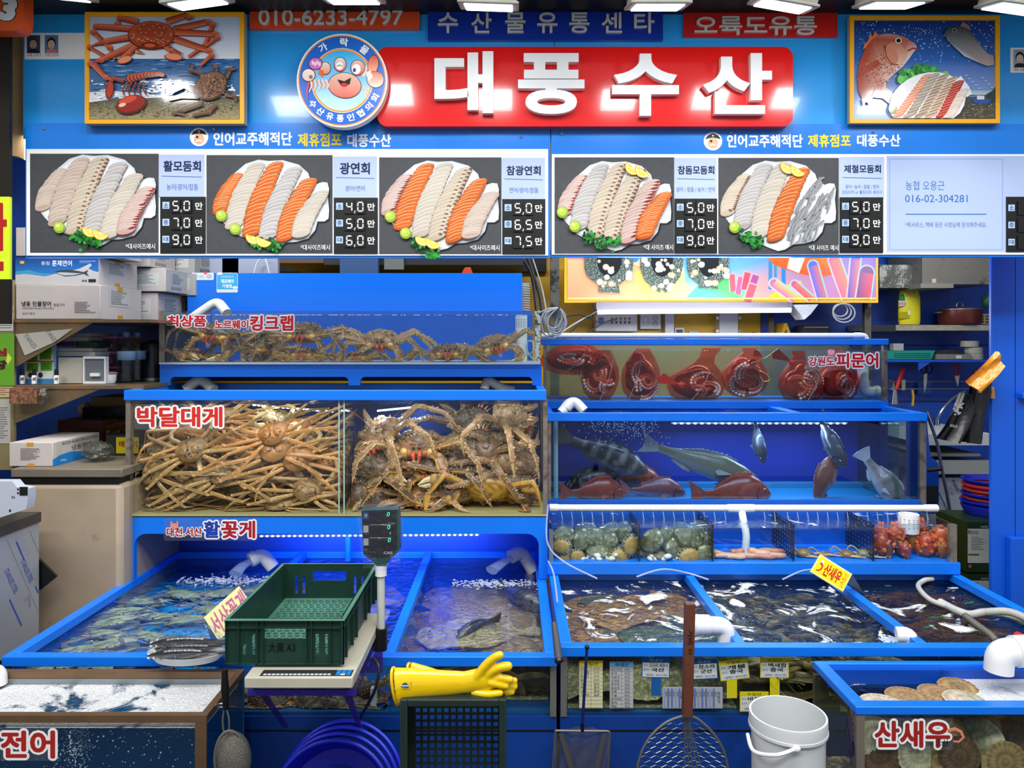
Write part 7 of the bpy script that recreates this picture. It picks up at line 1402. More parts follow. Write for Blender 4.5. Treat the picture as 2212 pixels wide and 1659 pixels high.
for i in range(9):
 x,y=1196+R.uniform(-8,8),690+R.uniform(-6,10);w,h=R.uniform(10,26),R.uniform(24,48);Y=3.24-i*.004
 tag(MB().tube(bez([P(1206,664,Y),P(x-w,y-h*.3,Y),P(x-w*.8,y+h*.6,Y),P(x+w*.3,y+h*.8,Y),P(x+w,y,Y),P(1210,666,Y)],6),.0032,6).build('cable_loop',M_CBL),['outermost','second','third','fourth','fifth','sixth','seventh','eighth','innermost'][i]+' grey cable loop hanging at the tank junction','cable','coiled grey cables at the tank junction')
for i,pts in enumerate([[(1205,690),(1250,680),(1290,695)],[(1210,720),(1240,700),(1290,672)],[(1215,735),(1262,690),(1290,668)],[(1230,745),(1300,700),(1330,690)],[(1130,560),(1150,600),(1160,680)],[(1140,556),(1166,640),(1172,700)],[(1150,556),(1170,620),(1180,672)]]):
 tag(MB().tube(bez([P(x,y,3.85)for x,y in pts]),.009 if i in(4,5)else.004,7).build('cable',M_CBL if i in(1,6)else M_CBD),['cable running to the breaker box','pale cable slanting up behind the coils','dark cable slanting up behind the coils','cable passing under the breaker box','thick wrapped cable beside the splash panel','second thick wrapped cable beside the splash panel','white cable next to the wrapped ones'][i],'cable','loose cables on the yellow wall')
t=thing('blue_apron','folded blue grey cloth hanging above the splash panel','cloth',P(773,592,3.6));MB().pbox(734,540,816,592,3.66,3.699).build('cloth',mat('denim_cloth','#44608c',.9,bump=(60,.5,.004)),t)
t=thing('conduit_box','dark rail with grey junction box above the splash panel','conduit',P(960,575,3.7));MB().pbox(700,558,1130,572,3.7,4.299).build('rail',M_CBD,t);MB().pbox(830,548,872,582,3.68,3.6995).build('junction_box',mat('grey_box','#77786f',.5),t);MB().pbox(590,556,699,568,3.7,4.299).build('pipe_run',mat('copper_brown','#6a4a34',.5),t)
tag(MB().prism([P(x,y,3.406)for x,y in((996,592),(1004,578),(1016,577),(1022,592))],(0,.02,0)).build('orange_clip',mat('orange_clip_plastic','#d8481c',.4)),'orange clip peeping over the splash panel','clip')
tag(MB().box(XX(556,4.28)-.6,XX(1180,4.28),4.24,4.298,ZZ(588,4.28),ZZ(520,4.28)).build('dark_cable_tray',M_DARK),'dark recess of wiring high on the yellow wall','cable tray')
mb=MB();[mb.lathe([(.022,0),(.025,.003),(.022,.006)],P(1134,672-k*5.2,3.45),16)for k in range(12)]
tag(mb.build('corrugated_tube',mat('ivory_plastic','#c8c8c0',.5)),'ivory ribbed tube at the end of the splash panel','tube')
for i,(a,b)in enumerate([((468,556),(500,592)),((540,556),(585,592))]):
 tag(MB().pbox(a[0]-60+i*0,548,b[0]+15,590,3.55,3.58).build('storage_sheet',mat('pale_lilac_panel','#a8b0c4',.5)),['pale panel behind the sticker end of the splash panel','pale panel with white cord behind the splash panel'][i],'panel')
tag(MB().tube(bez([P(548,592,3.5),P(556,566,3.5),P(572,558,3.5),P(582,592,3.5)]),.0035,6).build('looped_cable',M_PVC),'looped white cord rising behind the splash panel','cord')
Yk=4.0
t=thing('kitchen_shelf','steel shelf with detergent bottle and brown pot','shelf',P(2010,715,Yk));MB().pbox(1872,702,2142,714,Yk,4.235).build('shelf_board',mat('worn_shelf_edge','#a49d8c',.4,metal=.3,nz=(30,.2)),t)
MB().pbox(1872,702,1935,716,Yk-.003,Yk-.0005).build('end_bracket',M_CBD,t)
t=thing('kitchen_shelf','lower blue shelf with green basket and tape rolls','shelf',P(2010,778,Yk));MB().pbox(1915,777,2138,782,Yk,4.235).build('shelf_board',M_BLD,t)
MB().prism([P(1985,783,Yk),P(2010,783,Yk),P(1985,800,Yk)],(0,.01,0)).build('bracket',M_BLD,t)
Y=4.05;sc_=Y/FP;c=P(1964,701,Y);t=thing('detergent_bottle','large yellow detergent bottle with moulded handle','bottle',c);YB=mat('yellow_hdpe','#cfc618',.35)
mb=MB();prof=[(0,0),(.055,.0),(.060,.02),(.060,.09),(.058,.15),(.050,.19),(.030,.225),(.016,.24),(.016,.262),(0,.263)];mb.lathe(prof,c,26,sy=.45);
mb.build('body',YB,t);MB().ell(c+Vector((.026,-.026,.168)),(.013,.004,.026),14,8).build('handle_recess',mat('yellow_shadow_hdpe','#b8ae12',.4),t)
MB().lathe([(0,.262),(.013,.262),(.013,.275),(0,.276)],c,16).build('cap',YB,t)
A=Art(frpx(Y-.029),.0005);A.ell(1949,648,6,14,'#2c7a3c');A.rect(1941,650,1956,661,'#c8ccd0');A.text('트리오',1941,652,1957,660,'#b81c2c',.04);A.rect(1942,674,1965,688,'#a89a10');A.rect(1961,671,1966,680,'#d8d8c8');A.build('label_print',t,PAPER)
c=P(2073,701,4.08);t=thing('cooking_pot','brown cooking pot with lid and loop handles','pot',c);r=43*4.08/FP
MB().lathe([(0,0),(r*.92,0),(r,.02),(r,.078),(r*.97,.08),(r*.9,.02),(0,.01)],c,28).build('body',mat('metallic_brown','#5e2a20',.3,metal=.3),t);MB().lathe([(r*1.02,.08),(r*1.02,.084),(r*.6,.095),(.01,.1),(0,.1)],c,28).build('lid',M_STEEL,t)
MB().tube([c+Vector((.018*cos(i*pi/8),0,.1+.024*sin(i*pi/8)))for i in range(9)],.004,8).build('lid_knob',M_STEEL,t)
for s in(-1,1):MB().tube([c+Vector((s*(r+.024*sin(i*pi/8)),-.02+.005*i,.066))for i in range(9)],.004,8).build('handle',M_STEEL,t)
t=thing('tan_basket','small tan slotted basket beside the pot','basket',P(2128,701,4.02));MB().pbox(2115,678,2141,700,4.02,4.1).build('basket_body',mat('tan_plastic','#8a7a54',.5),t);A=Art(frpx(4.02),.001);[A.rect(2119+10*(k%2),682+6*(k//2),2125+10*(k%2),685+6*(k//2),'#1c1810')for k in range(6)];A.build('slots',t)
tag(MB().ell(P(2132,650,4.1),(.03,.03,.04),16,10,df=lambda u:1+.15*mnoise.noise(u*4)).build('green_bag',mat('green_film','#3c7a58',.3,trans=(.3,'#cfe8d8'))),'greenish plastic bag bundle above the tan basket','bag')
t=thing('wall_cabinet','worn grey metal wall cabinet above the kitchen shelf','cabinet',P(2065,622,3.85));MB().pbox(1992,530,2150,614,3.85,4.2).build('door_panel',mat('worn_grey_metal','#77756e',.4,metal=.35,nz=(6,.15),dirt=('#4e453a',12,.55,.7)),t);MB().pbox(1989,612,2060,622,3.84,4.2).build('handle_strip',mat('grey_box','#77786f'),t)
A=Art(frpx(3.85),.001);A.rect(2013,602,2022,611,'#b8a898');A.build('sticker',t,PAPER)
tag(MB().pbox(1900,572,1990,622,3.95,4.2).build('wrapped_bundle',mat('wrapped_film','#5c605c',.2,dirt=('#a8aca8',14,.55,.62),bump=(12,1,.04))),'dark bundle wrapped in shiny film beside the wall cabinet','bundle')
t=thing('green_basket','green slotted tray basket on the lower blue shelf','basket',P(1968,777,4.02));f=frpx(4.02);MB().prism([f.p(*p)for p in((1917,758),(2020,757),(2012,776),(1917,776))],(0,.12,0)).build('basket_body',mat('teal_plastic','#0f8a78',.4),t)
A=Art(frpx(4.02),.001);[A.rect(1932+k*4.4,763+j*4,1935+k*4.4,765+j*4,'#04382f')for k in range(18)for j in range(3)];A.build('slots',t)
t=thing('grey_tray','grey tray of dark steel wool with a white label','tray',P(2060,777,4.02));MB().pbox(2023,765,2098,776,4.02,4.14).build('tray_body',mat('grey_box','#77786f'),t);A=Art(frpx(4.02),.001);A.rect(2065,768,2077,774,'#cfd0cc');A.build('label',t,PAPER)
tag(MB().ell(P(2048,762,4.07),(.075,.04,.018),26,10,df=lambda u:1+.2*mnoise.noise(u*9)).build('steel_wool',mat('steel_wool','#24231f',.7,bump=(120,1,.01))),'dark steel wool heap in the grey tray','steel wool')
for k,(px,y,w)in enumerate(((2104,776,'lowest'),(2103,763,'middle'),(2094,749,'topmost, red striped'))):
 c=P(px,y,4.08);tag(MB().lathe([(.02,0),(.045,0),(.045,.032),(.02,.032),(.02,0)],c,24).build('tape_roll',mat('tape_roll','#9c9a8c',.3)),w+' clear tape roll in the stack beside the grey tray','tape','tape rolls')
tag(MB().pbox(1930,742,1952,757,4.06,4.1).build('paper_scrap',M_CARD2),'grey card scrap standing in the green basket','card')
t=thing('towel_rail','chrome double rail on the blue kitchen wall','rail',P(2010,826,4.18));[MB().tube([P(1920,y,4.17),P(2120,y,4.17)],.0045,8).build('bar',M_STEEL,t)for y in(824,840)];[MB().pbox(x,820,x+8,843,4.165,4.2315).build('bracket',M_STEEL,t)for x in(1948,1925)]
MB().pbox(1983,826,2012,852,4.215,4.2315).build('wall_plate',M_BLD,t)
Y=4.13;t=thing('peeler','tool with red handle and flared steel end hanging on the rail','tool',P(1932,872,Y),'tools hung on the rail');MB().tube([P(1936,842,Y),P(1945,815,Y),P(1952,794,Y)],[.010,.014,.012],10).build('handle',mat('red_grip','#b81c14',.4),t);MB().lathe([(.010,0),(.020,-.08),(.018,-.08),(.008,0)],P(1934,842,Y),12,sy=.4).build('steel_end',M_STEEL,t)
t=thing('scissors','black handled scissors hanging point down on the rail','scissors',P(1998,850,Y),'tools hung on the rail')
for k,x in enumerate((1996,2007)):MB().tube([P(x+7*cos(i*pi/6),796+11*sin(i*pi/6),Y)for i in range(12)],.004,8,closed=True).build('finger_loop',M_BLK,t)
MB().prism([P(x,y,Y)for x,y in((1996,806),(2003,807),(2002,830),(1997,850),(1995,828))],(0,.004,0)).build('blades',M_STEEL,t)
t=thing('pruning_shears','red gripped shears hanging beside the scissors','shears',P(2067,836,Y),'tools hung on the rail')
for s in(-1,1):MB().tube([P(2067+s*2,812,Y),P(2067+s*5.5,800,Y),P(2067+s*4.5,785,Y)],.0055,8).build('grip',mat('red_grip','#b81c14'),t)
MB().prism([P(x,y,Y)for x,y in((2062,811),(2073,811),(2071,826),(2069,836),(2066,826))],(0,.004,0)).build('blades',M_STEEL,t)
tag(MB().tube([P(1971,842,Y),P(1973,858,Y),P(1971,877,Y)],.0095,8,flat=.5).build('kitchen_knife',mat('yellow_grip','#d0a010',.4)),'yellow knife handle hanging from the lower rail','knife')
Y=3.5
t=thing('spray_hose','steel spray hose arching and dropping beside the fish tank','hose',P(2010,920,Y));MB().tube(bez([P(2084,846,3.6),P(2060,860,3.55),P(2036,885,Y),P(2025,905,Y)]),.006,8).tube(bez([P(2012,920,Y),P(2025,960,Y),P(2034,1010,Y),P(2046,1070,Y),P(2055,1118,Y)]),.0075,8).build('hose',M_STEEL,t)
MB().tube([P(2022,905,Y),P(2022,918,Y)],.016,12).tube([P(2001,888,Y),P(2014,922,Y)],.009,10).build('valve',mat('chrome','#c8c8c8',.15,metal=1),t)
M_YB=mat('yellow_bag_film','#e8952a',.25,bump=(9,.8,.03));M_BB=mat('black_bag_film','#0f0f12',.3)
Y=2.672;f=frpx(Y)
t=thing('yellow_bag','yellow plastic bag folded over the hook on the blue post','bag',P(2110,845,Y));mb=MB()
v=[]
for i in range(9):
 for j in range(7):
  u,w=i/8,j/6;x=(2136-u*65)*(1-w)+(2150-u*50)*w;y=(758+u*64)*(1-w)+(790+u*58)*w;v.append(f.p(x,y,.05+.008*sin(w*7+u*3)))
mb.add(v,[(i*7+j,i*7+j+1,(i+1)*7+j+1,(i+1)*7+j)for i in range(8)for j in range(6)]);mb.add([p+Vector((0,.012,0))for p in v],[(i*7+j,(i+1)*7+j,(i+1)*7+j+1,i*7+j+1)for i in range(8)for j in range(6)]);mb.build('folded_film',M_YB,t)
MB().ell(P(2142,790,Y+.03),(.018,.012,.030),12,8,df=lambda u:1+.3*sin(6*math.atan2(u.y,u.x))).build('bunched_knot',mat('orange_bag_film','#e06c14',.3),t)
def drape(name,pts,th,m,parent,seed):
 mb=MB();n=len(pts)//2;L_,Rr=pts[:n],pts[n:];v=[];k=8
 for i in range(n):
  for j in range(k+1):w=j/k;x=L_[i][0]*(1-w)+Rr[i][0]*w;y=L_[i][1]*(1-w)+Rr[i][1]*w;v.append(f.p(x,y,-.03+.012*sin(w*7+i*.5+seed)))
 for i in range(n):
  for j in range(k+1):v.append(v[i*(k+1)+j]+Vector((0,th,0)))
 o=n*(k+1);q=[(i*(k+1)+j,i*(k+1)+j+1,(i+1)*(k+1)+j+1,(i+1)*(k+1)+j)for i in range(n-1)for j in range(k)]
 mb.add(v,q+[tuple(o+z for z in g)[::-1]for g in q]);return mb.build(name,m,parent)
t=thing('black_bag','printed black plastic bag hanging lowest beside the kitchen rail','bag',P(2080,955,Y));drape('bag_film',[(2090,850),(2076,880),(2056,920),(2034,950),(2108,852),(2112,890),(2100,925),(2082,960)],.02,M_BB,t,0)
A=Art(frpx(Y+.004),.0008);R=random.Random(2);[A.ell(2072+R.uniform(-9,9)-k*.3,872+k*1.1,3,2,'#8f9092',R.uniform(0,3),6)for k in range(22)];A.text('바다나라',2052,917,2068,924,'#9a9a9c',.02,rot=.2)
A.build('bag_print',t)
t=thing('black_bag','matt black bag hanging behind the yellow one against the post','bag',P(2125,950,Y));drape('bag_film',[(2120,800),(2112,850),(2106,900),(2100,960),(2150,806),(2154,850),(2142,900),(2136,962)],.03,M_BB,t,2)
tag(MB().tube([P(2141,836,Y+.038),P(2143,860,Y+.038)],.010,10).build('wooden_rod',mat('tan_wood','#b07a30',.5)),'tan wooden handle end sticking out below the black bag on the post','rod')
t=thing('worktop','steel worktop with white board beside the fish tank','worktop',P(2070,1000,3.6));Y=3.6
MB().pbox(2004,938,2150,962,Y,4.2).build('white_board',mat('offwhite_plastic','#c9cac6'),t);MB().pbox(2006,981,2118,986,Y,4.2).build('lower_board',mat('grey_box','#77786f'),t);MB().pbox(2004,994,2150,1024,Y,4.2).build('steel_front',M_STEEL,t)
MB().pbox(2028,1032,2150,1160,3.66,4.2).build('film_covered_panel',M_PF,t);A=Art(frpx(3.66),.001);A.line([(2028,1064),(2074,1160)],2.2,'#2a50a8');A.line([(2058,1036),(2120,1160)],1.2,'#8a90a0');A.text('STAINLESS',2050,1046,2078,1054,'#2c4ea0',.01,rot=1.1);A.text('STAINLESS',2050,1132,2078,1140,'#2c4ea0',.01,rot=1.1);A.build('film_print',t,PAPER)
t=thing('blue_bracket_board','curved blue side board behind the fish tank post','board',P(2015,1110,3.42));f=frpx(3.42)
MB().prism([f.p(*p)for p in((2001,895),(2006,950),(2010,985),(2020,994),(2028,1002),(2028,1110),(2001,1110))],(0,.178,0)).build('board',M_BLD,t)
MB().pbox(2001,1050,2026,1084,3.41,3.4185).build('dark_hollow',M_DARK,t);MB().tube([P(2004,1015,3.4),P(2034,1012,3.36)],.011,8).build('dark_knob',M_CBD,t)
c0_=P(2136,1130,3.2);z=ZZ(1130,3.2)
MB_b=[('#1a28b4',.105,.08,'lowest deep blue colander in the stack on the tin'),('#1a28b4',.108,.02,'second blue colander in the stack'),('#c83a34',.100,.014,'coral red colander under the blue rim'),('#1a28b4',.105,.018,'blue colander midway up the stack'),('#d04038',.100,.018,'red colander third from the top'),('#d8342a',.102,.020,'bright red colander second from the top'),('#1a28b4',.103,.022,'topmost blue colander in the stack')]
for i,(col,r,h,lb)in enumerate(MB_b):
 cc=Vector((XX(2140,3.2),3.2,z));rr_=r
 pr=[(0,.0),(rr_*.6,0),(rr_*.9,h*.6),(rr_,h),(rr_*1.08,h),(rr_*1.08,h-.006),(rr_*.95,h*.6-.005)]if i==0 else[(rr_*.90,0),(rr_,h),(rr_*1.08,h),(rr_*1.08,h-.007),(rr_*1.0,h-.009)]
 tag(MB().lathe(pr,cc,36).build('colander',mat('plastic_'+col[1:],col,.35)),lb,'colander','colanders stacked behind the post');z+=h
Yt=3.05
for k,(y0_,y1_,lb)in enumerate(((1128,1236,'green labelled oil tin under the colanders'),(1240,1330,'green oil tin mostly behind the trough, below the other'))):
 t=thing('oil_tin',lb,'tin',P(2115,y1_,Yt),'green oil tins');MB().pbox(2088,y0_,2190,y1_,Yt,Yt+.22).build('tin_body',mat('dark_green_tin','#1c3412',.35),t)
 A=Art(frpx(Yt),.0008);A.rect(2090,y0_+14,2140,y0_+88,'#b4b6ac');A.rect(2091,y0_+17,2095,y0_+25,'#b02c38');A.text('알찬식당',2096,y0_+18,2113,y0_+27,'#1a1a1a',.02);lines(A,2098,y0_+32,2130,y0_+62,8,'#5c6258');A.rect(2091,y0_+68,2115,y0_+72,'#3c6a20');A.ell(2095,y0_+95,3.4,3.4,'#c05048');A.text('VIVID',2118,y0_+8,2134,y0_+12,'#c8d0c0',.01);A.build('label_print',t,PAPER)
tag(MB().prism([P(x,y,3.75)for x,y in((1712,658),(1768,657),(1752,678),(1738,690),(1730,680))],(0,.12,0)).build('white_bag',mat('white_film','#b4b8b8',.5,bump=(12,1,.02))),'white plastic bag corner hanging under the reef banner','bag')
for i in range(3):
 cx,cy,r_=1815+i*4,670+i*3,16+i*4;tag(MB().tube([P(cx+r_*cos(a*pi/8),cy+r_*.85*sin(a*pi/8),3.855-i*.012)for a in range(16)],.0036,6,closed=True).build('hose_coil',M_CBL),['smallest','middle','largest'][i]+' loop of the pale hose coil under the banner end','hose','pale hose coil')
t=thing('pouch','dark zipped pouch hanging behind the octopus tank pipe','pouch',P(1765,720,4.1));MB().pbox(1734,703,1794,740,4.1,4.2395).build('body',mat('dark_canvas','#2c302e',.8),t,bevel=.012);MB().pbox(1738,706,1790,707.5,4.096,4.0995).build('zipper',M_STEEL,t)
tag(MB().prism([P(x,y,4.1)for x,y in((1694,698),(1700,698),(1709,722),(1702,722),(1698,710),(1694,722),(1688,720))],(0,.139,0)).build('yellow_strap',mat('yellow_grip','#d0a010')),'yellow strap hanging from a small hook on the blue wall','strap')
tag(MB().tube([P(1627+8*cos(a*pi/8),726+8*sin(a*pi/8),4.25)for a in range(16)],.004,6,closed=True).build('red_ring',mat('red_grip','#b81c14')),'red ring half hidden behind the overflow pipe','ring')
def sticker(label,Y,texts,name='sticker',extra=None):
 t=[x for x in texts];x0=min(a[1]for a in t)-6;x1=max(a[3]for a in t)+6;y0=min(a[2]for a in t)-5;y1=max(a[4]for a in t)+5
 th=thing(name,label,'sticker',P((x0+x1)/2,y1,Y-.001));f=frpx(Y)
 MB().prism([f.p(u,v,.0006)for u,v in rrect(x0,y0,x1,y1,6)],(0,-.0004,0)).build('clear_film',clear('sticker_film','#ffffff',1.4,.08,murk=.06,murkcol='#9098a0'),th)
 A=Art(f,.0013,.00005)
 for b,a0_,b0_,a1_,b1_,c in t:A.text(b,a0_,b0_,a1_,b1_,c,.035,out='#f0f0f0',ow=.075)
 if extra:extra(A)
 A.build('lettering',th);return th
RD_='#cf1f22'
sticker('short red 최상품 sticker at the corner of the king crab tank',YT-.001,[('최상품',361,681,446,706,RD_)])
sticker('longer red 노르웨이 킹크랩 sticker over the first king crabs',YT-.001,[('노르웨이',464,691,537,711,RD_),('킹크랩',540,681,634,715,RD_)])
sticker('large red 박달대게 sticker on the snow crab glass',YA-.001,[('박달대게',296,878,481,923,'#d22c22')])
sticker('대천.서산 활꽃게 sticker in red and blue on the arched stand',YA-.0005,[('대천.서산',360,1139,437,1159,'#a81c22'),('활',440,1125,476,1162,'#1c3c9c'),('꽃게',478,1124,552,1163,'#a81c22')],extra=lambda A:(A.ell(377,1136,9,6,'#e89078'),A.ell(371,1130,2,5,'#e89078'),A.ell(384,1130,2,5,'#e89078')))
sticker('red 강원도 피문어 sticker with tiny octopus on the octopus tank',YO-.001,[('강원도',1746,770,1803,791,'#c4303a'),('피문어',1806,762,1897,795,'#c81e26')],extra=lambda A:(A.ell(1795,760,8,7,'#f0a0a8'),[A.line([(1789+i*3,765),(1785+i*5,772)],1.5,'#f0a0a8')for i in range(5)]))
sticker('dark red 전어 sticker on the frothy tank glass',gy0-.001,[('전어',2,1577,120,1638,'#a82622')])
sticker('dark red 산새우 sticker with shrimp drawing on the scallop tank',by0+.003,[('산새우',1888,1556,2052,1615,'#9e2420')],extra=lambda A:(A.line([(2046,1578),(2062,1574),(2075,1580),(2080,1592),(2070,1601),(2058,1600)],9,'#c8644c','#e09a80',4),A.text('중산',2021,1595,2048,1611,'#1a1a1a',.01)))
Y=3.4045;f=frpx(Y)
t=thing('shop_sticker','small white sticker at the splash panel corner','sticker',P(438,606,Y));A=Art(f,.0008);A.poly(rrect(414,589,462,605,3),'#dce6e8');A.text('온누리상품권',417,595,441,600,'#2c9a8c',.01);A.ell(452,597,6,5,'#b8c4cc');A.ell(444,590,4,3,'#e05a7c');A.build('sticker_print',t)
t=thing('shop_sticker','sky blue 제로페이 가맹점 sticker on the splash panel','sticker',P(491,632,Y));A=Art(f,.0008);A.poly(rrect(468,589,514,632,3),'#d8e6ee');A.rect(469,590,513,625,'#3fb0e0');A.ell(475,591,6,3,'#eef4f8');A.ell(508,621,6,3,'#eef4f8');A.text('제로페이',477,603,505,612,'#f4f8fa',.03);A.text('가맹점',480,614,501,622,'#f4f8fa',.03);A.text('안전한국수산',478,596,504,600,'#eef6f8',.01);A.build('sticker_print',t)
Yg=RZ*0+2.1235;f=frpx(Yg)
def gcard(label,quad,base,draw,name='price_card',stem=None):
 t=thing(name,label,'card',P(quad[0],quad[3],Yg),'cards on the lower glass');x0,y0,x1,y1=quad[:4];a=quad[4]if len(quad)>4 else 0
 o=f.p((x0+x1)/2,(y0+y1)/2);U=Vector((cos(a),0,-sin(a)))*Yg/FP;V=Vector((-sin(a),0,-cos(a)))*Yg/FP;g=Fr(o-U*(x1-x0)/2-V*(y1-y0)/2,U,V);g.N=Vector((0,-1,0));w,h=x1-x0,y1-y0
 m=mat('card_'+base[1:],base,.5);MB().prism([g.p(0,0,.0006),g.p(w,0,.0006),g.p(w,h,.0006),g.p(0,h,.0006)],(0,.0012,0)).build('card',m,t)
 if stem:MB().prism([f.p(stem[0],stem[1],.0003),f.p(stem[2],stem[1],.0003),f.p(stem[2],stem[3],.0003),f.p(stem[0],stem[3],.0003)],(0,.0006,0)).build('stem',m,t)
 A=Art(g,.0011);draw(A,w,h);A.build('card_print',t,PAPER)
def table(head,hc,cells,n=11):
 def d(A,w,h):
  A.rect(1,1,w-1,12,hc);A.text(head,w*.2,2.5,w*.8,10.5,'#141414',.02);A.rect(1,12,w-1,h-1,'#d0cfa8' if 'f' in hc[1:3]or hc[1]=='d' else '#b4b8b8')
  for k in range(n+1):y=13+k*(h-15)/n;A.rect(1,y,w-1,y+.6,'#5c5c50')
  A.rect(w/2,12,w/2+.6,h-1,'#5c5c50')
  for k,c in enumerate(cells):y=14.5+k*(h-15)/n;A.text(c[0],3,y,3+min(21,6*len(c[0])),y+5.5,'#1c1c1c',.01);A.text(c[1],w/2+6,y,w/2+18,y+5.5,'#1c1c1c',.01)
 return d
gcard('yellow 수입산 origin list, laminated',(1251,1427,1302,1530),'#c9c080',table('수입산','#d8c81c',[('대게','러시아'),('킹크랩','러시아'),('랍스타','러시아'),('털게','러시아'),('새우','에콰도르'),('백합','중국'),('낙지','중국'),('가리비','일본')]))
gcard('blue headed 국내산 origin list',(1317,1429,1368,1530),'#a8aeb0',table('국내산','#5a94c8',[(x,'국산')for x in('붉은대게','꽃게','피문어','산새우','쭈꾸미','참소라','전복','각굴','홍가리비','멍게','해삼')]))
def tagp(head,hc,a_,b_):return lambda A,w,h:(A.text(head,w*.25,2,w*.75,8,hc,.01),A.rect(2,10,w-2,h-2,'#c9cfd0'),A.text('품명',4,13,14,18,'#222222',.01),A.text(a_,17,11,w-5,20,'#101010',.03),A.text('원산지',4,23,16,28,'#222222',.01),A.text(b_,21,21,w-12,30,'#101010',.03),A.text('서울특별시',8,h-9,w*.45,h-4,'#3c3c44',.005),A.text('서울시농수산식품공사',w*.5,h-9,w-4,h-4,'#3c3c44',.005))
gcard('blue tag for domestic 도다리 세꼬시 with stem',(1386,1421,1447,1464,.02),'#14549c',tagp('국내산','#b4c8dc','도다리.세꼬시','국산'),'price_tag',(1407,1464,1428,1503))
gcard('blue tag for domestic 참소라 beside the wooden handle',(1492,1424,1550,1467,-.05),'#14549c',tagp('국내산','#b4c8dc','참소라','군산'),'price_tag')
gcard('tilted yellow tag for imported 개불 with stem',(1554,1425,1617,1468,-.12),'#cfc414',tagp('수입산','#1a1a10','개불','중국'),'price_tag',(1570,1466,1592,1508))
gcard('yellow tag for imported 백새합 with stem',(1642,1421,1704,1464),'#cfc414',tagp('수입산','#1a1a10','백새합','중국'),'price_tag',(1663,1464,1684,1502))
gcard('yellow tag low behind the white bucket',(1598,1494,1660,1537),'#cfc414',tagp('수입산','#1a1a10','바지락','중국'),'price_tag')
gcard('long striped blue and white price strip',(1431,1484,1561,1530),'#a4aab4',lambda A,w,h:([A.rect(2+k*8.2,3,6+k*8.2,h-2,'#5c70a8' if k%3 else '#8c96b4')for k in range(14)],[A.text('대게',6.4+k*8.2,8,9.6+k*8.2,22,'#3c3c50',.01)for k in range(14)],A.text('가격표',w-12,8,w-6,36,'#202020',.01)),'price_strip')
def tent(label,TLp,TRp,BLp,Y0,Y1,base,draw,backp):
 TL,TR,BL=P(*TLp,Y0),P(*TRp,Y0+.02),P(*BLp,Y1);g=fr3(TL,TR,BL,100,45);g.N=-g.N if g.N.y>0 else g.N;BR=TR+BL-TL;b1,b2=P(*backp,Y0+.10),None
 t=thing('tent_sign',label,'sign',BL);MB().prism([TL,TR,BR,BL],-g.N*.002).build('front_board',mat('sign_'+base[1:],base,.4),t);d=b1-TR
 MB().prism([TR,TL,TL+d,TR+d],-g.N*.002).build('back_board',mat('acrylic_sheet','#b0aa98',.2,trans=(.35,)),t);A=Art(g,.0008);draw(A);A.build('lettering',t)
tent('pale yellow tent sign with pink handwritten 서산꽃게',(440,1334),(516,1266),(472,1384),2.16,2.10,'#d6d59a',lambda A:A.text('서산꽃게',4,5,97,41,'#b4588e',.02,shear=.1),(530,1320))
tent('bright yellow tent sign with red 산새우 국내산 and shrimp',(1772,1197),(1841,1240),(1750,1235),2.50,2.44,'#eedc12',lambda A:(A.rect(1,1,99,44,'#e8e6c0'),A.rect(3,3,97,42,'#ecd914'),A.text('산새우',28,8,78,38,'#c8261c',.04),A.text('국내산',82,6,92,40,'#c8261c',.01),A.ell(15,14,4,6,'#e8f0f0'),A.line([(12,16),(20,20),(21,28),(16,34),(10,35)],6,'#d8302c',w2=3)),(1866,1282))
def plate(mb,O,U,V,N,w,h,th,holes,m=0):
 0
 U,V,N=Vector(U),Vector(V),Vector(N);xs=sorted({0,w}|{q for a in holes for q in(a[0],a[2])});ys=sorted({0,h}|{q for a in holes for q in(a[1],a[3])})
 for i in range(len(xs)-1):
  for j in range(len(ys)-1):
   cx,cy=(xs[i]+xs[i+1])/2,(ys[j]+ys[j+1])/2
   if any(a[0]<cx<a[2]and a[1]<cy<a[3]for a in holes):continue
   mb.obox(Vector(O)+U*cx+V*cy+N*th/2,U*(xs[i+1]-xs[i])/2,V*(ys[j+1]-ys[j])/2,N*th/2,m)
 return mb
M_GC=mat('green_crate','#12352a',.45,nz=(25,.15),bump=(80,.2,.002));M_GR=mat('green_crate_rim','#487c69',.45,nz=(25,.15))
cx0,cx1,cy0,cy1,cz0,cz1=XX(487,1.75),XX(742,1.75),1.75,2.19,.884,.990
t=thing('green_crate','open dark green plastic crate standing on the scale','crate',((cx0+cx1)/2,1.97,cz0));w,h,L_=cx1-cx0,cz1-cz0,cy1-cy0
hs=[(.060,.020,.068,.070),(.038,.020,.046,.070),(w-.068,.020,w-.060,.070),(w-.046,.020,w-.038,.070),(.09,.058,w-.09,.086)]
plate(MB(),(cx0,cy0+.006,cz0),(1,0,0),(0,0,1),(0,1,0),w,h,.003,hs).build('front_wall',M_GC,t);plate(MB(),(cx0,cy1-.009,cz0),(1,0,0),(0,0,1),(0,1,0),w,h,.003,hs).build('back_wall',M_GC,t)
hl=[(.05+k*.012,.02,.055+k*.012,.075)for k in range(4)]+[(L_-.10+k*.012,.02,L_-.095+k*.012,.075)for k in range(4)]
for x,n in((cx0+.006,-1),(cx1-.009,1)):plate(MB(),(x,cy0+.01,cz0),(0,1,0),(0,0,1),(1,0,0),L_-.02,h,.003,hl).build('side_wall',M_GC,t)
plate(MB(),(cx0+.01,cy0+.01,cz0+.004),(1,0,0),(0,1,0),(0,0,1),w-.02,L_-.02,.003,[(.012+i*.0185+(j%2)*.006,.015+j*.0172,.024+i*.0185+(j%2)*.006,.026+j*.0172)for i in range(13)for j in range(23)]).build('slatted_floor',M_GR,t)
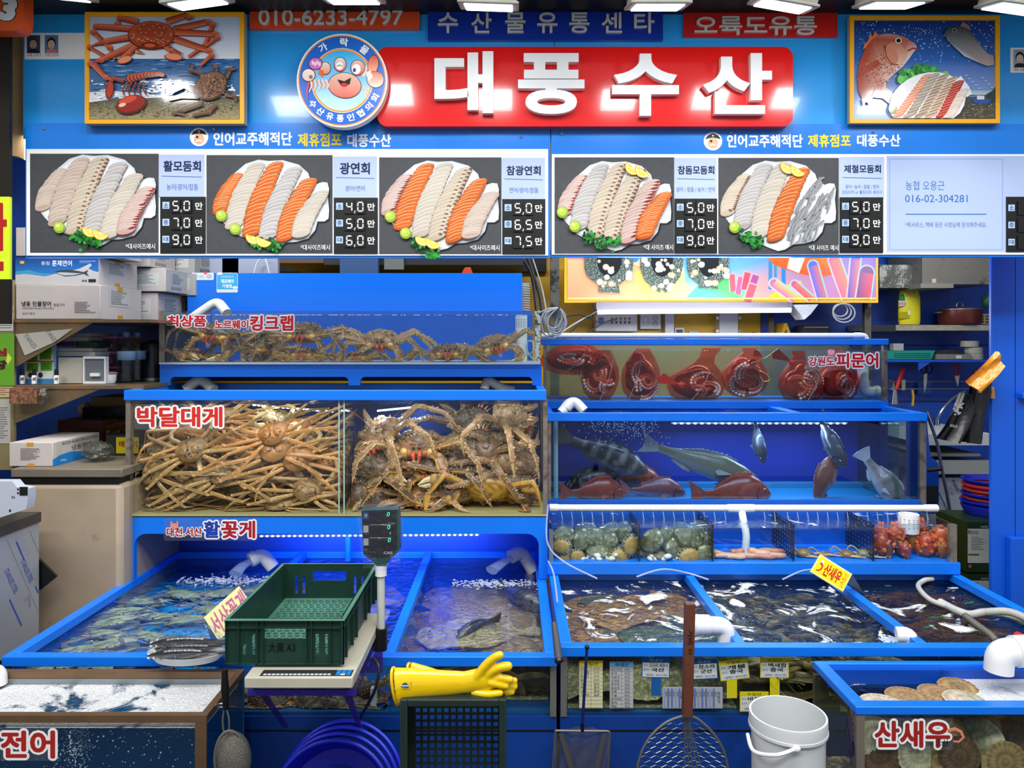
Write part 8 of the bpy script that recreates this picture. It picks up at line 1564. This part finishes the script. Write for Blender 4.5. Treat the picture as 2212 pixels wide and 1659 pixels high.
rim(MB(),cx0-.003,cx1+.003,cy0-.003,cy1+.003,cz1-.003,cz1,.012).build('rim',M_GR,t,bevel=.001)
mb=MB()
for x in(0,.031,.075,.088,w-.088,w-.075,w-.031,w):mb.box(cx0+x-.001,cx0+x+.001,cy0-.001,cy0+.0058,cz0,cz1-.004)
for z in(0,.085):mb.box(cx0,cx1,cy0-.001,cy0+.0058,cz0+z,cz0+z+.002)
for y in(0,.04,.11,.16,.28,.33,.40,L_):mb.box(cx1-.0058,cx1+.001,cy0+y-.001,cy0+y+.001,cz0,cz1-.004)
mb.box(cx1-.0058,cx1+.001,cy0,cy1,cz0+.085,cz0+.087).build('ribs',M_GC,t)
A=Art(frpx(cy0+.0055),.0008);A.text('大風 A3',580,1388,638,1409,'#050706',.01);A.build('marker_writing',t)
t=thing('weighing_scale','white digital scale with pole mounted display under the green crate','scale',(XX(655,1.8),1.9,.83));z=.882
MB().box(XX(527,1.70),XX(762,1.70),1.70,2.10,z-.032,z-.006).build('body',mat('aged_white_plastic','#b9b5a4',.4,nz=(10,.08),dirt=('#8a5c2c',8,.62,.75)),t,bevel=.003);MB().box(XX(540,1.74),XX(775,1.76)-.045,1.79,2.08,z-.0055,z-.0005).build('weighing_plate',M_STEEL,t)
A=Art(Fr((XX(527,1.70),1.705,z-.0058),(.0011,0,0),(0,-.0011,0)),.0004);A.fr.N=Vector((0,0,1));A.fr.V=Vector((0,.0011,0));A.rect(30,2,222,30,'#2a2c30');[A.rect(36+k*9,5,43+k*9,12,'#c9ccd0')for k in range(16)];[A.rect(188+k*11,6+j*8,197+k*11,12+j*8,'#2c8ad8')for k in range(3)for j in range(3)];A.rect(198,5,208,11,'#d4d8dc');A.build('keypad',t)
for x in(555,752):MB().tube([P(x,1466,1.75),P(x,1484,1.75)],.010,12).build('foot',M_BLK,t)
q=P(823,1392,2.0);tp=P(823,1222,2.0);MB().tube([q,tp],.0105,16).build('display_pole',mat('pole_white','#c4c8c0',.35),t);MB().tube([tp-Vector((0,0,.026)),tp+Vector((0,0,.002))],.0155,16).build('pole_collar',M_WHT,t)
MB().tube([q+Vector((-.004,0,-.012)),q+Vector((0,0,.045))],[.021,.017],14).build('pole_base',M_BLK,t);MB().box(XX(762,1.76)-.02,q.x,1.985,2.015,z-.03,z-.008).build('pole_arm',M_BLK,t)
f=frpx(1.985);MB().prism([f.p(*p)for p in((780,1100),(862,1098),(864,1188),(842,1210),(834,1222),(812,1222),(806,1214),(784,1198))],(0,.03,0)).build('display_housing',mat('dark_teal','#0c4038',.35),t,bevel=.003)
A=Art(f,.0008);A.poly([(783,1104),(856,1102),(858,1186),(838,1204),(808,1206),(787,1194)],'#0b0c0e');A.rect(785,1107,796,1121,'#1c4a7c');A.text('W',787,1110,794,1117,'#9ab4cc',.02)
for y in(1135,1163):A.rect(785,y,796,y+15,'#a4a49c');A.rect(798,y-2,845,y-1,'#a4a49c')
A.text('CAS',829,1191,848,1197,'#b4b4b0',.03);A.text('AP-1 Max 15kg',789,1190,812,1195,'#6a6a68',.01);A.text('g',841,1149,845,1154,'#b4b4b0',.01);A.build('display_face',t,mat('dark_gloss_print',vc=True,rough=.15))
A=Art(f,.0012);[A.text('0',836+k,1106+28*k,842+k,1115+28*k,'#19f0a0',.01,shear=.15)for k in range(3)];A.build('led_digits',t,mat('green_led','#18d890',.4,emit=('#18f09c',1.5)))
f=frpx(1.975);tag(MB().add([f.p(*p)for p in((769,1093),(868,1090),(866,1120),(864,1228),(858,1224),(784,1228),(778,1180),(772,1120))],[tuple(range(8))]).add([f.p(x,y,-.05)for x,y in((769,1094),(868,1092),(864,1226),(784,1229))],[(0,1,2,3)]).add([f.p(769,1093),f.p(868,1090),f.p(868,1096,-.05),f.p(769,1098,-.05)],[(0,1,2,3)]).build('plastic_cover',clear('cloudy_film','#f8f8ff',1.4,.15,(30,1,.02),murk=.03,murkcol='#c8d0e8')),'loose clear plastic cover over the scale display','cover')
tag(MB().tube(bez([P(800,1418,1.95),P(818,1440,1.92),P(810,1490,1.92),P(784,1540,2.0),P(764,1575,2.08)]),.004,8).build('power_cable',M_CBD),'dark scale cable hanging toward the blue baskets','cable')
M_ACR=mat('violet_acrylic','#5a48b0',.15,trans=(.45,'#c8c0f0'));t=thing('acrylic_shelf','violet edged clear acrylic shelf carrying the scale','shelf',(XX(650,1.8),1.9,.5));za=ZZ(1484,1.75)
MB().box(XX(536,1.74),XX(770,1.74),1.741,2.09,za-.012,za).build('top_sheet',clear('acrylic_sheet_clear','#e8e4fa',1.4,.05,murk=.06,murkcol='#6a60a8'),t);MB().box(XX(536,1.74),XX(770,1.74),1.736,1.7405,za-.014,za).build('front_edge',mat('violet_edge','#3a2ca4',.3),t)
for xa,xb in((560,622),(742,782)):MB().prism([P(xa,1500,1.78),P(xa+16,1500,1.78),P(xb,1572,2.0),P(xb-10,1572,2.0)],(0,.006,0)).build('brace',M_ACR,t)
MB().box(XX(536,1.74),XX(770,1.74),2.0905,2.0975,za-.12,za).build('back_sheet',M_ACR,t)
t=thing('foam_tray','white foam tray holding silver fish on the trough rim','tray',P(405,1428,2.02));c=P(405,1420,2.04)
MB().lathe([(0,0),(.082,0),(.104,.018),(.108,.018),(.086,-.004),(0,-.004)],c,32,sy=.55).build('tray',mat('foam_white','#d4d6d8',.5),t)
SH=fish('silver_fish',.19,.048,.03,lambda u,v:mixc(mixc(hx('#a8aeb4'),hx('#e4e6e8'),max(0,-v)),hx('#20242a'),1.1*max(0,v)),('#5c6468','#8c9498'),'bass',.1,'#c8c0a0',12)
for i,(dx,dy,dz,a)in enumerate([(0,-.035,.026,8),(.01,-.012,.034,5),(-.005,.012,.034,10),(.01,.034,.026,6),(.0,-.02,.052,9)]):
 inst(SH,'silver_fish',c+Vector((dx,dy,dz)),(rr(-60 if i%2 else-50),0,rr(a+180)),['nearest silver fish in the foam tray','second silver fish from the front of the tray','third silver fish from the front of the tray','rearmost silver fish in the foam tray','silver fish lying on top of the others'][i],'fish','silver fish in the foam tray',.95)
tag(MB().lathe([(.108,.016),(.10,.05),(.07,.078),(.02,.086),(0,.086)],c,30,sy=.56).build('cling_film',clear('cling_film','#ffffff',1.3,.08,(45,1,.02))),'clear cling film stretched over the tray of silver fish','film')
M_DC=mat('dark_crate','#1a2a25',.5,nz=(20,.2));Y=1.66;x0,x1,z1_=XX(864,Y),XX(1094,Y),ZZ(1512,Y);w=x1-x0
t=thing('dark_crate','black green crate standing on its side with square holes','crate',((x0+x1)/2,1.75,0));H=z1_-.28
rim_=MB()
for a in((x0,x0+.016,.28,z1_),(x1-.016,x1,.28,z1_),(x0+.016,x1-.016,z1_-.016,z1_),(x0+.016,x1-.016,.28,.296)):rim_.box(a[0],a[1],Y,Y+.012,a[2],a[3])
rim_.build('rim',M_DC,t,bevel=.002)
plate(MB(),(x0+.006,Y+.10,.285),(1,0,0),(0,0,1),(0,1,0),w-.012,H-.01,.004,[(.016+i*.0168,.010+j*.0168,.027+i*.0168,.021+j*.0168)for i in range(12)for j in range(int((H-.02)/.0168))]).build('grid_base',M_DC,t)
for a,b,c_,d in((x0+.003,x0+.007,.28,z1_-.003),(x1-.007,x1-.003,.28,z1_-.003)):MB().box(a,b,Y+.013,Y+.104,c_,d).build('side_wall',M_DC,t)
plate(MB(),(x0+.008,Y+.013,z1_-.007),(1,0,0),(0,1,0),(0,0,1),w-.016,.088,.004,[(.05+k*.014,.02,.058+k*.014,.07)for k in range(2)]+[(w-.10+k*.014,.02,w-.092+k*.014,.07)for k in range(2)]).build('top_wall',M_DC,t)
MB().box(x0,x1,Y+.013,Y+.10,0,.279).build('lower_crate',M_DC,t)
M_GLV=mat('yellow_rubber','#f0c808',.16,coat=.4,bump=(14,.25,.01))
def glove(label,arm,radii,fingers,Y,cuff):
 mb=MB();pts=[P(x,y,Y+k)for x,y,k in arm];mb.tube(pts,radii,22,flat=.55,up=Vector((0,1,0)))
 for fg,r in fingers:
  q=[P(x,y,Y+k)for x,y,k in fg];q=bez(q,4);n=len(q);mb.tube(q,[r*(1.05-.15*i/n)for i in range(n)],12);mb.ell(q[-1],r*.92,12,8)
 o=mb.build('rubber_glove',M_GLV);md=o.modifiers.new('fuse','REMESH');md.mode='VOXEL';md.voxel_size=.0026;md.use_smooth_shade=True;s=o.modifiers.new('soft','SMOOTH');s.iterations=8;s.factor=.6
 tag(o,label,'glove','yellow rubber gloves');MB().tube(cuff,.0035,8,closed=True).build('cuff_bead',M_GLV,o)
 return o
Yv=1.70
cf_=[P(856+9*cos(a*pi/10)-6*sin(a*pi/10),1484-42*sin(a*pi/10),Yv+.018*cos(a*pi/10))for a in range(20)]
g=glove('upper yellow rubber glove with splayed fingers and blue badge',[(856,1484,0),(900,1478,0),(960,1476,0),(1005,1474,0),(1030,1470,0),(1055,1467,0),(1072,1468,0)],[.045,.037,.030,.0255,.027,.029,.020],[([(1030,1462,-.005),(1048,1438,-.01),(1066,1422,-.014),(1080,1415,-.016)],.0105),([(1052,1460,-.004),(1066,1448,-.01),(1082,1441,-.014),(1098,1439,-.016)],.0115),([(1064,1464,-.006),(1082,1464,-.012),(1102,1468,-.012)],.0095),([(1058,1474,-.01),(1078,1478,-.014),(1093,1482,-.014)],.009)],Yv,cf_)
A=Art(frpx(Yv-.026),.002);A.poly([(866,1484),(870,1476),(876,1473),(881,1477),(884,1486)],'#2c5c9c');A.rect(868,1479,882,1482,'#d8d8c0');A.text('방지',886,1472,890,1484,'#3c6c5c',.005,rot=-.1);A.build('badge_print',g)
cf2=[P(884+4*cos(a*pi/10),1446-13*sin(a*pi/10),Yv+.06+.015*cos(a*pi/10))for a in range(20)]
glove('lower yellow rubber glove lying beneath the splayed one',[(884,1447,.06),(930,1462,.055),(980,1482,.045),(1010,1490,.03),(1035,1490,.025),(1058,1490,.02)],[.020,.022,.018,.016,.016,.012],[([(1040,1482,.02),(1080,1470,.01),(1112,1470,.006)],.0085),([(1045,1488,.018),(1085,1484,.008),(1112,1483,.004)],.0085),([(1045,1494,.016),(1080,1497,.006),(1106,1495,.002)],.008),([(1020,1494,.0),(1050,1500,-.012),(1080,1497,-.016)],.0095)],Yv,cf2)
M_BB2=mat('basket_blue','#1420c0',.35);c=P(712,1742,1.92)
for i in range(4):
 M_=Matrix.Translation(c+Vector((.007*i,.016*i,.009*i-.01)))@Matrix.Rotation(radians(66),4,'X');r=.160
 t=thing('round_basket',['front deep blue round basket with mesh base','second blue round basket nested behind the front one','third blue round basket in the nest','rearmost blue round basket in the nest'][i],'basket',M_.translation,'nested blue round baskets')
 if i==0:MB().lathe([(r*.97,0),(r*.92,-.03),(r*.84,-.075),(r*.60,-.086)],(0,0,0),56,M=M_).build('bowl',M_BB2,t)
 else:MB().lathe([(r*.97,0),(r*.94,-.028)],(0,0,0),56,M=M_).build('bowl',M_BB2,t)
 if i==0:
  mb=MB();n=40
  for k in range(-n//2,n//2+1):
   s=k/(n/2)*r*.60;e=sqrt(max(0,(r*.60)**2-s*s))
   if e>.004:mb.tube([M_@Vector((s,-e,-.086)),M_@Vector((s,e,-.086))],.0009,4,caps=False);mb.tube([M_@Vector((-e,s,-.086)),M_@Vector((e,s,-.086))],.0009,4,caps=False)
  for a in range(6):mb.tube([M_@Vector((0,0,-.085)),M_@Vector((cos(a*pi/3)*r*.6,sin(a*pi/3)*r*.6,-.085))],.0028,6)
  mb.build('mesh_base',M_BB2,t)
 MB().tube([M_@Vector((r*cos(a*pi/32),r*sin(a*pi/32),0))for a in range(64)],.006,10,closed=True).build('rim',M_BB2,t)
M_WIR=mat('wire','#9a968c',.35,metal=.8);Y=1.76
t=thing('sieve_ladle','black handled wire sieve ladle hanging at the tank corner','ladle',P(500,1659,Y));MB().tube([P(485,1446,Y),P(486,1490,Y),P(488,1532,Y)],[.007,.0095,.006],12).build('handle',M_BLK,t)
for s in(-1,1):MB().tube(bez([P(487+s*2,1530,Y),P(488+s*7,1556,Y),P(489+s*5,1585,Y)]),.0022,6).build('wire_neck',M_WIR,t)
MB().tube([P(497+34*cos(a*pi/20),1640+62*sin(a*pi/20),Y+.012*cos(a*pi/20))for a in range(40)],.0028,6,closed=True).build('hoop',M_WIR,t);MB().ell(P(503,1640,Y+.015),(.044,.03,.066),26,16).build('mesh_bowl',mat('grey_wire_mesh','#77736a',.5,metal=.4,nz=(200,.3),bump=(400,1,.003),trans=(.15,)),t)
tag(MB().tube([P(478+12*cos(a*pi/8),1524+4*sin(a*pi/8),Y+.012+.012*sin(a*pi/8))for a in range(16)],.0018,6,closed=True).build('wire_ring',M_WIR),'thin wire ring holding the ladle at the bronze frame corner','ring')
Y=2.06;M_BLR=mat('blue_rod','#14205c',.35);t=thing('hand_net','square grey mesh hand net on a thin blue rod','net',P(1255,1659,Y));MB().tube([P(1268,1398,Y),P(1262,1500,Y),P(1258,1566,Y)],.0042,8).build('rod',M_BLR,t)
MB().tube([P(1258,1562,Y),P(1258,1580,Y)],.005,8).build('rod_end',M_BLK,t);MB().ell(P(1268,1398,Y),.007,8,6).build('rod_end',M_BLK,t)
fp=[(1200,1578),(1318,1579),(1312,1690),(1192,1690)];MB().tube(fillet([P(x,y,Y)for x,y in fp+fp[:1]],.01),.003,6).build('frame',M_WIR,t);f=frpx(Y)
mb=MB();v=[f.p(1200+118*i/10-j*.8,1579+110*j/8,-.02*sin(pi*i/10)-.006*sin(i*2.1+j))for j in range(9)for i in range(11)];mb.add(v,[(j*11+i,j*11+i+1,(j+1)*11+i+1,(j+1)*11+i)for j in range(8)for i in range(10)]);mb.build('netting',mat('grey_net','#5c5a58',.7,trans=(.55,)),t)
for xa,xb in((1212,1246),(1306,1284)):MB().prism([P(xa-5,1586,Y-.004),P(xa+5,1586,Y-.004),P(xb+4,1690,Y-.004),P(xb-8,1690,Y-.004)],(0,.002,0)).build('folded_net',mat('grey_net_fold','#4c4a46',.8,trans=(.2,)),t)
t=thing('long_net_pole','dark pole with grey grip lying between the two troughs','pole',P(1200,1432,2.0));MB().tube([(XX(1187,2.6),2.6,.792),P(1197,1348,2.12)],.0045,8).build('shaft',M_BLR,t);MB().tube([P(1197,1346,2.118),P(1207,1424,2.04)],[.0085,.0115],14).build('grip',mat('dark_grip','#3c4048',.6),t);MB().tube([P(1207,1424,2.04),P(1208,1430,2.035)],.0125,14).build('end_cap',M_BLK,t)
Y=1.92;t=thing('wire_scoop','chicken wire scoop with square wooden handle marked in black','scoop',P(1478,1659,Y));MB().obox((P(1490,1302,Y)+P(1484,1546,Y))/2,((P(1502,0,Y)-P(1481,0,Y))/2),(0,.012,0),(P(1490,1302,Y)-P(1484,1546,Y))/2).build('handle',mat('red_brown_wood','#5e3322',.5,nz=(12,.25),bump=(40,.3,.003)),t,bevel=.0015)
g=Fr(P(1481,1360,Y-.0125),(0,0,-Y/FP),(Y/FP,0,0));g.N=Vector((0,-1,0));g.O=P(1500,1360,Y-.0125);g.V=Vector((-Y/FP,0,0));A=Art(g,.0008);A.text('거비 ㅁ',0,3,52,15,'#160a06',.01);A.build('marker_writing',t)
MB().tube([P(1484+13*(a%2*2-1),1506,Y-.006+.012*(a//2%2))for a in(0,1)],.003,6).build('binding_wire',M_CBD,t)
lp=[(1476,1546),(1440,1560),(1404,1592),(1382,1636),(1376,1690),(1400,1740),(1474,1770),(1548,1740),(1574,1690),(1566,1630),(1544,1588),(1512,1556),(1492,1546)]
MB().tube(bez([P(x,y,Y)for x,y in lp],6),.0032,8).build('hoop',M_WIR,t)
mb=MB();s=13.5
ins=lambda x,y:((x-1475)/99)**2+((y-1655)/108)**2<1
dz=lambda x,y:Y+.05*(1-((x-1475)/99)**2-((y-1655)/108)**2)
for i in range(-9,10):
 for j in range(-8,8):
  x,y=1475+i*s*.87*1.0,1655+j*s*1.5+(i%2)*s*.75;p1,p2,p3=(x,y),(x,y+s*.55),(x-s*.87,y+s*.75+(s*.2));p4=(x+s*.87,p3[1])
  for a,b in((p1,p2),(p2,p3),(p2,p4)):
   if ins(*a)and ins(*b):mb.tube([P(a[0],a[1],dz(*a)),P(b[0],b[1],dz(*b))],.0009,4,caps=False)
mb.build('chicken_wire',M_WIR,t);mb=MB();[mb.tube(bez([P(1478+k*2.5,1548,Y),P(1479+k*5,1600,Y+.01),P(1480+k*11,1690,Y+.015)],5),.0017,5)for k in range(5)];mb.build('centre_wires',M_WIR,t)
c=P(1702,1540,1.74);zt2=c.z;c=Vector((c.x,1.74,.42));r=.086;hgt=zt2-c.z;t=thing('white_bucket','white plastic bucket with handle standing beside the scallop tank','bucket',c)
MB().lathe([(0,0),(r*.93,0),(r*.96,hgt-.03),(r*1.02,hgt-.028),(r*1.02,hgt-.004),(r*1.01,hgt),(r*.96,hgt),(r*.95,hgt-.03),(r*.9,.01),(0,.01)],c,44).build('body',mat('bucket_plastic','#d0d4d6',.3),t)
MB().lathe([(r*1.0,hgt-.036),(r*1.035,hgt-.034),(r*1.035,hgt-.028),(r*1.0,hgt-.026)],c,44).build('rim_ring',mat('bucket_plastic','#d0d4d6'),t)
MB().tube(bez([c+Vector((-.02,-r*1.05,hgt-.036)),c+Vector((-.06,-r*1.02,hgt-.05)),c+Vector((-r*1.12,-.05,hgt-.062)),c+Vector((-r*1.1,.0,hgt-.05))]),.0045,8).build('handle',M_PVC,t);MB().ell(c+Vector((-.014,-r*1.03,hgt-.036)),(.010,.006,.008),10,6).build('handle_hinge',M_PVC,t)
tag(MB().box(c.x-.12,c.x+.10,1.64,1.84,0,.419).build('upturned_tub',M_BASE),'dark blue tub under the white bucket','tub')
def corr(label,pts,r,m):
 q=bez(pts,26);n=len(q);return tag(MB().tube(q,[r*(1+.16*(k%2))for k in range(n)],10).build('corrugated_hose',m),label,'hose','corrugated hoses in the lobster trough')
M_HS=mat('grey_corrugated','#b4b4ae',.45);M_HD=mat('dark_corrugated','#55554e',.45)
hp=lambda x,y,z=.762:P(x,y,(CZ-z)*FP/(y-HY))
corr('pale corrugated hose curling through the foam and back',[hp(2230,1352),hp(2165,1328),hp(2100,1326),hp(2060,1314),hp(2010,1296),hp(1984,1268),hp(1996,1254),hp(2014,1250)],.008,M_HS)
corr('thicker pale corrugated hose running to the frame edge',[hp(2225,1340,.78),hp(2180,1322,.79),hp(2130,1322,.775),hp(2086,1326,.765),hp(2030,1300)],.011,M_HS)
corr('dark ribbed hose dipping into the lobster trough',[hp(2084,1330),hp(2110,1350,.755),hp(2140,1372,.750),hp(2152,1388,.745)],.010,M_HD)
tag(MB().tube([hp(2196,1376,.79),hp(2216,1384,.79)],.017,8).build('red_valve',mat('red_grip','#b81c14')),'red valve piece at the frame edge above the outlet elbow','valve')
M_AH=mat('pale_air_hose','#a8b4e0',.25,trans=(.2,))
for i,(pts,lb)in enumerate([([(1184,1090,2.70),(1182,1170,2.68),(1216,1212,2.66),(1290,1250,2.6)],'pale air hose dropping from the junction into the first foam patch'),([(1184,1212,2.70),(1196,1240,2.66),(1204,1300,2.4)],'pale air hose lying along the first trough rim'),([(1375,1246,2.62),(1430,1230,2.64),(1485,1238,2.68),(1530,1252,2.62)],'arching pale air hose over the first divider'),([(1690,1252,2.62),(1730,1234,2.62),(1760,1230,2.58)],'pale air hose running to the yellow tent sign')]):
 tag(MB().tube(bez([P(*p)for p in pts]),.0032,8).build('air_hose',M_AH),lb,'hose','pale air hoses')
M_JET=clear('falling_water','#e8f2ff',1.45,.05,(40,1,.01),murk=.22,murkcol='#b8cdf0')
for pts,lb in(([(541,1212,2.90),(522,1224,2.84),(508,1240,2.80)],'water pouring from the white spout into the blue crab trough'),([(1103,1205,2.95),(1082,1218,2.88),(1062,1232,2.83)],'water pouring from the greyish spout onto the flatfish')):
 tag(MB().tube(bez([P(*p)for p in pts]),[.018+.0006*k for k in range(17)],12,flat=.6).build('falling_water',M_JET),lb,'water',kind='stuff')
for px,py,Y,w,lb in((1070,1238,2.82,.16,'churned white froth below the greyish spout'),(500,1236,2.86,.20,'churned froth below the white spout'),(1940,1388,2.22,.05,'bubbling froth at the shrimp trough elbow')):
 mb=MB();R=random.Random(px);Z=(LZ if px<1200 else RZ)-.028
 for k in range(330):mb.ell((XX(px,Y)+max(-w,min(w,R.gauss(0,w*.5))),Y+R.gauss(0,w*.14),Z),(R.uniform(.0015,.007),R.uniform(.0015,.005),R.uniform(.001,.003)),7,4)
 tag(mb.build('froth',mat('froth_white','#cfdcf2',.25,trans=(.45,))),lb,'froth',kind='stuff')
